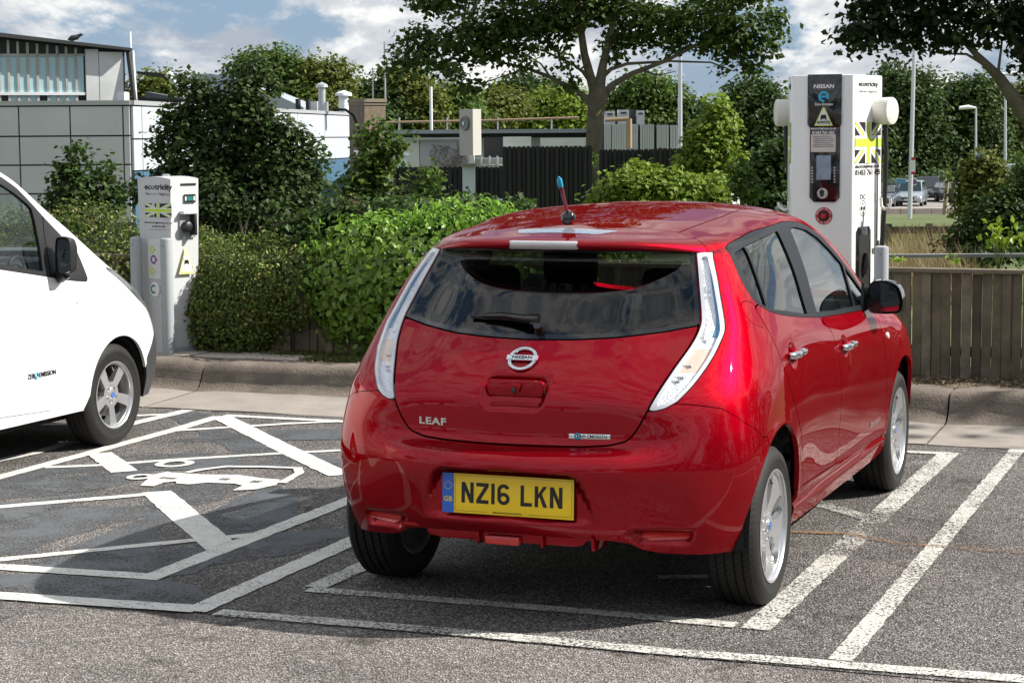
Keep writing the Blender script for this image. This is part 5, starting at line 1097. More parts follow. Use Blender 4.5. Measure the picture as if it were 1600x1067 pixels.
for c_ in (1269.8,1304.5):
    for k in range(6):
        u,v=cf.uv(c_,262.5+k*4.4); m=MB(); m.lathe([(0,.013),(.0055,.0125),(.006,.010)],10,'z'); cf.put('button',m,M_silver,u,v)
u,v=cf.uv(1285.5,302.5); m=MB(); m.lathe([(0,.0125),(.034,.0125),(.036,.0105)],32,'z'); cf.put('card_reader',m,mat('polished_disc',(.6,.6,.6),.2,metal=.9),u,v,smooth=True)
m=MB(); m.prism([(-.012,-.022),(.006,-.022),(.006,-.012),(.014,-.008),(.010,.004),(.014,.012),(.004,.024),(-.014,.024),(-.020,.008),(-.016,-.004)],.0130,.0134); cf.put('head_symbol',m,M_ktext,u,v)
u,v=cf.uv(1287.3,337.5); m=MB(); m.lathe([(.030,.003),(.057,.003),(.057,0)],36,'z'); cf.put('emergency_ring',m,M_red,u,v); m=MB(); m.lathe([(0,.004),(.036,.004)],32,'z'); cf.put('emergency_label',m,M_black,u,v); m=MB(); m.lathe([(0,.03),(.016,.029),(.020,.02),(.020,.004)],24,'z'); cf.put('emergency_button',m,mat('bright_red_button',(.42,.01,.015),.3,coat=.5),u,v,smooth=True,autos=40)
for tt,r0 in (('EMERGENCY USE ONLY',1),('STOP THE CHARGING',-1)):
    for i,chh in enumerate(tt):
        if chh==' ': continue
        a=math.pi/2-r0*(i-(len(tt)-1)/2)*.155; a=a if r0>0 else -a+0; a=(math.pi/2-(i-(len(tt)-1)/2)*.155) if r0>0 else (-math.pi/2+(i-(len(tt)-1)/2)*.155)
        o=obj('lettering',text_mesh(chh,.008,M_wtext,.02,ext=.0005),rc); place(o,cf.mw(u+.047*math.cos(a),v+.047*math.sin(a),.0055)@Matrix.Rotation(a-math.pi/2 if r0>0 else a+math.pi/2,4,'Z'))
# right side: name, flag, number, socket bay, holster
tx(cr,'ecotricity',1341.5,128.5,1372,137,M_ktext,bold=.035); tx(cr,'Electric Highway',1343,141.5,1370,146,mat('grey_print'))
ua,_=cr.uv(1335,200); ub,_=cr.uv(1377,200); _,va=cr.uv(1350,191); _,vb=cr.uv(1350,255.5); flag(cr,(ua+ub)/2,(va+vb)/2,(ub-ua)*.96,abs(va-vb))
tx(cr,'electrichighway.co.uk',1336,258.5,1374,262.5,M_ktext,bold=.01); tx(cr,'01453 761 455',1336,266,1375,272.5,M_ktext,bold=.03)
tx(cr,'DC',1344,304,1352,311,M_ktext); u,v=cr.uv(1348,325.5); m=MB(); m.lathe([(.048,.001),(.052,.001)],28,'z'); cr.put('connector_ring',m,M_ktext,u,v)
for dx,dy,r_ in ((-.02,0,.014),(.02,0,.014),(0,.03,.007),(0,-.03,.007)): m=MB(); m.lathe([(0,.0012),(r_,.0012)],14,'z'); cr.put('connector_pin',m,M_ktext,u+dx,v+dy)
u2,v2=cr.uv(1348,346); m=MB(); m.box((-.0015,-.04,0),(.0015,.04,.001)); cr.put('pointer_line',m,M_ktext,u2,v2)
u,v,w,h=hpx(cr,1337.5,355,1358.5,446); m=MB(); m.prism([(-w/2,-h/2),(w/2,-h/2),(w/2,h/2-.03),(w/2-.03,h/2),(-w/2+.03,h/2),(-w/2,h/2-.03)],0,.006); cr.put('socket_bay',m,M_gloss,u,v,bevel=.002)
m=MB(); m.box((-w*.36,-h*.5,.0065),(w*.36,h*.36,.008)); cr.put('bay_opening',m,mat('deep_black',(.004,.004,.004),.6),u,v); m=MB(); m.tube([(-.01,-.07,.008),(0,-.0,.022),(.01,.07,.025)],[.022,.030,.018],12); cr.put('charging_plug',m,M_black,u,v-h*.12,smooth=True)
tx(cr,'NEED HELP?',1362,388,1371,396,M_ktext)
u,v=cr.uv(1371,280); m=MB(); m.box((-.0035,-1.1,0),(.0035,.45,.003)); cr.put('door_edge',m,M_black,u,v-.2)
for px,py in ((1368.5,306),(1372,382)):
    u,v=cr.uv(px,py); m=MB(); m.box((-.012,-.03,0),(.012,.03,.012)); cr.put('door_latch',m,M_cab,u,v,bevel=.002)
ua,_=cl.uv(1235,200) if False else (0,0)
flag(cl,.26,(va+vb)/2,.30,abs(va-vb)); 
o=obj('lettering',text_mesh('ecotricity',.04,M_ktext,.03),rc); place(o,cl.mw(.26,cr.uv(1342,133)[1],.002))
# cable holsters (white drums) with hooks and hanging cables
def drum(p0,p1,r,nm='cable_holster'):
    m=MB(); a=Vector(p0);b=Vector(p1); d=(b-a).normalized(); m.tube([a,a+d*.004,b-d*.02,b-d*.006,b],[r*.9,r,r,r*.97,r*.88],32); return m.build(nm,mat('ivory_plastic',(.66,.65,.60),.4,coat=.2),rc,smooth=True,autos=40)
ir=rc.matrix_basis.inverted()
def lw(px,py,y): 
    o_,d=pray(px,py); t=(y-o_.y)/d.y; return ir@(o_+d*t)
for (pa,pb,yy,dr) in (((1371,174),(1395,173.5),5.86,Vector((1,-.33,0))),((1238,176.5),(1220,178),5.90,Vector((-1,-.42,0)))):
    a=lw(pa[0],pa[1],yy); b=a+dr.normalized()*.115; m=MB(); d_=dr.normalized(); m.tube([a-d_*.02,a+d_*.07,b-d_*.012,b-d_*.003,b],[.088,.091,.092,.089,.080],36); m.build('cable_holster',mat('ivory_plastic',(.66,.65,.60),.4,coat=.2),rc,smooth=True,autos=30)
m=MB(); c1=[lw(px,py,5.88) for px,py in ((1383,195),(1384,240),(1383,290),(1381,330),(1379,370),(1376,410),(1372,450),(1366,500))]; m.tube(c1,.017,10); m.build('charging_cable',M_black,rc,smooth=True)
m=MB(); c1=[lw(px,py,5.97) for px,py in ((1228,192),(1228,225),(1230,260),(1234,285),(1236,330),(1236,400))]; m.tube(c1,.014,10); m.build('charging_cable',M_black,rc,smooth=True)
for pts in (((1376,309),(1377,322),(1382,327),(1389,325),(1392,316),(1391,310)),((1236,317),(1232,316),(1232,327),(1224,328),(1217,322),(1216,316))):
    m=MB(); m.tube([lw(px,py,5.72) for px,py in pts],.011,8); m.build('cable_hook',mat('ivory_plastic'),rc,smooth=True)
m=MB(); m.tube([lw(px,py,5.80) for px,py in ((1213,328),(1219,324),(1226,326),(1229,332))],[.018,.022,.02,.012],10); m.build('plug_end',mat('grey_print2',(.25,.27,.28),.5),rc,smooth=True)
# ------------------------------------------------------------------ timber fence on the verge
M_timber=mat('weathered_timber',(.135,.108,.074),.9,bump=(60,.4,.004),var=(7,.35,8),objco=False)
M_timber2=mat('weathered_timber_dark',(.085,.067,.046),.9,bump=(60,.4,.004),var=(6,.4,8),objco=False)
M_timber3=mat('weathered_timber_pale',(.18,.15,.108),.9,bump=(60,.4,.004),var=(8,.35,8),objco=False)
fe=thing('timber_fence','low weathered vertical-board timber fence with flat top rail along the verge','fence',(0,5.92,.15))
bm_={}
for i in range(3):
    m=MB(); m.prism([(-.0325,-.011),(-.029,-.014),(.029,-.014),(.0325,-.011),(.0325,.011),(-.0325,.011)],0,.765); bm_[i]=m.mesh('fence_board',[M_timber,M_timber2,M_timber3][i])
x=-6.2
while x<2.35:
    o=obj('fence_board',bm_[int(rng.choice([0,0,1,2]))],fe,(x,rng.normal(0,.004),0+rng.normal(0,.004)),(rng.normal(0,.006),rng.normal(0,.006),rng.normal(0,.05))); o.scale=(.96+rng.normal(0,.015),1,1); x+=.066
for a,b in ((-6.3,-3.1),(-3.09,-.2),(-.19,2.4)):
    m=MB(); m.box((a,-.045,.765),(b,.045,.795)); m.build('top_rail',M_timber3,fe,bevel=.006); m=MB(); m.box((a,.014,.2),(b,.05,.27)); m.build('back_rail',M_timber,fe)
for x in (-5.9,-4.3,-2.7,-1.1,.5,2.1):
    m=MB(); m.box((x-.05,.05,-.1),(x+.05,.15,.76)); m.build('post',M_timber2,fe)
# a thick stump-like board end under the hedge
m=MB(); m.box((-4.52,-.06,0),(-4.33,-.02,.42)); m.build('short_board',M_timber3,fe,bevel=.01)
# leaf litter, grass tufts and weeds on the verge
def leafmesh(name,C,Nn,size,m,asp=.55,fold=.25,rs=None,tipdir=None,full=False):
    """many small folded leaves in one mesh. C centres, Nn preferred normals"""
    n=len(C); r=rs or rng; s=size*r.uniform(.65,1.25,n)[:,None]
    nr=Nn+r.normal(0,.55,(n,3)); nr/=np.linalg.norm(nr,axis=1,keepdims=True)
    t=r.normal(0,1,(n,3)); 
    if tipdir is not None: t=t*.6+tipdir
    t-=nr*(t*nr).sum(1,keepdims=True); t/=np.maximum(np.linalg.norm(t,axis=1,keepdims=True),1e-6); b=np.cross(nr,t)
    if not full:
        P=[C-t*s*.5,C+b*s*asp*.5+nr*s*fold*.3,C+t*s*.5,C-b*s*asp*.5+nr*s*fold*.3]
        V=np.stack(P,1).reshape(-1,3); k=np.arange(n)[:,None]*4; F=np.concatenate([k+[0,1,2],k+[0,2,3]],1).reshape(-1,3)
    else:
        P=[C-t*s*.5,C-t*s*.12+b*s*asp*.5+nr*s*fold*.3,C+t*s*.22+b*s*asp*.36+nr*s*fold*.2,C+t*s*.55-nr*s*.14,C+t*s*.22-b*s*asp*.36+nr*s*fold*.2,C-t*s*.12-b*s*asp*.5+nr*s*fold*.3,C+t*s*.05]
        V=np.stack(P,1).reshape(-1,3); k=np.arange(n)[:,None]*7; F=np.concatenate([k+[0,1,6],k+[1,2,6],k+[2,3,6],k+[3,4,6],k+[4,5,6],k+[5,0,6]],1).reshape(-1,3)
    return npmesh(name,V,F,m,smooth=full)
def leafmat(name,col,isl=.35,tr=.35,rough=.5,spec=.4): return mat(name,col,rough,island=isl,transl=tr,spec=spec)
M_litter=leafmat('dry_litter',(.20,.15,.09),.5,.1,.8)
n=5200; C=np.stack([rng.uniform(-7,2.6,n),rng.uniform(5.33,5.95,n),rng.uniform(.212,.232,n)],1); k=(C[:,0]<-4.45)&(C[:,1]<5.9); C=C[~k]; g=stuff(obj('leaf_litter',leafmesh('leaf_litter',C,np.tile([0,0,1.],(len(C),1)),.028,M_litter)))
tag(g,'dry leaf litter and chips scattered on the verge soil','leaf litter')
def blades(name,C,h,m,wd=.006,lean=.35):
    n=len(C); a=rng.uniform(0,2*np.pi,n); d=np.stack([np.cos(a),np.sin(a),np.zeros(n)],1); p=np.stack([-np.sin(a),np.cos(a),np.zeros(n)],1)*wd/2; H=h*rng.uniform(.5,1.2,n)[:,None]; l=H*lean*rng.uniform(.2,1.3,(n,1))
    V=np.stack([C-p,C+p,C+d*l*.4+[0,0,1]*H*.6+p*.7,C+d*l*.4+[0,0,1]*H*.6-p*.7,C+d*l+[0,0,1]*H],1).reshape(-1,3); k=np.arange(n)[:,None]*5
    return npmesh(name,V,[(k+[0,1,2,3]),(k+[3,2,4])],m,smooth=False)
M_grass=leafmat('verge_grass',(.10,.125,.03),.4,.3,.6)
def patchpts(n,x0,x1,y0,y1,f=3.0,th=.45):
    C=np.stack([rng.uniform(x0,x1,n),rng.uniform(y0,y1,n)],1); v=np.sin(C[:,0]*f+1.3)*np.cos(C[:,1]*f*2.2+.4)+np.sin(C[:,0]*f*2.3+C[:,1]*5); return C[v>th-1]
c=patchpts(9000,-4.75,-2.2,5.38,6.1); c=c[(c[:,1]>5.7)|(c[:,0]>-4.0)]; C=np.c_[c,np.full(len(c),.215)]
tag(stuff(obj('verge_grass',blades('verge_grass',C,.035,M_grass,.006,.8))),'short dry yellow-green grass on the verge below the bush','grass')
n=2600; C=np.stack([rng.uniform(-4.9,-2.4,n),rng.uniform(5.42,6.1,n),rng.uniform(.215,.25,n)],1); C=C[(np.sin(C[:,0]*7)+np.cos(C[:,1]*13+C[:,0]*4))>.2]
tag(stuff(obj('ground_weeds',leafmesh('ground_weeds',C,np.tile([0,0,1.],(len(C),1)),.022,leafmat('weed_leaf',(.09,.13,.03))))),'small low weeds creeping over the verge beside the slabs','weeds')
# ------------------------------------------------------------------ hedge and bushes on the verge
def shell_pts(n,c,r,inner=.72,zlo=None,bumps=9,amp=.12,seed=1):
    """points in the outer shell of a lumpy ellipsoid, with outward normals"""
    q=np.random.default_rng(seed); d=q.normal(0,1,(n,3)); d/=np.linalg.norm(d,axis=1,keepdims=True)
    B=q.normal(0,1,(bumps,3)); B/=np.linalg.norm(B,axis=1,keepdims=True); w=sum(np.exp(-((1-d@b)/.09)) for b in B)*amp*1.6-amp*.4
    rad=(1+w)*(inner+(1-inner)*q.uniform(0,1,n)**.6)
    P=np.array(c)+d*rad[:,None]*np.array(r); N=d/np.array(r); N/=np.linalg.norm(N,axis=1,keepdims=True)
    if zlo is not None: k=P[:,2]>zlo; P,N=P[k],N[k]
    return P,N
M_brk=mat('bush_twig',(.10,.075,.05),.85)
def twigs(mb,c,r,n,z0,q,th=.006):
    for _ in range(n):
        a=q.uniform(0,6.28); f=q.uniform(.3,.85); e=Vector((c[0]+r[0]*f*math.cos(a),c[1]+r[1]*f*math.sin(a),c[2]+r[2]*q.uniform(-.2,.5))); b=Vector((c[0]+q.normal(0,.12*r[0]),c[1]+q.normal(0,.1),z0))
        mid=b.lerp(e,.5)+Vector((q.normal(0,.05),q.normal(0,.05),.05)); mb.tube([b,mid,e],[th,th*.7,th*.35],5,False)
# small-leaved hedge, left
M_cot=leafmat('hedge_leaf',(.10,.150,.028),.5,.38,.45); M_cot2=leafmat('hedge_leaf_warm',(.26,.26,.06),.45,.3,.5)
hd=thing('clipped_hedge','small-leaved clipped hedge spilling over the timber fence behind the small charging post','hedge',(-5.9,6.2,.2))
P=[];N=[];q=np.random.default_rng(5)
for i,(cx,cy,cz,rx,ry,rz) in enumerate([(-8.2,6.05,.76,.9,.5,.62),(-7.2,6.05,.76,.85,.48,.62),(-6.3,6.0,.72,.8,.46,.60),(-5.5,6.14,.66,.7,.30,.56),(-4.9,5.98,.60,.62,.38,.50),(-4.42,6.0,.72,.42,.30,.36),(-4.85,5.84,.46,.50,.26,.34),(-6.4,5.95,.46,.7,.24,.36),(-7.3,5.85,.46,.9,.28,.36),(-4.72,5.80,.62,.42,.22,.32)]):
    p,n_=shell_pts(7800,(cx,cy,cz),(rx,ry,rz),.74,.20,10,.13,i+3); P.append(p);N.append(n_)
P=np.concatenate(P);N=np.concatenate(N); P+=q.normal(0,.014,P.shape)
k=q.uniform(size=len(P))<.86
stuff(obj('leaves',leafmesh('leaves',P[k]-[-5.9,6.2,.2],N[k],.033,M_cot,.6),hd)); stuff(obj('pale_leaves',leafmesh('pale_leaves',P[~k]-[-5.9,6.2,.2],N[~k],.030,M_cot2,.6),hd))
mb=MB(); 
for cx in (-8.2,-7.2,-6.3,-5.5,-4.9,-4.4): twigs(mb,(cx+5.9,0,.45),(.5,.3,.5),16,0,q,.008)
# upright sprigs on top
for _ in range(120):
    x=q.uniform(-8.3,-4.5); z=1.18-.06*max(0,x+6.5); b=Vector((x+5.9,q.normal(.05,.15),z-.2)); mb.tube([b,b+Vector((q.normal(0,.05),q.normal(0,.03),.09+q.uniform(0,.06)))],[.003,.001],4,False)
stuff(mb.build('twigs',M_brk,hd)); 
core=MB(); core.box((-2.9,.0,-.05),(1.2,.34,.72)); 
# big-leaved bright bush
M_bl=leafmat('bush_leaf',(.15,.265,.035),.30,.34,.38,.5); M_bl2=leafmat('bush_leaf_young',(.20,.38,.04),.25,.45,.38,.5)
bu=thing('bright_bush','large bright green broad-leaved bush spreading over the fence just left of the red car','bush',(-3.2,6.15,.2))
q=np.random.default_rng(11); P=[];N=[]
for i,(cx,cy,cz,rx,ry,rz) in enumerate([(-3.60,6.05,.74,.62,.52,.54),(-3.15,6.15,.82,.72,.55,.56),(-2.55,6.25,.78,.66,.52,.52),(-2.1,6.35,.72,.45,.45,.44),(-3.85,6.1,.66,.42,.42,.46),(-3.3,5.95,.52,.55,.40,.40),(-2.7,6.1,.60,.6,.42,.45)]):
    p,n_=shell_pts(2300,(cx,cy,cz),(rx,ry,rz),.80,.28,9,.12,i+30); P.append(p);N.append(n_)
P=np.concatenate(P);N=np.concatenate(N); P+=q.normal(0,.02,P.shape); o_=np.array([-3.2,6.15,.2])
front=np.argsort(((P-np.array([2.72,-7.62,1.85]))@np.array([-.362,.932,0]))+q.normal(0,.05,len(P)))
tops=P[:,2]>1.18
k=np.ones(len(P),bool); 
# the nearest leaves are pieces of their own
M1=[]
for v in range(6):
    C=np.zeros((1,3)); rs=np.random.default_rng(100+v); me=leafmesh('leaf',C,np.array([[0,0,1.]]),.062,M_bl if v<4 else M_bl2,.62,.30,rs,full=True); M1.append(me)
sel=front[:240]; k[sel]=False
for i in sel:
    o=bpy.data.objects.new('leaf',M1[int(q.integers(0,6))]); COL.objects.link(o); o.parent=bu; o.location=P[i]-o_; nrm=Vector(N[i])+Vector(q.normal(0,.45,3)); o.rotation_euler=(Matrix.Rotation(0,3,'X')@nrm.to_track_quat('Z','Y').to_matrix()@Matrix.Rotation(q.uniform(0,6.28),3,'Z')).to_euler()
a=k&(~tops); b=k&tops
stuff(obj('foliage',leafmesh('foliage',P[a]-o_,N[a],.064,M_bl,.62,.3,full=True),bu)); 
up=np.tile([0,0,1.],(b.sum(),1)); stuff(obj('young_foliage',leafmesh('young_foliage',P[b]-o_,N[b],.052,M_bl2,.5,.35,tipdir=up,full=True),bu))
# shoots
SH=[];mb=MB()
for _ in range(90):
    x=q.uniform(-4.0,-1.95); y=q.uniform(5.9,6.5); z=1.36-.25*((x+3.05)/1.2)**2-q.uniform(0,.1); b=Vector((x,y,z-.22)); t=b+Vector((q.normal(0,.05),q.normal(0,.04),q.uniform(.16,.30))); mb.tube([b-Vector(o_),t-Vector(o_)],[.003,.0015],4,False)
    for s_ in np.linspace(.45,1,5): SH+= [np.array(b.lerp(t,s_))+q.normal(0,.012,3) for _ in (0,1)]
SH=np.array(SH); stuff(obj('shoot_leaves',leafmesh('shoot_leaves',SH-o_,np.tile([0,-.5,.6],(len(SH),1)),.048,M_bl2,.42,.3,tipdir=np.tile([0,0,1.2],(len(SH),1)),full=True),bu)); 
twigs(mb,(-.2,0,.5),(.7,.4,.5),46,.0,q,.009); stuff(mb.build('stems',M_brk,bu))
b2=thing('bright_hedge','fresh green leafy hedge seen past and through the white van','hedge',(-8.4,5.95,.2)); q=np.random.default_rng(77); P=[];N=[]
for i,(cx,cy,cz,rx,ry,rz) in enumerate([(-7.0,5.78,.62,.55,.34,.50),(-7.8,5.8,.70,.62,.4,.56),(-8.7,5.85,.80,.7,.45,.62),(-9.7,5.9,.85,.75,.45,.66),(-10.7,5.95,.85,.75,.45,.66),(-11.7,6,.85,.75,.45,.66)]):
    p,n_=shell_pts(1500,(cx,cy,cz),(rx,ry,rz),.78,.22,9,.14,i+130); P.append(p);N.append(n_)
P=np.concatenate(P);N=np.concatenate(N)+[0,0,.3]; stuff(obj('foliage',leafmesh('foliage',P-[-8.4,5.95,.2],N,.060,M_bl2,.55,.3,full=True),b2)); mb=MB(); twigs(mb,(0,0,.5),(3,.3,.5),40,0,q,.009); stuff(mb.build('stems',M_brk,b2))
# dry seed stalk at the left of the bush
ds=thing('dry_stalk','dry brown branching seed stalk rising left of the bright bush','plant',(-4.05,6.35,.6)); mb=MB()
for _ in range(26):
    b=Vector((q.normal(0,.03),0,.1)); m1=Vector((q.normal(0,.08),q.normal(0,.03),.55+q.normal(0,.04))); t=m1+Vector((q.normal(0,.06),q.normal(0,.04),.12+q.uniform(0,.1))); mb.tube([b,m1,t],[.003,.002,.001],4,False)
stuff(mb.build('stalks',mat('dry_stalk',(.30,.21,.12),.9),ds)); C=np.stack([q.normal(0,.085,260),q.normal(0,.05,260),q.normal(.68,.07,260)],1); stuff(obj('seed_heads',leafmesh('seed_heads',C,np.tile([0,0,1.],(260,1)),.018,leafmat('dry_seed',(.34,.25,.15),.4,.2,.8),.8),ds))
# loose long shoot at the right end
ls=thing('long_shoot','single leafy shoot standing up from the right end of the bright bush','plant',(-1.75,6.4,1.2)); mb=MB(); mb.tube([(0,0,-.2),(.02,0,.05),(.08,0,.14)],[.004,.003,.002],5,False); mb.build('stem',M_brk,ls)
C=np.array([[.0,0,.0],[.03,0,.05],[.05,0,.10],[.09,0,.13],[.11,.0,.15],[.07,0,.155],[-.03,0,.02],[.13,0,.11]]); 
for c in C: o=obj('leaf',M1[4],ls,c,(rng.uniform(.6,1.4),rng.uniform(-.5,.5),rng.uniform(0,6))); o.scale=(1.1,)*3
# ------------------------------------------------------------------ buildings beyond the car park
CAM0=Vector((2.7187,-7.6158,1.8501))
def Q(px,d): p=at(px,215,d); return Vector((p.x,p.y,0))
def Zp(px,py,d): return at(px,py,d).z
def plan(mb,pts,z0,z1): return mb.prism([(p[0],p[1]) for p in pts],z0,z1)
def back_of(A,B,t):
    d=(B-A).normalized(); n=Vector((-d.y,d.x,0)); return A+n*t,B+n*t       # left side of A->B = away from the viewer
def slab(mb,A,B,z0,z1,t,off=0):
    d=(B-A).normalized(); n=Vector((-d.y,d.x,0)); return plan(mb,[A-n*off,B-n*off,B+n*t,A+n*t],z0,z1)
def slopedslab(mb,A,B,za0,za1,zb0,zb1,t,off=0):
    d=(B-A).normalized(); n=Vector((-d.y,d.x,0)); P=[A-n*off,B-n*off,B+n*t,A+n*t]; Z0=[za0,zb0,zb0,za0];Z1=[za1,zb1,zb1,za1]
    return mb.add([(p.x,p.y,z) for p,z in zip(P,Z0)]+[(p.x,p.y,z) for p,z in zip(P,Z1)],[(3,2,1,0),(4,5,6,7),(0,1,5,4),(1,2,6,5),(2,3,7,6),(3,0,4,7)])
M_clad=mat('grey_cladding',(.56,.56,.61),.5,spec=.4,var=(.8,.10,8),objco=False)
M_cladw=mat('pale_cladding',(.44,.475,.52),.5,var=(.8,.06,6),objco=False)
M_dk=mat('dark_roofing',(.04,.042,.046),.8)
M_wht=mat('painted_wall',(.74,.76,.79),.8,var=(1.2,.12,8),objco=False)
M_gry=mat('grey_render',(.52,.53,.60),.85,var=(1.5,.12,8),objco=False)
# grey clad building: front part square to us, side part running away into the sun
bd=thing('clad_building','low grey panel-clad building with sunlit side, at the left behind the trees','building'); 
dA=30; A0,A1=Q(-60,dA),Q(205,dA); zt=Zp(100,160,dA); zb=-.5
m=MB(); slab(m,A0,A1,zb,zt-.02,6); 
A2=Q(548,47); plan(m,[A1,A2,A2+Vector((-3,3,0)),A1+Vector((-6,2,0))],zb+.0,zt-.03); m.build('core',mat('seam_shadow',(.05,.052,.055),.8),bd)
ys=[166,213,258,303,350]; zs=[Zp(100,y,dA) for y in ys]; xs=[-60,-46,31,111,193.5,204.5]
for i in range(len(xs)-1):
    for j in range(len(ys)-1):
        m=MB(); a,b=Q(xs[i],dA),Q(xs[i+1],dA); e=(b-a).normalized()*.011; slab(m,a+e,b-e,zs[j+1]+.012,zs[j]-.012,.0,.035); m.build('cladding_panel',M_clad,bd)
m=MB(); slab(m,A0,Q(205,dA),zs[0]+.01,zt+.02,.3,.06); m.build('parapet_cap',mat('cap_metal',(.42,.43,.44),.4,metal=.3),bd)
xs2=[205,219,248,290,335,380,422,463,505,548]
def dS(px):  # depth along the receding side, where the ray meets the straight line A1-A2
    o=CAM0; r=at(px,215,1)-o; e=A2-A1; det=r.x*(-e.y)+r.y*e.x; return ((A1.x-o.x)*(-e.y)+(A1.y-o.y)*e.x)/det
for i in range(len(xs2)-1):
    for j in range(3):
        a,b=Q(xs2[i],dS(xs2[i])),Q(xs2[i+1],dS(xs2[i+1])); e=(b-a).normalized()*.014; zz=[zs[0],zs[1]-.05,zs[2]-.1,-.4]
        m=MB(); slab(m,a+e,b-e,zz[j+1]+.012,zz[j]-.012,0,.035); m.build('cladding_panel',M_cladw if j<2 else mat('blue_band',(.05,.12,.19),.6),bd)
m=MB(); slab(m,A1,A2,zs[0]+.01,zt+.02,.3,.06); m.build('parapet_cap',mat('cap_metal'),bd)
# taller hall with a band of tall windows
th=thing('window_hall','taller hall with a row of tall teal-panelled windows under a dark roof edge, far left','building'); dH=34
a,b=Q(-60,dH),Q(198,dH+1.0); m=MB(); slopedslab(m,a,b,1.5,Zp(-60,50,dH),1.5,Zp(198,79,dH+1),8); m.build('core',mat('hall_dark',(.035,.04,.045),.7),th)
mx=[-58,-43,-28,-13.5,1.5,16.5,31.5,46.5,61.5,77.4,92.4,106.5,121.5,135]
dHx=lambda px:dH+(px+60)/258.0
M_teal=mat('teal_panel_glass',(.42,.64,.67),.25,coat=.3,var=(.6,.12),objco=False); M_pane=mat('dark_pane',(.03,.036,.04),.08,coat=.6,var=(.9,.5),objco=False); M_mul=mat('weathered_mullion',(.42,.40,.37),.6,var=(2,.3),objco=False)
roofz=lambda px:Zp(px,50+(px+60)*29/258+4,dHx(px))
for i in range(len(mx)-1):
    a,b=Q(mx[i],dHx(mx[i])),Q(mx[i+1],dHx(mx[i+1])); w=obj('window',None,th) if False else bpy.data.objects.new('window',None)
    if w.name not in COL.objects: link(w,th)
    zr=min(roofz(mx[i]),roofz(mx[i+1])); zm=Zp(mx[i],87,dHx(mx[i])); zl=Zp(mx[i],147,dHx(mx[i])); z0=Zp(mx[i],162,dHx(mx[i]))
    e=(b-a).normalized()*.02
    m=MB(); slab(m,a+e,b-e,zm+.02,zr,0,.03); m.build('pane',M_pane,w)
    m=MB(); slab(m,a+e,b-e,zl+.02,zm-.02,0,.03); m.build('teal_pane',M_teal,w)
    m=MB(); slab(m,a+e,b-e,z0,zl-.02,0,.03); m.build('teal_pane',M_teal if i%4 else M_pane,w)
    m=MB(); slab(m,a,b,zl-.025,zl+.025,0,.07); m.build('transom',M_wht,w)
    m=MB(); slab(m,a,b,zm-.02,zm+.02,0,.05); m.build('transom',M_mul,w)
    m=MB(); slab(m,a-e*1.05,a+e*1.05,z0,zr,0,.05); m.build('mullion',M_mul,w)
for x0,x1 in ((136,156),(157,194)):
    a,b=Q(x0,dHx(x0)),Q(x1,dHx(x1)); m=MB(); slab(m,a,b,1.9,min(roofz(x0),roofz(x1)),0,.08); m.build('wall_panel',mat('stained_panel',(.66,.68,.67),.7,var=(1.6,.16,9),objco=False),th)
m=MB(); a,b=Q(165,dHx(165)),Q(180,dHx(170)); 
a,b=Q(-60,dH),Q(206,dH+1.03); m=MB(); slopedslab(m,a,b,Zp(-60,53,dH),Zp(-60,46,dH),Zp(206,81,dH+1),Zp(206,77,dH+1),8.3,.25); m.build('roof_edge',M_dk,th)
m=MB(); m.tube([at(200,80,dH+.8),at(204,110,dH+.8),at(210,158,dH+.8)],.045,8); m.build('downpipe',M_dk,th)
m=MB(); m.tube([at(207,80,dH+.9),at(212,158,dH+.9)],.03,8); m.build('downpipe',M_wht,th)
m=MB(); m.tube([at(203,50,dH+.9),at(204,78,dH+.9)],.02,6); m.build('roof_rod',M_wht,th)
m=MB(); a,b=Q(185,29.6),Q(196,29.6); 
# bird on the roof edge
bi=thing('bird','dark bird perched on the roof edge of the window hall','bird',tuple(at(115,65,dH))); m=MB()
m.tube([(-.10,0,.03),(-.03,0,.05),(.06,0,.07),(.12,0,.10)],[.01,.05,.045,.012],8); m.tube([(.08,0,.09),(.14,0,.115),(.17,0,.11)],[.03,.025,.004],8); m.build('body',M_dk,bi,smooth=True)
bi.rotation_euler=(0,0,YAW)
# white box on the flat roof and low black opening
m=MB(); slab(m,Q(185,31.5),Q(196,31.5),Zp(185,159,31.5),Zp(185,144,31.5),.4); wb=tag(m.build('roof_box',M_wht),'small white box on the flat roof at the foot of the window hall','box')
# curved dark canopy roof and pale vaulted roof behind
cr_=thing('curved_roof_building','building with a sweeping dark curved roof edge behind the leafy tree','building'); d=52
pts=[(216,112),(245,114),(272,118),(298,126),(325,138),(350,153)]
for i in range(len(pts)-1):
    (x0,y0),(x1,y1)=pts[i],pts[i+1]; m=MB(); slopedslab(m,Q(x0,d),Q(x1,d),Zp(x0,y0+4,d),Zp(x0,y0,d),Zp(x1,y1+4,d),Zp(x1,y1,d),6); m.build('roof_segment',M_dk,cr_)
pts=[(300,116),(330,116),(360,120),(385,128),(410,140),(440,152),(475,168)]
for i in range(len(pts)-1):
    (x0,y0),(x1,y1)=pts[i],pts[i+1]; m=MB(); slopedslab(m,Q(x0,d+2),Q(x1,d+2),Zp(x0,185,d),Zp(x0,y0,d+2),Zp(x1,185,d),Zp(x1,y1,d+2),6); m.build('vault_panel',mat('vault_metal',(.40,.45,.50),.4,metal=.3),cr_)
m=MB(); m.tube([at(262,115,d-.2),at(285,140,d-.2)],.10,6); m.build('brace',M_wht,cr_)
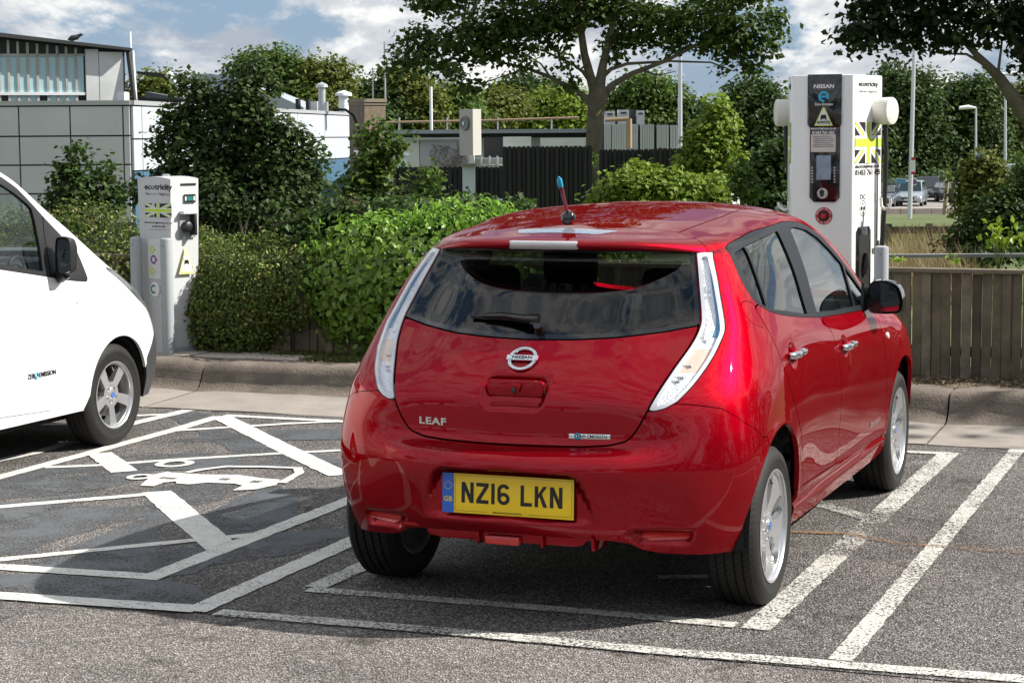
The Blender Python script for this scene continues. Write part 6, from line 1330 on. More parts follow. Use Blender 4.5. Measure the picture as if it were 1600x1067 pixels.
sk=thing('roof_skylight','low ridged grey skylight on the flat roof below the curved roof','skylight'); m=MB(); A,B=Q(214,38),Q(292,38); slopedslab(m,A,B,Zp(214,158,38),Zp(214,153,38),Zp(292,158,38),Zp(292,156,38),1.5); m.build('base',M_dk,sk); m=MB(); slopedslab(m,Q(228,38.2),Q(290,38.2),Zp(228,154,38),Zp(228,143,38),Zp(290,156,38),Zp(290,154,38),1.0); m.build('ridge',mat('skylight_grey',(.14,.15,.16),.3),sk)
# roof plant
def cyl(name,px,y0,y1,d,r,m_,lbl,cat,cap=False):
    t=thing(name,lbl,cat,tuple(at(px,y1,d))); h=at(px,y0,d).z-at(px,y1,d).z; m=MB(); m.tube([(0,0,0),(0,0,h)],r,14); m.build('pipe',m_,t,smooth=True,autos=40)
    if cap: m=MB(); m.lathe([(r*1.7,h),(r*1.6,h+.06),(0,h+.12)],14,'z'); m.build('cowl',m_,t,smooth=True)
    return t
M_galv=mat('galvanised',(.55,.57,.58),.35,metal=.6)
cyl('flue',503.5,137,178,44,.08,M_galv,'slanting galvanised flue with a narrow cap above the pale cladding','flue',True)
cyl('flue',537,150,176,44,.11,M_wht,'short white flue with a round cowl just left of the brown chimney','flue',True)
cyl('flue',466,155,176,44.5,.06,M_dk,'left one of two short black stub pipes on the clad roof','flue'); cyl('flue',482,155,176,44.5,.06,M_dk,'right one of two short black stub pipes on the clad roof','flue')
t=thing('roof_unit','pale square ventilation unit between the flues on the clad roof','ventilation unit'); m=MB(); slab(m,Q(485,45),Q(497,45),Zp(485,180,45),Zp(485,159,45),.5); m.build('casing',M_wht,t); m=MB(); slab(m,Q(498,45.1),Q(511,45.1),Zp(500,180,45),Zp(500,159,45),.5); m.build('grille',mat('grille_grey',(.2,.21,.22),.5),t)
ch=thing('brick_chimney','square brown brick chimney stack with a flat cap, right end of the clad building','chimney'); d=36
M_brick=mat('brown_brick',(.165,.125,.09),.9,var=(14,.25,4),bump=(40,.3,.004),objco=False); c0,c1,c2=Q(546,d+.7),Q(570,d-.05),Q(603,d+.25); c3=c0+(c2-c1); z1=Zp(570,160,d); m=MB(); plan(m,[c0,c1,c2,c3],-.5,z1); m.build('stack',M_brick,ch)
cc=(c0+c2)/2; m=MB(); plan(m,[cc+(p-cc)*1.09 for p in (c0,c1,c2,c3)],z1,z1+.06); plan(m,[cc+(p-cc)*1.04 for p in (c0,c1,c2,c3)],z1-.05,z1-.002); m.build('cap',mat('cap_stone',(.20,.17,.13),.9),ch)
m=MB(); m.tube([at(px,py,35.4) for px,py in ((520,171),(540,172),(552,180),(560,200),(565,225),(568,260))],.028,6); tag(m.build('roof_cable',M_black),'thick black cable looping off the clad roof past the chimney','cable')
def aerial(px,y0,y1,d,r,lbl,bars):
    t=thing('aerial',lbl,'aerial',tuple(at(px,y1,d))); h=at(px,y0,d).z-at(px,y1,d).z; m=MB(); m.tube([(0,0,0),(0,0,h)],r,8); m.build('mast',M_galv,t)
    if bars: 
        m=MB(); m.tube([(-.06,0,h*.95),(.32,0,h*.97)],.008,6)
        for k in range(5): m.tube([(.0+.07*k,-.15,h*.953+.003*k),(.0+.07*k,.15,h*.953+.003*k)],.006,5)
        stuff(m.build('bars',M_galv,t))
aerial(602,66,160,36.4,.018,'tall thin aerial mast rising behind the brick chimney',False); aerial(583,106,160,36.4,.015,'short television aerial on the brick chimney',True)
# flat-roofed building with its odds and ends
fb_=thing('flat_roof_building','low flat-roofed building with white and grey walls behind the black fences','building'); d=42
m=MB(); slab(m,Q(603,d+.6),Q(945,d+.6),-1.5,Zp(700,213,d+.6),9); m.build('core',M_wht,fb_)
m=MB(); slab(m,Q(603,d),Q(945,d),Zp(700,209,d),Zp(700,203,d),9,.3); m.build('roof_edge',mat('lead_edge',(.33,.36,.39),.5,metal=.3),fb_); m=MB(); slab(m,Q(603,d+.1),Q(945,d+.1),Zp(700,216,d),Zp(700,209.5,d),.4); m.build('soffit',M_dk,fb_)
d2=39
for x0,x1,y0,y1,mm,nm in ((603,655,217,262,M_wht,'wall'),(656,732,218,262,M_gry,'wall'),(732,741,215,256,M_wht,'wall_end'),(786,830,214,240,M_wht,'wall'),(845,937,216,240,M_wht,'wall')):
    m=MB(); slab(m,Q(x0,d2),Q(x1,d2),Zp(x0,y1+30,d2),Zp(x0,y0,d2),.3); m.build(nm,mm,fb_)
m=MB(); slab(m,Q(603,d2-.1),Q(732,d2-.1),Zp(650,219,d2),Zp(650,215.5,d2),.5); m.build('coping',M_cladw,fb_)
m=MB(); slab(m,Q(756,d2+.5),Q(786,d2+.5),Zp(760,262,d2),Zp(760,215,d2),.1); m.build('dark_opening',M_dk,fb_)
m=MB(); slab(m,Q(742,d2-.5),Q(785,d2-.5),Zp(760,275,d2),Zp(760,247,d2),.3); m.build('low_wall',M_gry,fb_)
for x in (752,765,777): m=MB(); m.tube([at(x,244,d2-.6),at(x,258,d2-.6),at(x+8,259,d2-.6)],.02,6); m.build('wall_pipe',M_galv,fb_)
m=MB(); m.tube([at(x,y,33.5) for x,y in ((553,239),(575,241),(600,240),(638,243),(628,259))],.045,8); tag(m.build('white_pipe',M_wht),'white drainpipe running sideways and down right of the chimney foot','pipe')
# vine stems on the grey wall
m=MB(); q=np.random.default_rng(3)
for _ in range(26):
    x,y=q.uniform(690,728),260.; p=[at(x,y,d2-.03)]
    for k in range(6): x+=q.normal(1,7); y-=q.uniform(3,8); p.append(at(min(730,max(662,x)),max(221,y),d2-.03))
    m.tube(p,.006,4,False)
tag(stuff(m.build('bare_vine',mat('vine_stem',(.12,.10,.10),.9))),'bare crack-like vine stems spreading on the grey wall','vine')
# rail along the roof
rl=thing('roof_rail','rusty orange scaffold rail on short posts along the flat roof','railing'); pr_=[(603,191.5),(680,190),(760,188.5),(840,186),(905,184)]
m=MB(); m.tube([at(x,y,d-.2) for x,y in pr_],.024,8); m.build('rail',mat('rusty_tube',(.30,.21,.13),.7),rl)
for x in (624,699,778,862): m=MB(); m.tube([at(x,206,d-.2),at(x,184,d-.2)],.018,6); m.build('post',M_galv,rl)
t=thing('air_conditioner','tall beige air-conditioning unit with a round fan on a bracket','air conditioner'); da=38.2; m=MB(); A,B=Q(718,da),Q(739,da-.3); C_=Q(752,da+.15); D_=A+(C_-B); m.prism([(p.x,p.y) for p in (A,B,C_,D_)],Zp(730,243,da),Zp(730,171,da)); m.build('casing',mat('beige_casing',(.42,.405,.37),.5),t)
n_=(B-A).normalized(); nn2=Vector((n_.y,-n_.x,0)); c=at(728,193,da-.15)+nn2*.02; m=MB(); m.lathe([(0,.02),(.02,.02),(.02,.01),(.085,.006),(.10,.02),(.125,.02),(.135,0)],24,'z'); q_=m.build('fan_guard',mat('grille_grey'),t,smooth=True,autos=30); place(q_,facing(c+nn2*.02,nn2)); m=MB(); m.lathe([(0,.0),(.03,.0)],16,'z'); q_=m.build('fan_hub',M_galv,t); place(q_,facing(c+nn2*.05,nn2))
cyl('white_pole',674,136,204,41,.03,M_wht,'slim white pole on the flat roof left of the air conditioner','pole')
# black boarded fences and pillars
M_blk=mat('black_boards',(.012,.012,.013),.75)
def board_fence(name,x0,x1,y0,y1,d,lbl,step,cap=None):
    t=thing(name,lbl,'fence'); n=max(2,int(round((x1-x0)/step))); 
    for i in range(n):
        a,b=Q(x0+(x1-x0)*i/n,d),Q(x0+(x1-x0)*(i+1)/n,d); e=(b-a).normalized()*.008; m=MB(); slab(m,a+e,b-e,Zp(x0,y1,d),Zp(x0,y0+rng.normal(0,.35),d),.02,.02+.03*(i%2)); m.build('board',M_blk,t)
    m=MB(); slab(m,Q(x0,d+.05),Q(x1,d+.05),Zp(x0,y1,d),Zp(x0,y0+2,d),.02); m.build('backing',M_dk,t)
    return t
board_fence('black_fence',614,722,261,312,34,'low black boarded fence left of the grey pillar',7.5); board_fence('black_fence',742,786,261,312,34,'short black boarded fence between grey pillar and tall black fence',7.5)
board_fence('black_fence',785,925,229,338,30,'tall black ribbed metal fence left of the tree trunk',7.2); board_fence('black_fence',936,1020,234,338,31.5,'tall black ribbed metal fence right of the tree trunk, lower part',7.2); board_fence('black_fence',1020,1066,232,338,31.3,'short raised end of the tall black fence beside the pole',7.2)
board_fence('black_fence',1130,1180,238,275,60,'far black fence glimpsed below the trees left of the white charger',8)
for x0,x1,y0,lbl in ((722,742,257,'square grey rendered pillar between the black fences'),(604,613.5,262,'narrow pale pillar at the left end of the black fence')):
    t=thing('pillar',lbl,'pillar'); m=MB(); slab(m,Q(x0,33.8),Q(x1,33.8),-.8,Zp(x0,y0+2,33.8),.25); m.build('shaft',mat('pillar_render',(.46,.52,.52),.85),t); m=MB(); slab(m,Q(x0-2,33.7),Q(x1+2,33.7),Zp(x0,y0+2,33.8),Zp(x0,y0-1,33.8),.35); m.build('cap',mat('cap_stone'),t)
m=MB(); slab(m,Q(600,33.5),Q(786,33.5),-.9,Zp(700,312.5,33.5),.3); tag(m.build('plinth_wall',M_wht),'pale low wall at the foot of the black fence and pillar','wall')
# ribbed grey store with rooftop cabinets
st=thing('panel_store','grey ribbed panel store with dark joints behind the tall black fence','building'); ds_=40
m=MB(); slab(m,Q(943,ds_+.1),Q(1060,ds_+.1),-1,Zp(1000,195,ds_),5); m.build('core',M_dk,st)
for x0,x1 in ((944,955),(956,997),(1000,1022),(1026,1045),(1047,1060)):
    k=max(1,int((x1-x0)/3.6))
    for i in range(k):
        m=MB(); slab(m,Q(x0+(x1-x0)*i/k+.25,ds_),Q(x0+(x1-x0)*(i+1)/k-.25,ds_),-1,Zp(x0,194+.02*(x0-943),ds_),.05,.02); m.build('panel',mat('store_panel',(.52,.55,.58),.6,var=(1.2,.1),objco=False),st)
m=MB(); m.tube([at(983,186,39.5),at(983,232,39.5)],.06,8); m.tube([at(945,188,39.5),at(983,186,39.5)],.04,8); tag(m.build('brown_pipe',mat('rusty_tube')),'brown pipe bent down the front of the panel store','pipe')
for x0,x1,y0,lbl in ((945,961,174,'leftmost of three white cabinets on the store roof, beside the trunk'),(966,983,172,'widest of three white cabinets on the store roof, with a dark side'),(995,1007,173,'rightmost of three white cabinets on the store roof')):
    t=thing('roof_cabinet',lbl,'cabinet'); m=MB(); slab(m,Q(x0,41),Q(x1,41),Zp(x0,196,41),Zp(x0,y0,41),.35); m.build('casing',M_wht,t); m=MB(); slab(m,Q(x0+(x1-x0)*.25,40.97),Q(x0+(x1-x0)*.75,40.97),Zp(x0,y0+6,41),Zp(x0,y0+3.6,41),.02); m.build('vent',M_dk,t)
    if x0==966: m=MB(); slab(m,Q(984,41.1),Q(992.5,41.1),Zp(x0,196,41),Zp(x0,y0-.5,41),.35); m.build('side_panel',M_dk,t)
m=MB(); slab(m,Q(1126,33),Q(1176,33.4),-.9,Zp(1150,268,33),.6); tag(m.build('white_enclosure',M_wht),'plain white box wall half hidden by plants, left of the white charger','wall')
# a screen of dull walls far right
m=MB(); slab(m,Q(1570,150),Q(1640,150),-5,Zp(1590,268,150),6); slab(m,Q(1590,149),Q(1640,149),-5,Zp(1590,258,150),6); tag(m.build('far_building',M_cladw),'pale far-off building glimpsed at the right edge behind leaves','building')
# ------------------------------------------------------------------ trees and shrubs beyond
M_bark=mat('bark',(.115,.100,.070),.95,bump=(14,.8,.03),var=(5,.3,8),objco=False)
TL={}
def tleaf(k): 
    cols=dict(dark=(.048,.090,.020),mid=(.080,.140,.025),lime=(.165,.25,.03),olive=(.125,.155,.028),deep=(.028,.050,.015),shade=(.050,.086,.022),sycamore=(.060,.105,.020))
    return leafmat('foliage_'+k,cols[k],.45,.42,.55,.3)
def clumps(n,cs,per,spread,q):
    """leaf points grouped in clumps round the given (centre, radii) blobs"""
    P=[];N=[]
    tot=sum(c[1][0]*c[1][2]+.0 for c in cs)
    for c,r in cs:
        c=np.array(c);r=np.array(r); k=max(6,int(n*(r[0]*r[2])/tot/per)); d=q.normal(0,1,(k,3)); d/=np.linalg.norm(d,axis=1,keepdims=True); rad=q.uniform(.25,1,k)**.5; cc=c+d*rad[:,None]*r
        sz=spread*q.uniform(.6,1.4,k); p=np.repeat(cc,per,0)+ball(q,k*per)*1.7*np.repeat(sz,per)[:,None]*[1,1,.62]; P.append(p); nn_=np.repeat(d,per,0)*.7+[0,0,.8]; N.append(nn_)
    return np.concatenate(P),np.concatenate(N)
def ball(q,n):
    d=q.normal(0,1,(n,3)); return d/np.linalg.norm(d,axis=1,keepdims=True)*q.uniform(0,1,(n,1))**.45
def blob(px,py,rx,ry,d,dd=0,dep=None): 
    s=d/3120.76; return tuple(at(px,py,d+dd)),(rx*s,(dep if dep else rx*s*.9),ry*s)
def tree(name,label,d,blobs,n,leaf,kind,trunk=None,group=None,per=14,cat='tree',spread=None,seed=1,limbs=(),tw=.12):
    q=np.random.default_rng(seed); base=Vector(at(trunk[0][0],trunk[0][1],d)) if trunk else Vector(at(blobs[0][0],blobs[0][1]+blobs[0][3],d))
    t=thing(name,label,cat,tuple(base),0,group)
    cs=[blob(b[0],b[1],b[2],b[3],d,b[4] if len(b)>4 else q.normal(0,.3)*b[2]*d/3120) for b in blobs]
    P,N=clumps(n,cs,per,spread or leaf*1.5,q); stuff(obj('crown',leafmesh('crown',P-np.array(base),N,leaf,tleaf(kind),.75,.3,q),t))
    if trunk:
        m=MB(); s=d/3120.76; m.tube([Vector(at(x,y,d))-base for x,y,w in trunk],[w*s/2 for x,y,w in trunk],12); m.build('trunk',M_bark,t,smooth=True)
    for L in limbs:
        m=MB(); s=d/3120.76; m.tube([Vector(at(p[0],p[1],d+(p[3] if len(p)>3 else 0)))-base for p in L],[p[2]*s/2 for p in L],8); m.build('limb',M_bark,t,smooth=True)
    return t
# the big spreading tree
BL=[(640,92,34,16),(665,62,38,22),(697,103,32,13),(736,136,24,12),(720,62,46,30),(770,40,48,34),(765,88,34,12),(800,70,38,22),(812,106,20,7),(830,30,48,36),(870,55,28,24),(885,20,48,32),(884,98,12,12),(890,132,15,9),(930,12,48,26),(980,18,58,30),(962,66,24,14),(995,58,38,18),(1040,30,52,32),(1050,72,38,10),(1100,35,48,32),(1112,72,34,12),(1150,45,42,32),(1162,84,28,13),(1190,68,32,20),(1178,112,16,6),(1205,35,22,22),(1132,100,14,5),(617,100,12,8),(960,90,14,6)]
BL+=[(x,y,60,38,dz) for x,y,dz in ((700,-10,1),(790,-30,-1),(880,-50,1),(970,-60,-1),(1060,-50,1),(1140,-20,-1),(850,-120,0),(980,-130,0),(1080,-100,1),(760,-80,1),(900,-190,0),(1000,-210,1),(1080,-170,-1),(820,-170,1),(930,-270,0),(1020,-290,1),(970,-350,0))]
LIM=[[(932,150,20),(922,119,15),(913,85,13),(907,42,11),(903,0,8),(900,-60,4)],[(936,140,20),(942,102,14),(951,64,11),(962,25,8),(975,-30,4)],[(928,166,13),(912,150,10),(894,140,8),(860,121,6.5),(826,108,5),(763,93,3.5,.5),(705,98,2,.8)],
 [(937,152,13),(958,132,10),(988,115,8),(1039,96,6),(1069,81,5),(1111,60,3.5),(1150,45,2)],[(940,122,8),(955,108,6.5),(980,100,5),(1047,96,3.6),(1111,98,2.6),(1148,112,1.6)],[(922,128,7),(910,112,5),(894,100,4),(852,81,3),(800,66,2)],[(860,121,4),(845,100,2.6),(820,84,1.6)],[(1000,110,4),(1030,118,2.5),(1055,112,1.2)],[(826,108,3),(790,118,2.2),(750,132,1.4)],[(907,42,6),(870,15,4),(840,-15,2)],[(951,64,6),(1000,35,4),(1050,20,2.5)]]
tree('sycamore','large spreading broad-leaved tree with a bare trunk standing between the tall black fences',34,BL,27000,.12,'sycamore',[(922,345,32),(924,300,27),(926,240,24),(930,190,26),(934,150,31),(935,138,27)],None,12,seed=21,limbs=LIM)
ivy=thing('ivy','green ivy leaves climbing the foot of the spreading tree trunk','ivy'); q=np.random.default_rng(8); P=np.array([at(q.uniform(885,925)+12*(y<260),y,33.5+q.uniform(-.3,.3)) for y in q.uniform(235,330,420)]); stuff(obj('leaves',leafmesh('leaves',P,np.tile([.3,-.9,.4],(len(P),1)),.10,tleaf('mid'),.8),ivy))
# overhanging tree, top right
BR=[(1335,50,28,18),(1365,62,32,14),(1380,30,45,25),(1430,50,40,18),(1450,15,50,28),(1350,15,30,20),(1490,55,35,16),(1520,15,50,28),(1560,45,35,16),(1590,20,45,30),(1600,70,25,14),(1540,62,14,6),(1330,65,14,7),(1420,75,18,6),(1600,105,16,9),(1470,70,12,5),(1650,50,60,50),(1700,0,80,60),(1560,-40,80,40),(1460,-50,80,40),(1380,-30,60,30),(1640,120,30,20)]
tree('overhanging_tree','dark tree leaning into view at the top right with a bent limb',22,BR,10500,.088,'deep',[(1745,480,70),(1720,330,58),(1690,250,52),(1650,215,42),(1600,178,26),(1560,120,17),(1530,90,11),(1505,65,7),(1490,45,4)],None,12,seed=5,limbs=[[(1660,215,30),(1625,130,20),(1600,85,15),(1580,50,11),(1570,10,7)],[(1585,155,9),(1560,110,5),(1566,62,3),(1560,55,2)],[(1545,105,7),(1510,85,4),(1470,84,2.5),(1440,78,1.2)]])
# leafy shrubs in the middle distance
tree('dark_shrub','dark shrub with pointed shoots against the grey cladding behind the van',23,[(118,300,32,38),(150,300,30,34),(100,275,16,26),(122,245,10,28),(166,262,8,22),(88,318,22,20),(180,310,18,20),(135,330,60,30)],3600,.075,'dark',None,None,12,'shrub',seed=9)
tree('leafy_tree','tall dark leafy tree behind the hedge, hiding most of the clad building',17.5,[(288,130,7,26),(262,190,10,30),(318,140,8,24),(398,100,8,20),(425,140,10,20),(300,250,48,60),(350,220,55,70),(410,250,55,70),(290,190,26,30),(300,150,14,30),(378,150,34,34),(400,120,20,26),(440,220,36,40),(345,165,24,24),(450,300,55,60),(340,320,70,60),(270,300,38,50),(420,340,70,50),(478,300,30,50),(250,230,14,34),(490,245,14,24),(390,190,40,40),(470,215,12,16),(215,300,16,20),(360,380,120,30)],24000,.056,'shade',[(370,470,14),(372,380,10),(378,300,7),(380,200,4)],None,12,seed=10,limbs=[[(372,400,7),(340,300,5),(310,200,2.5)],[(374,380,6),(430,290,4),(450,220,2)],[(365,420,6),(300,380,4),(270,300,2)],[(375,420,6),(450,370,4),(480,300,2)]])
tree('sapling','bright-tipped sapling in front of the brown brick chimney foot',19,[(580,290,26,30),(590,250,16,26),(583,215,7,18),(612,240,12,10),(560,300,14,26),(625,225,10,5),(575,325,34,20),(597,200,5,8)],2600,.075,'mid',[(585,400,5),(586,300,3),(588,215,1.5)],None,10,'sapling',seed=12)
tree('sapling','small thin sapling in front of the low black fence',20,[(668,285,9,14),(671,265,5,8),(660,300,12,8)],330,.07,'mid',[(668,380,3),(668,300,2),(670,262,1)],None,8,'sapling',seed=13)
tree('undergrowth','dark undergrowth filling the gap behind the bright bush',15.5,[(540,350,50,40),(630,340,60,28),(720,330,50,22),(790,330,40,18),(470,370,40,40),(700,350,90,25)],6500,.06,'dark',None,None,12,'shrub',seed=14)
tree('yellow_green_shrub','yellow-green shrub just above the red car roof, right of the tree trunk',24,[(985,290,36,24),(1030,300,42,24),(960,310,34,18),(1080,305,40,20),(1110,310,28,18),(1005,268,16,12),(1045,280,18,12),(1120,290,20,14),(940,318,24,10)],6500,.075,'lime',None,None,12,'shrub',seed=15)
tree('tall_shrub','tall bright green shrub in front of dark trees, left of the white charger',26,[(1105,230,26,34),(1118,195,16,26),(1120,165,8,14),(1095,255,28,26),(1128,220,18,26),(1110,280,40,22),(1135,245,10,16)],5200,.085,'lime',[(1108,380,6),(1110,260,4),(1118,165,2)],None,12,'shrub',seed=16)
tree('thin_plant','thin leafy plant in front of the white box wall',22,[(1160,290,12,22),(1158,262,10,8),(1170,300,10,16)],620,.07,'mid',[(1162,380,3),(1160,260,1)],None,8,'plant',seed=17)
tree('dark_shrub','dark green bush just left of the white charger cable drum',27,[(1200,270,26,36),(1215,310,26,26),(1185,310,20,20),(1222,240,16,20)],3600,.085,'dark',None,None,12,'shrub',seed=18)
# the wooded skyline
SKY=[('rounded olive tree between the curved roof and the window hall',62,[(235,150,26,26),(255,135,22,18),(225,165,24,20)],'olive'),
('broad green tree rising behind the flues, left half',66,[(400,120,36,34),(430,105,34,24),(385,150,30,34),(440,140,34,40),(465,155,30,30)],'mid'),
('pointed yellow-green tree directly behind the flues',66,[(500,130,28,30),(480,120,24,22),(520,145,24,30),(530,115,14,14),(500,165,40,20)],'olive'),
('dark rounded tree right behind the brick chimney',70,[(570,160,30,28),(600,155,34,30),(560,175,24,16),(590,185,50,22)],'dark'),
('yellowish tree left of the white roof pole',70,[(640,150,34,36),(625,125,18,20),(660,170,32,30),(640,190,50,18)],'olive'),
('deep green tree right of the white roof pole',72,[(700,165,34,34),(715,185,36,22),(680,190,40,20)],'mid'),
('low olive tree behind the air conditioner',76,[(760,175,36,24),(785,165,30,24),(745,190,40,18)],'olive'),
('dark dome-shaped tree far behind the spreading tree, left of its trunk',84,[(820,150,42,30),(800,160,30,22),(850,160,30,26),(820,185,60,24)],'dark'),
('bright green tree left of the tree trunk above the flat roof',78,[(870,170,40,26),(895,165,24,24),(860,190,60,20)],'lime'),
('bright rounded tree above the store cabinets',80,[(1010,155,46,30),(980,165,30,24),(1040,165,30,30),(1010,140,30,18),(1000,190,70,24)],'mid'),
('dark low tree behind the light pole',80,[(1075,185,30,28),(1060,205,40,24),(1095,210,30,34)],'dark'),
('large dark tree left of the white charger',52,[(1165,170,36,46),(1195,180,34,52),(1150,200,30,40),(1215,230,26,60),(1180,240,50,50),(1160,280,50,36),(1135,260,30,40),(1180,150,24,24)],'dark'),
('massive dark tree right of the white charger',188,[(1400,150,38,44),(1425,180,44,60),(1385,200,40,60),(1440,140,24,30),(1410,250,60,50),(1450,230,34,60),(1370,260,40,40),(1400,115,20,16),(1420,290,90,24)],'dark'),
('broad dark tree behind the double light poles',192,[(1495,190,36,54),(1520,160,28,34),(1490,150,26,26),(1530,220,44,60),(1480,250,50,40),(1540,140,20,20),(1520,285,70,26)],'dark'),
('mid-green tree at the right edge behind the tall poles',196,[(1575,170,34,34),(1600,200,44,50),(1560,220,34,50),(1590,250,50,36),(1625,180,40,60)],'olive'),
('low shaded tree between the large dark tree and the white charger',150,[(1245,250,40,60),(1290,240,40,60),(1335,230,40,60),(1300,280,90,40)],'dark')]
for i,(lb,d,bl,kd) in enumerate(SKY):
    area=sum(b[2]*b[3] for b in bl); n=int(min(22000,area*3.4)); x,y=bl[0][0],bl[0][1]
    tree('background_tree',lb,d,bl,n,.0024*d,kd,[(x,y+110,9),(x,y,5)],'trees on the skyline behind the buildings',14,seed=40+i,spread=.0062*d)
# trees seen only in reflections, behind and beside the photographer
for i,(x,y,r,h,kd) in enumerate([(-14,-34,4.5,8,'dark'),(-5,-38,5,9,'mid'),(5,-36,4.5,8,'dark'),(14,-33,5,9,'dark'),(22,-26,4.5,8,'mid'),(27,-14,4.5,8,'dark'),(-24,-28,5,9,'mid'),(30,2,4,7,'dark'),(33,14,4,7.5,'mid'),(-30,-12,5,8,'dark')]):
    q=np.random.default_rng(300+i); t=thing('nearby_tree',['leftmost','next leftmost','middle','next rightmost','rightmost'][i]+' broad tree of the row across the lane behind the viewer' if i<5 else ['small roundish tree beside the lane, right behind the viewer','dark tree across the lane left of the parked cars','dark tree off to the right of the red car','leafy tree off to the right beyond the timber fence','broad dark tree far off to the left of the van'][i-5],'tree',(x,y,0),0,'trees around the car park behind the photographer'); cs=[((0,0,h*.62),(r,r,h*.34)),((r*.4,r*.2,h*.8),(r*.6,r*.6,h*.22)),((-r*.4,-.2*r,h*.75),(r*.6,r*.6,h*.24))]
    P,N=clumps(2600,cs,10,.5,q); stuff(obj('crown',leafmesh('crown',P,N,.42,tleaf(kd),.8,.3,q),t)); m=MB(); m.tube([(0,0,0),(.1,0,h*.3),(0,.1,h*.6)],[.3,.22,.12],10); m.build('trunk',M_bark,t,smooth=True)

# unseen hedge added to darken the door reflections, and trees mirrored in the windows
rh=thing('reflection_hedge','unseen dark hedge added along the right to darken reflections in the red doors','hedge',(12.5,3,0)); q=np.random.default_rng(500); P=[];N=[]
for i in range(13):
    p_,n_=shell_pts(1500,(12.5+q.normal(0,.2),-14+i*2.6,1.15),(.9,1.7,1.35+q.normal(0,.12)),.8,.0,9,.14,i+530); P.append(p_);N.append(n_)
P=np.concatenate(P);N=np.concatenate(N); stuff(obj('foliage',leafmesh('foliage',P-[12.5,3,0],N,.17,tleaf('dark'),.7,.3,q),rh)); m=MB()
for i in range(26): m.tube([(q.normal(0,.2),-17+i*1.3,0),(q.normal(0,.3),-17+i*1.3,1.6)],[.04,.015],6)
stuff(m.build('stems',M_bark,rh))
for i,(x,y,r,h) in enumerate([(17,-6,3.2,7.5),(18,1,3.6,8),(17.5,9,3.2,7),(19,17,3.6,8)]):
    t=thing('nearby_tree',['first','second','third','last'][i]+' unseen tree behind the added dark hedge, counted away from the viewer','tree',(x,y,0),0,'trees around the car park behind the photographer'); cs=[((0,0,h*.64),(r,r,h*.32)),((r*.4,r*.3,h*.8),(r*.6,r*.6,h*.2)),((-r*.4,-.2*r,h*.72),(r*.6,r*.6,h*.22))]
    P,N=clumps(2600,cs,10,.42,q); stuff(obj('crown',leafmesh('crown',P,N,.36,tleaf('dark' if i%2 else 'mid'),.8,.3,q),t)); m=MB(); m.tube([(0,0,0),(.1,0,h*.3),(0,.1,h*.6)],[.26,.2,.1],10); m.build('trunk',M_bark,t,smooth=True)

# unseen tree added out of frame to shade the fence and kerb's right end
q=np.random.default_rng(808); t=thing('nearby_tree','unseen tree added off to the right to shade the right end of the fence','tree',(9.6,9.1,0),0,'trees around the car park behind the photographer')
P,N=clumps(5200,[((0,0,6.1),(2.1,2.1,1.1)),((.9,-.6,5.6),(1.2,1.2,.8)),((-.9,.6,5.9),(1.3,1.2,.8))],12,.3,q); stuff(obj('crown',leafmesh('crown',P,N,.20,tleaf('mid'),.8,.3,q),t)); m=MB(); m.tube([(0,0,0),(.1,0,2.5),(0,.1,5.2)],[.2,.15,.08],10); m.build('trunk',M_bark,t,smooth=True)

# more of the wooded skyline to the left of the picture
for i,(l,d,r,h,kd) in enumerate([(-75,85,8,12,'mid'),(-58,92,9,13,'dark'),(-44,84,7,10,'olive'),(-33,90,8,12,'dark'),(-92,100,9,12,'dark')]):
    q=np.random.default_rng(900+i); x=2.72-math.sin(YAW)*d+math.cos(YAW)*l; y=-7.62+math.cos(YAW)*d+math.sin(YAW)*l; t=thing('background_tree',['second','fourth','last but one','last','outermost'][i]+' of the big trees past the left edge of the picture','tree',(x,y,gz(d)-.3),0,'trees on the skyline behind the buildings')
    P,N=clumps(3600,[((0,0,h*.55),(r,r,h*.42)),((r*.4,0,h*.8),(r*.6,r*.6,h*.22)),((-r*.4,0,h*.7),(r*.6,r*.6,h*.24))],12,.7,q); stuff(obj('crown',leafmesh('crown',P,N,.5,tleaf(kd),.8,.3,q),t)); m=MB(); m.tube([(0,0,0),(.1,0,h*.3),(0,.1,h*.6)],[.35,.25,.1],10); m.build('trunk',M_bark,t,smooth=True)
# ------------------------------------------------------------------ the far side on the right: grass, far car park, poles, signs, cars
def follow(name,d0,d1,l0,l1,m,dz=.01,nd=14,nl=20):
    cy,sy=math.cos(YAW),math.sin(YAW); V=[]
    D=sorted(set(list(np.linspace(d0,d1,nd))+[x for x in (15.5,20,27,35,47,60,80,100,120,138,160) if d0<x<d1]))
    for d in D:
        for l in np.linspace(l0,l1,nl): V.append((2.72-sy*d+cy*l,-7.62+cy*d+sy*l,gz(d)+dz))
    n=nl; return struct(obj(name,npmesh(name,V,np.array([(i*n+j,i*n+j+1,(i+1)*n+j+1,(i+1)*n+j) for i in range(len(D)-1) for j in range(n-1)]),m)))
M_field=mat('rough_grass',(.085,.110,.030),.95,var=(.35,.45,10),bump=(6,1,.05),objco=False)
follow('grass_field',15.2,97,-60,60,M_field)
follow('far_car_park',112,200,-60,120,mat('far_asphalt',(.24,.215,.20),.9,var=(.3,.12,6),objco=False),.02)
follow('service_road',97.2,111.8,-60,120,mat('far_asphalt'),.015)
def ground(px,d): p=Q(px,d); p.z=gz((p-CAM0).dot(Vector((-math.sin(YAW),math.cos(YAW),0)))); return p
kb=thing('far_kerb','pale kerbed island at the edge of the far car park under the tall pole','kerb')
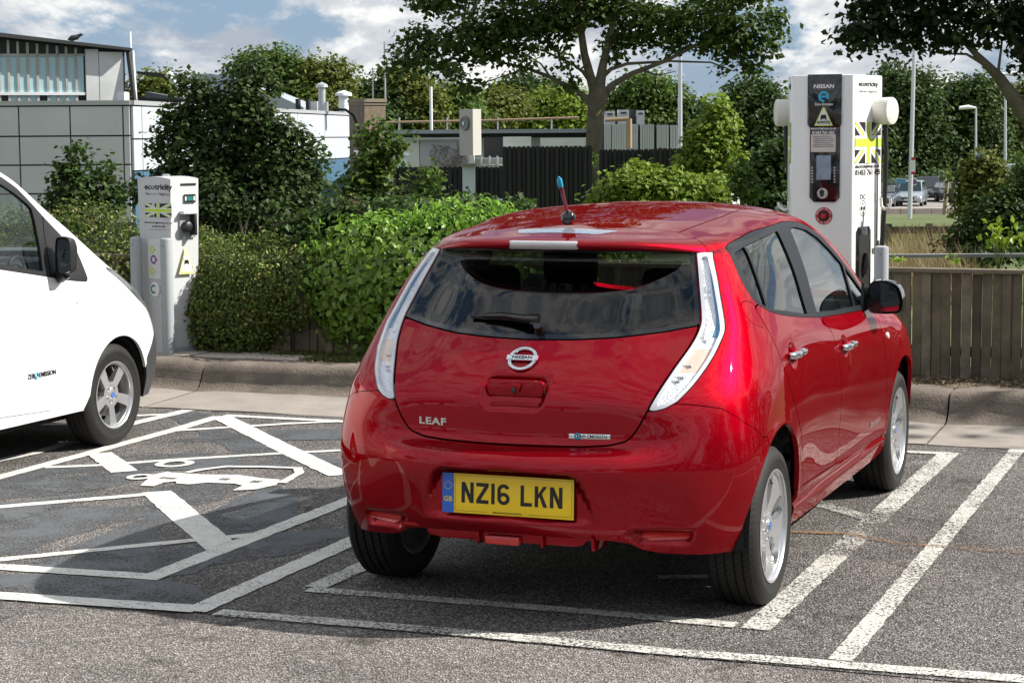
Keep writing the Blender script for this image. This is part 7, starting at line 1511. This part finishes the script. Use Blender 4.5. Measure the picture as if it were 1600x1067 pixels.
for x0,x1 in ((1388,1408),(1409,1430),(1431,1457),(1458,1482),(1483,1505)):
    m=MB(); slab(m,Q(x0,99),Q(x1,99),gz(99)-.1,gz(99)+.28,.5); m.build('kerb_stone',mat('pale_slab'),kb)
# post-and-rail
pr=thing('post_and_rail','dark post-and-rail fence across the grass beyond the timber fence','fence'); d=32
for y,h in ((357,.09),): m=MB(); slab(m,Q(1340,d),Q(1560,d),Zp(1400,y,d)-h,Zp(1400,y,d)+.02,.06); m.build('rail',M_timber2,pr)
for x in (1391,1455,1520): m=MB(); slab(m,Q(x-4.5,d-.1),Q(x+4.5,d-.1),gz(d)-.2,Zp(1400,y-7,d),.1); m.build('post',M_timber2,pr)
m=MB(); slab(m,Q(1330,19.5),Q(1660,19.5),Zp(1500,403.5,19.5),Zp(1500,398.5,19.5),.12); tag(m.build('pipe_rail',mat('grey_coping',(.20,.20,.205),.85,var=(2,.2),objco=False)),'long grey rail just above the top of the timber fence, right','rail')
# long dry grass and brambles
q=np.random.default_rng(60); n=1700; C=np.array([[*Q(px,dd).xy,gz(dd)] for px,dd in zip(q.uniform(1395,1530,n),q.uniform(21,30,n))]); V=blades('dry_grass',C,.62,leafmat('dry_grass_blade',(.30,.235,.12),.35,.3,.7),.008,.75)
tag(stuff(obj('dry_grass',V)),'long dry tan grass leaning beyond the timber fence','grass')
n=4200; C=np.array([[*Q(px,dd).xy,gz(dd)] for px,dd in zip(q.uniform(1330,1560,n),q.uniform(24,48,n)**1)]); tag(stuff(obj('field_grass',blades('field_grass',C,.22,leafmat('field_blade',(.12,.13,.035),.4,.3,.7),.014,.5))),'uneven green and straw grass in the field beyond the timber fence','grass')
tree('bramble_thicket','dark arching bramble thicket spilling down behind the timber fence, far right',24,[(1530,360,34,34),(1565,340,38,44),(1595,350,40,50),(1510,385,26,18),(1550,395,60,16),(1610,300,26,50),(1490,380,16,14)],6500,.075,'dark',None,None,12,'bramble',seed=61)
tree('leafy_shrub','upright olive shrub standing over the bramble thicket, hiding the dark parked car',29,[(1525,290,24,34),(1540,265,20,28),(1515,310,18,24),(1555,300,20,34),(1530,325,30,24),(1512,268,9,14)],4600,.085,'olive',[(1530,400,6),(1530,300,4),(1532,270,2)],None,12,'shrub',seed=62)
tree('shrub','rounded dark shrub at the right edge above the brambles',31,[(1590,300,24,28),(1605,270,20,30),(1575,320,24,22)],2600,.09,'mid',None,None,12,'shrub',seed=63)
# bright young plant on the fence
bp=thing('climbing_plant','bright yellow-green young plant rising above the right end of the timber fence','plant',tuple(at(1560,405,14.6))); b0=Vector(bp.location); mb=MB(); C=[];q=np.random.default_rng(64)
for tip in ((1562,347),(1538,352),(1586,352),(1530,372),(1545,380),(1597,372),(1575,378),(1612,366),(1556,366)):
    e=Vector(at(tip[0],tip[1],14.6+q.normal(0,.08)))-b0; mid=e*.55+Vector((q.normal(0,.03),0,.06)); mb.tube([(0,0,-.1),mid,e],[.004,.003,.0015],5,False)
    for s in np.linspace(.3,1.05,11):
        p=Vector((0,0,0)).lerp(mid,min(1,s*2)) if s<.5 else mid.lerp(e,(s-.5)*2)
        C.append(np.array(p)+q.normal(0,.018,3))
stuff(mb.build('stems',leafmat('green_stem',(.12,.17,.04)),bp))
C=np.array(C); big=C[:60]
mm_=[leafmesh('leaf',np.zeros((1,3)),np.array([[0,0,1.]]),.055,leafmat('young_leaf',(.20,.33,.03),.3,.45,.45),.66,.3,np.random.default_rng(400+v),full=True) for v in range(4)]
for c in C:
    o=obj('leaf',mm_[int(q.integers(0,4))],bp,tuple(c),(q.normal(-.6,.5),q.normal(0,.5),q.uniform(0,6.28)))
for x,y,s_,lb in ((1400,404,.75,'tiny weed on the timber fence beside the bollard'),(1488,406,1.0,'small low weed on the middle of the right timber fence')):
    w=thing('weed',lb,'weed',tuple(at(x,y+4,13.9))); C=np.c_[q.normal(0,.035*s_,26),q.normal(0,.03,26),np.abs(q.normal(0,.028*s_,26))]; stuff(obj('leaves',leafmesh('leaves',C,np.tile([0,0,1.],(26,1)),.035,leafmat('young_leaf',(.20,.33,.03)),.6,.3,q,full=True),w))
# poles and lamps
def pole(name,px,y0,y1,d,r,lbl,head=None,mm=None,lean=0,cat='pole'):
    b=at(px,y1,d); t=thing(name,lbl,cat,tuple(b)); e=at(px+lean,y0,d)-b; m=MB(); m.tube([(0,0,-.3),e],[r,r*.7],10); m.build('shaft',mm or M_galv,t,smooth=True)
    if head=='left': m=MB(); R=Vector((math.cos(YAW),math.sin(YAW),0)); m.tube([e,e-R*.35+Vector((0,0,.04)),e-R*.75+Vector((0,0,.0))],[r*.7,.10,.08],8); m.build('lamp_head',M_wht,t,smooth=True)
    if head=='twin':
        R=Vector((math.cos(YAW),math.sin(YAW),0))
        for s in (-1,1): m=MB(); m.tube([e,e+R*s*.3,e+R*s*.75],[r*.6,.11,.07],8); m.build('lamp_head',M_wht,t,smooth=True)
    return t
pole('light_pole',1062.5,80,236,46,.06,'tall pale grey light pole rising behind the end of the black fence',lean=.5)
tp=pole('light_pole',1421,60,346,75,.095,'tallest light pole, carrying small signs, right of the white charger',lean=8)
pole('street_lamp',1525,169,300,90,.06,'short street lamp with its head pointing left',head='left',cat='street lamp'); pole('light_pole',1571,116,300,88,.07,'twin-headed lamp post near the right edge of the picture',head='twin')
def sign(name,lbl,x0,y0,x1,y1,d,cols):
    t=thing(name,lbl,'sign'); n=len(cols); 
    for i,(c,a,b) in enumerate(cols): m=MB(); slab(m,Q(x0,d-.01*i),Q(x1,d-.01*i),Zp(x0,y0+(y1-y0)*b,d),Zp(x0,y0+(y1-y0)*a,d),.03-.0*i); m.build(('sign_plate','coloured_band','emblem')[min(i,2)],c,t)
    return t
sign('pole_sign','small white sign with red ends fixed to the tallest light pole',1424.5,246,1431,273,74,[(M_wht,0,1),(M_red,0,.16),(M_red,.84,1)])
sign('blue_sign','small blue sign between the tallest pole and the white charger',1402,280,1416,287,80,[(mat('sign_blue',(.10,.28,.46),.5),0,1)])
t=sign('no_parking_sign','green-edged white sign with a purple disc beside the tallest pole',1423.5,277.5,1433,291,79,[(mat('sign_green',(.14,.28,.15),.5),0,1),(M_wht,.08,.92)]); c=at(1428.5,284.5,78.9); m=MB(); m.lathe([(0,0),(.10,0)],18,'z'); o=m.build('disc',mat('purple_print'),t); place(o,facing(c,Vector((math.sin(YAW),-math.cos(YAW),0))))
sign('small_sign','small red and white sign among leaves near the right edge',1570,285,1576,300,60,[(M_wht,0,1),(M_red,0,.3)])
m=MB(); slab(m,Q(1530,70),Q(1540,70),Zp(1530,264,70),Zp(1530,240,70),.3); tag(m.build('blue_board',mat('sign_blue')),'blue panel half hidden by leaves right of the short street lamp','panel')
tag(MB().tube([ground(1477,95)+Vector((0,0,-.2)),at(1480,281,95)],.10,8).build('wooden_post',mat('pale_post',(.32,.26,.19),.9)),'slim brown wooden post in front of the dark parked cars','post')
# parked cars
def far_car(lbl,px,d,L,W,H,col,yawoff,hb=.55,mpv=True,grp='cars in the far car park'):
    g=ground(px,d); t=thing('parked_car',lbl,'car',(g.x,g.y,g.z+.02),YAW+math.pi+yawoff,grp)   # local +y is the car's nose
    h0=.28; hw=W/2; prof=[(-L/2,.35),(-L/2+.02,.8),(-L/2+.12,1.0),(L/2-1.15,1.0 if mpv else .95),(L/2-.25,.80),(L/2-.02,.62),(L/2,.35),(L/2-.12,.26),(-L/2+.12,.26)]
    m=MB(); m.prism(prof,-hw,hw,'x'); m.build('body',col,t,bevel=.09)
    gb=[(-L/2+.14,.98),(-L/2+.38,H-.04),(-L/2+.9,H),(L/2-(2.1 if mpv else 2.35),H),(L/2-(1.15 if mpv else 1.5),.98)]
    vs=[]; 
    for x,k in ((-1,0),(1,0)):
        for y,z in gb: f=1-(z-.98)/(H-.98)*.17; vs.append((x*(hw-.05)*f,y,z))
    n=len(gb); m=MB(); m.add(vs,[list(range(n))[::-1],list(range(n,2*n))]+[(i,(i+1)%n,n+(i+1)%n,n+i) for i in range(n)]); m.build('cabin',col,t,bevel=.05)
    gl=mat('far_glass',(.02,.03,.035),.06,coat=1)
    def pane(name,pts): m=MB(); m.add(pts,[list(range(len(pts)))]); m.build(name,gl,t)
    ys,zs=gb[3],gb[4]; f1=1-.17
    def X(z,k=1.0): return (hw-.05)*(1-(z-.98)/(H-.98)*.17)*k
    n_=Vector((0,zs[1]-ys[1],-(zs[0]-ys[0]))).normalized(); n_=Vector((0,abs(n_.y),abs(n_.z)))*.012
    a=.10;b=.93; P=lambda s,k:(ys[0]+(zs[0]-ys[0])*s,ys[1]+(zs[1]-ys[1])*s)
    y1,z1=P(a,0);y2,z2=P(b,0); pane('windscreen',[(-X(z2,.93),y2+n_.y,z2+n_.z),(X(z2,.93),y2+n_.y,z2+n_.z),(X(z1,.90),y1+n_.y,z1+n_.z),(-X(z1,.90),y1+n_.y,z1+n_.z)])
    for s in (-1,1):
        zt,zb_=H-.10,1.04; xt,xb=s*(X(zt)+.012),s*(X(zb_)+.012); yA=-L/2+.50; yB=L/2-(2.25 if mpv else 2.5); yC=L/2-(1.35 if mpv else 1.7); w=(yC-yA)/2
        for y0,y1_,y2_ in ((yA,yA+w*.62,yA+w*.70),(yA+w*.76,yA+w*1.3,yA+w*1.42),(yA+w*1.48,yB,yC)): pane('side_window',[(xb,y0-.05 if y0==yA else y0,zb_),(xb,y2_,zb_),(xt,y1_ if y2_==yC else y2_,zt),(xt,y0,zt)])
        for yy in (L/2-.95,-L/2+.95):
            w_=bpy.data.objects.new('wheel',None); link(w_,t); w_.location=(s*(hw-.09),yy,.31); m=MB(); m.lathe([(.2,-.1),(.30,-.1),(.32,-.07),(.32,.07),(.30,.1),(.2,.1)],20,'x'); m.build('tyre',M_rubber,w_,smooth=True,autos=40); m=MB(); m.lathe([(0,.06*s),(.1,.09*s),(.2,.095*s),(.22,.09*s)],16,'x'); m.build('rim',M_silver,w_,smooth=True)
        m=MB(); m.box((s*(hw-.38)-.17,L/2-.20,.66),(s*(hw-.38)+.17,L/2-.06,.78)); m.build('headlight',mat('clear_repeater'),t,bevel=.03)
        m=MB(); m.box((s*(hw+.02)-.08,L/2-1.55,1.0),(s*(hw+.02)+.08,L/2-1.43,1.13)); m.build('door_mirror',col,t,bevel=.03)
    m=MB(); m.box((-.45,L/2-.10,.50),(.45,L/2-.0,.64)); m.build('grille',M_black,t,bevel=.02); m=MB(); m.box((-.26,L/2-.02,.42),(.26,L/2+.02,.53)); m.build('number_plate',M_wht,t); m=MB(); m.box((-.6,L/2-.09,.30),(.6,L/2-.01,.42)); m.build('lower_grille',M_black,t,bevel=.02)
    return t
Mcs=mat('silver_blue_paint',(.40,.46,.50),.3,metal=.5,coat=.8); Mcb=mat('black_car_paint',(.012,.013,.018),.3,coat=1); Mcg=mat('dark_blue_paint',(.03,.04,.06),.3,coat=1)
far_car('silver people carrier in the far car park, just right of the white charger',1425,139,4.6,1.85,1.75,Mcs,math.radians(-17))
far_car('black estate partly hidden behind the silver people carrier',1452,152,4.7,1.9,1.85,Mcb,math.radians(-17))
far_car('dark blue saloon parked behind the wooden post, half hidden by a shrub',1492,148,4.6,1.85,1.45,Mcg,math.radians(8),mpv=False)
far_car('dark car at the far left of the row, mostly hidden by the white charger',1382,136,4.5,1.8,1.45,Mcg,math.radians(-17),mpv=False)
far_car('grey car glimpsed between the white charger and the silver people carrier',1402,158,4.5,1.8,1.6,mat('grey_car_paint',(.16,.17,.18),.3,coat=1),math.radians(-17))
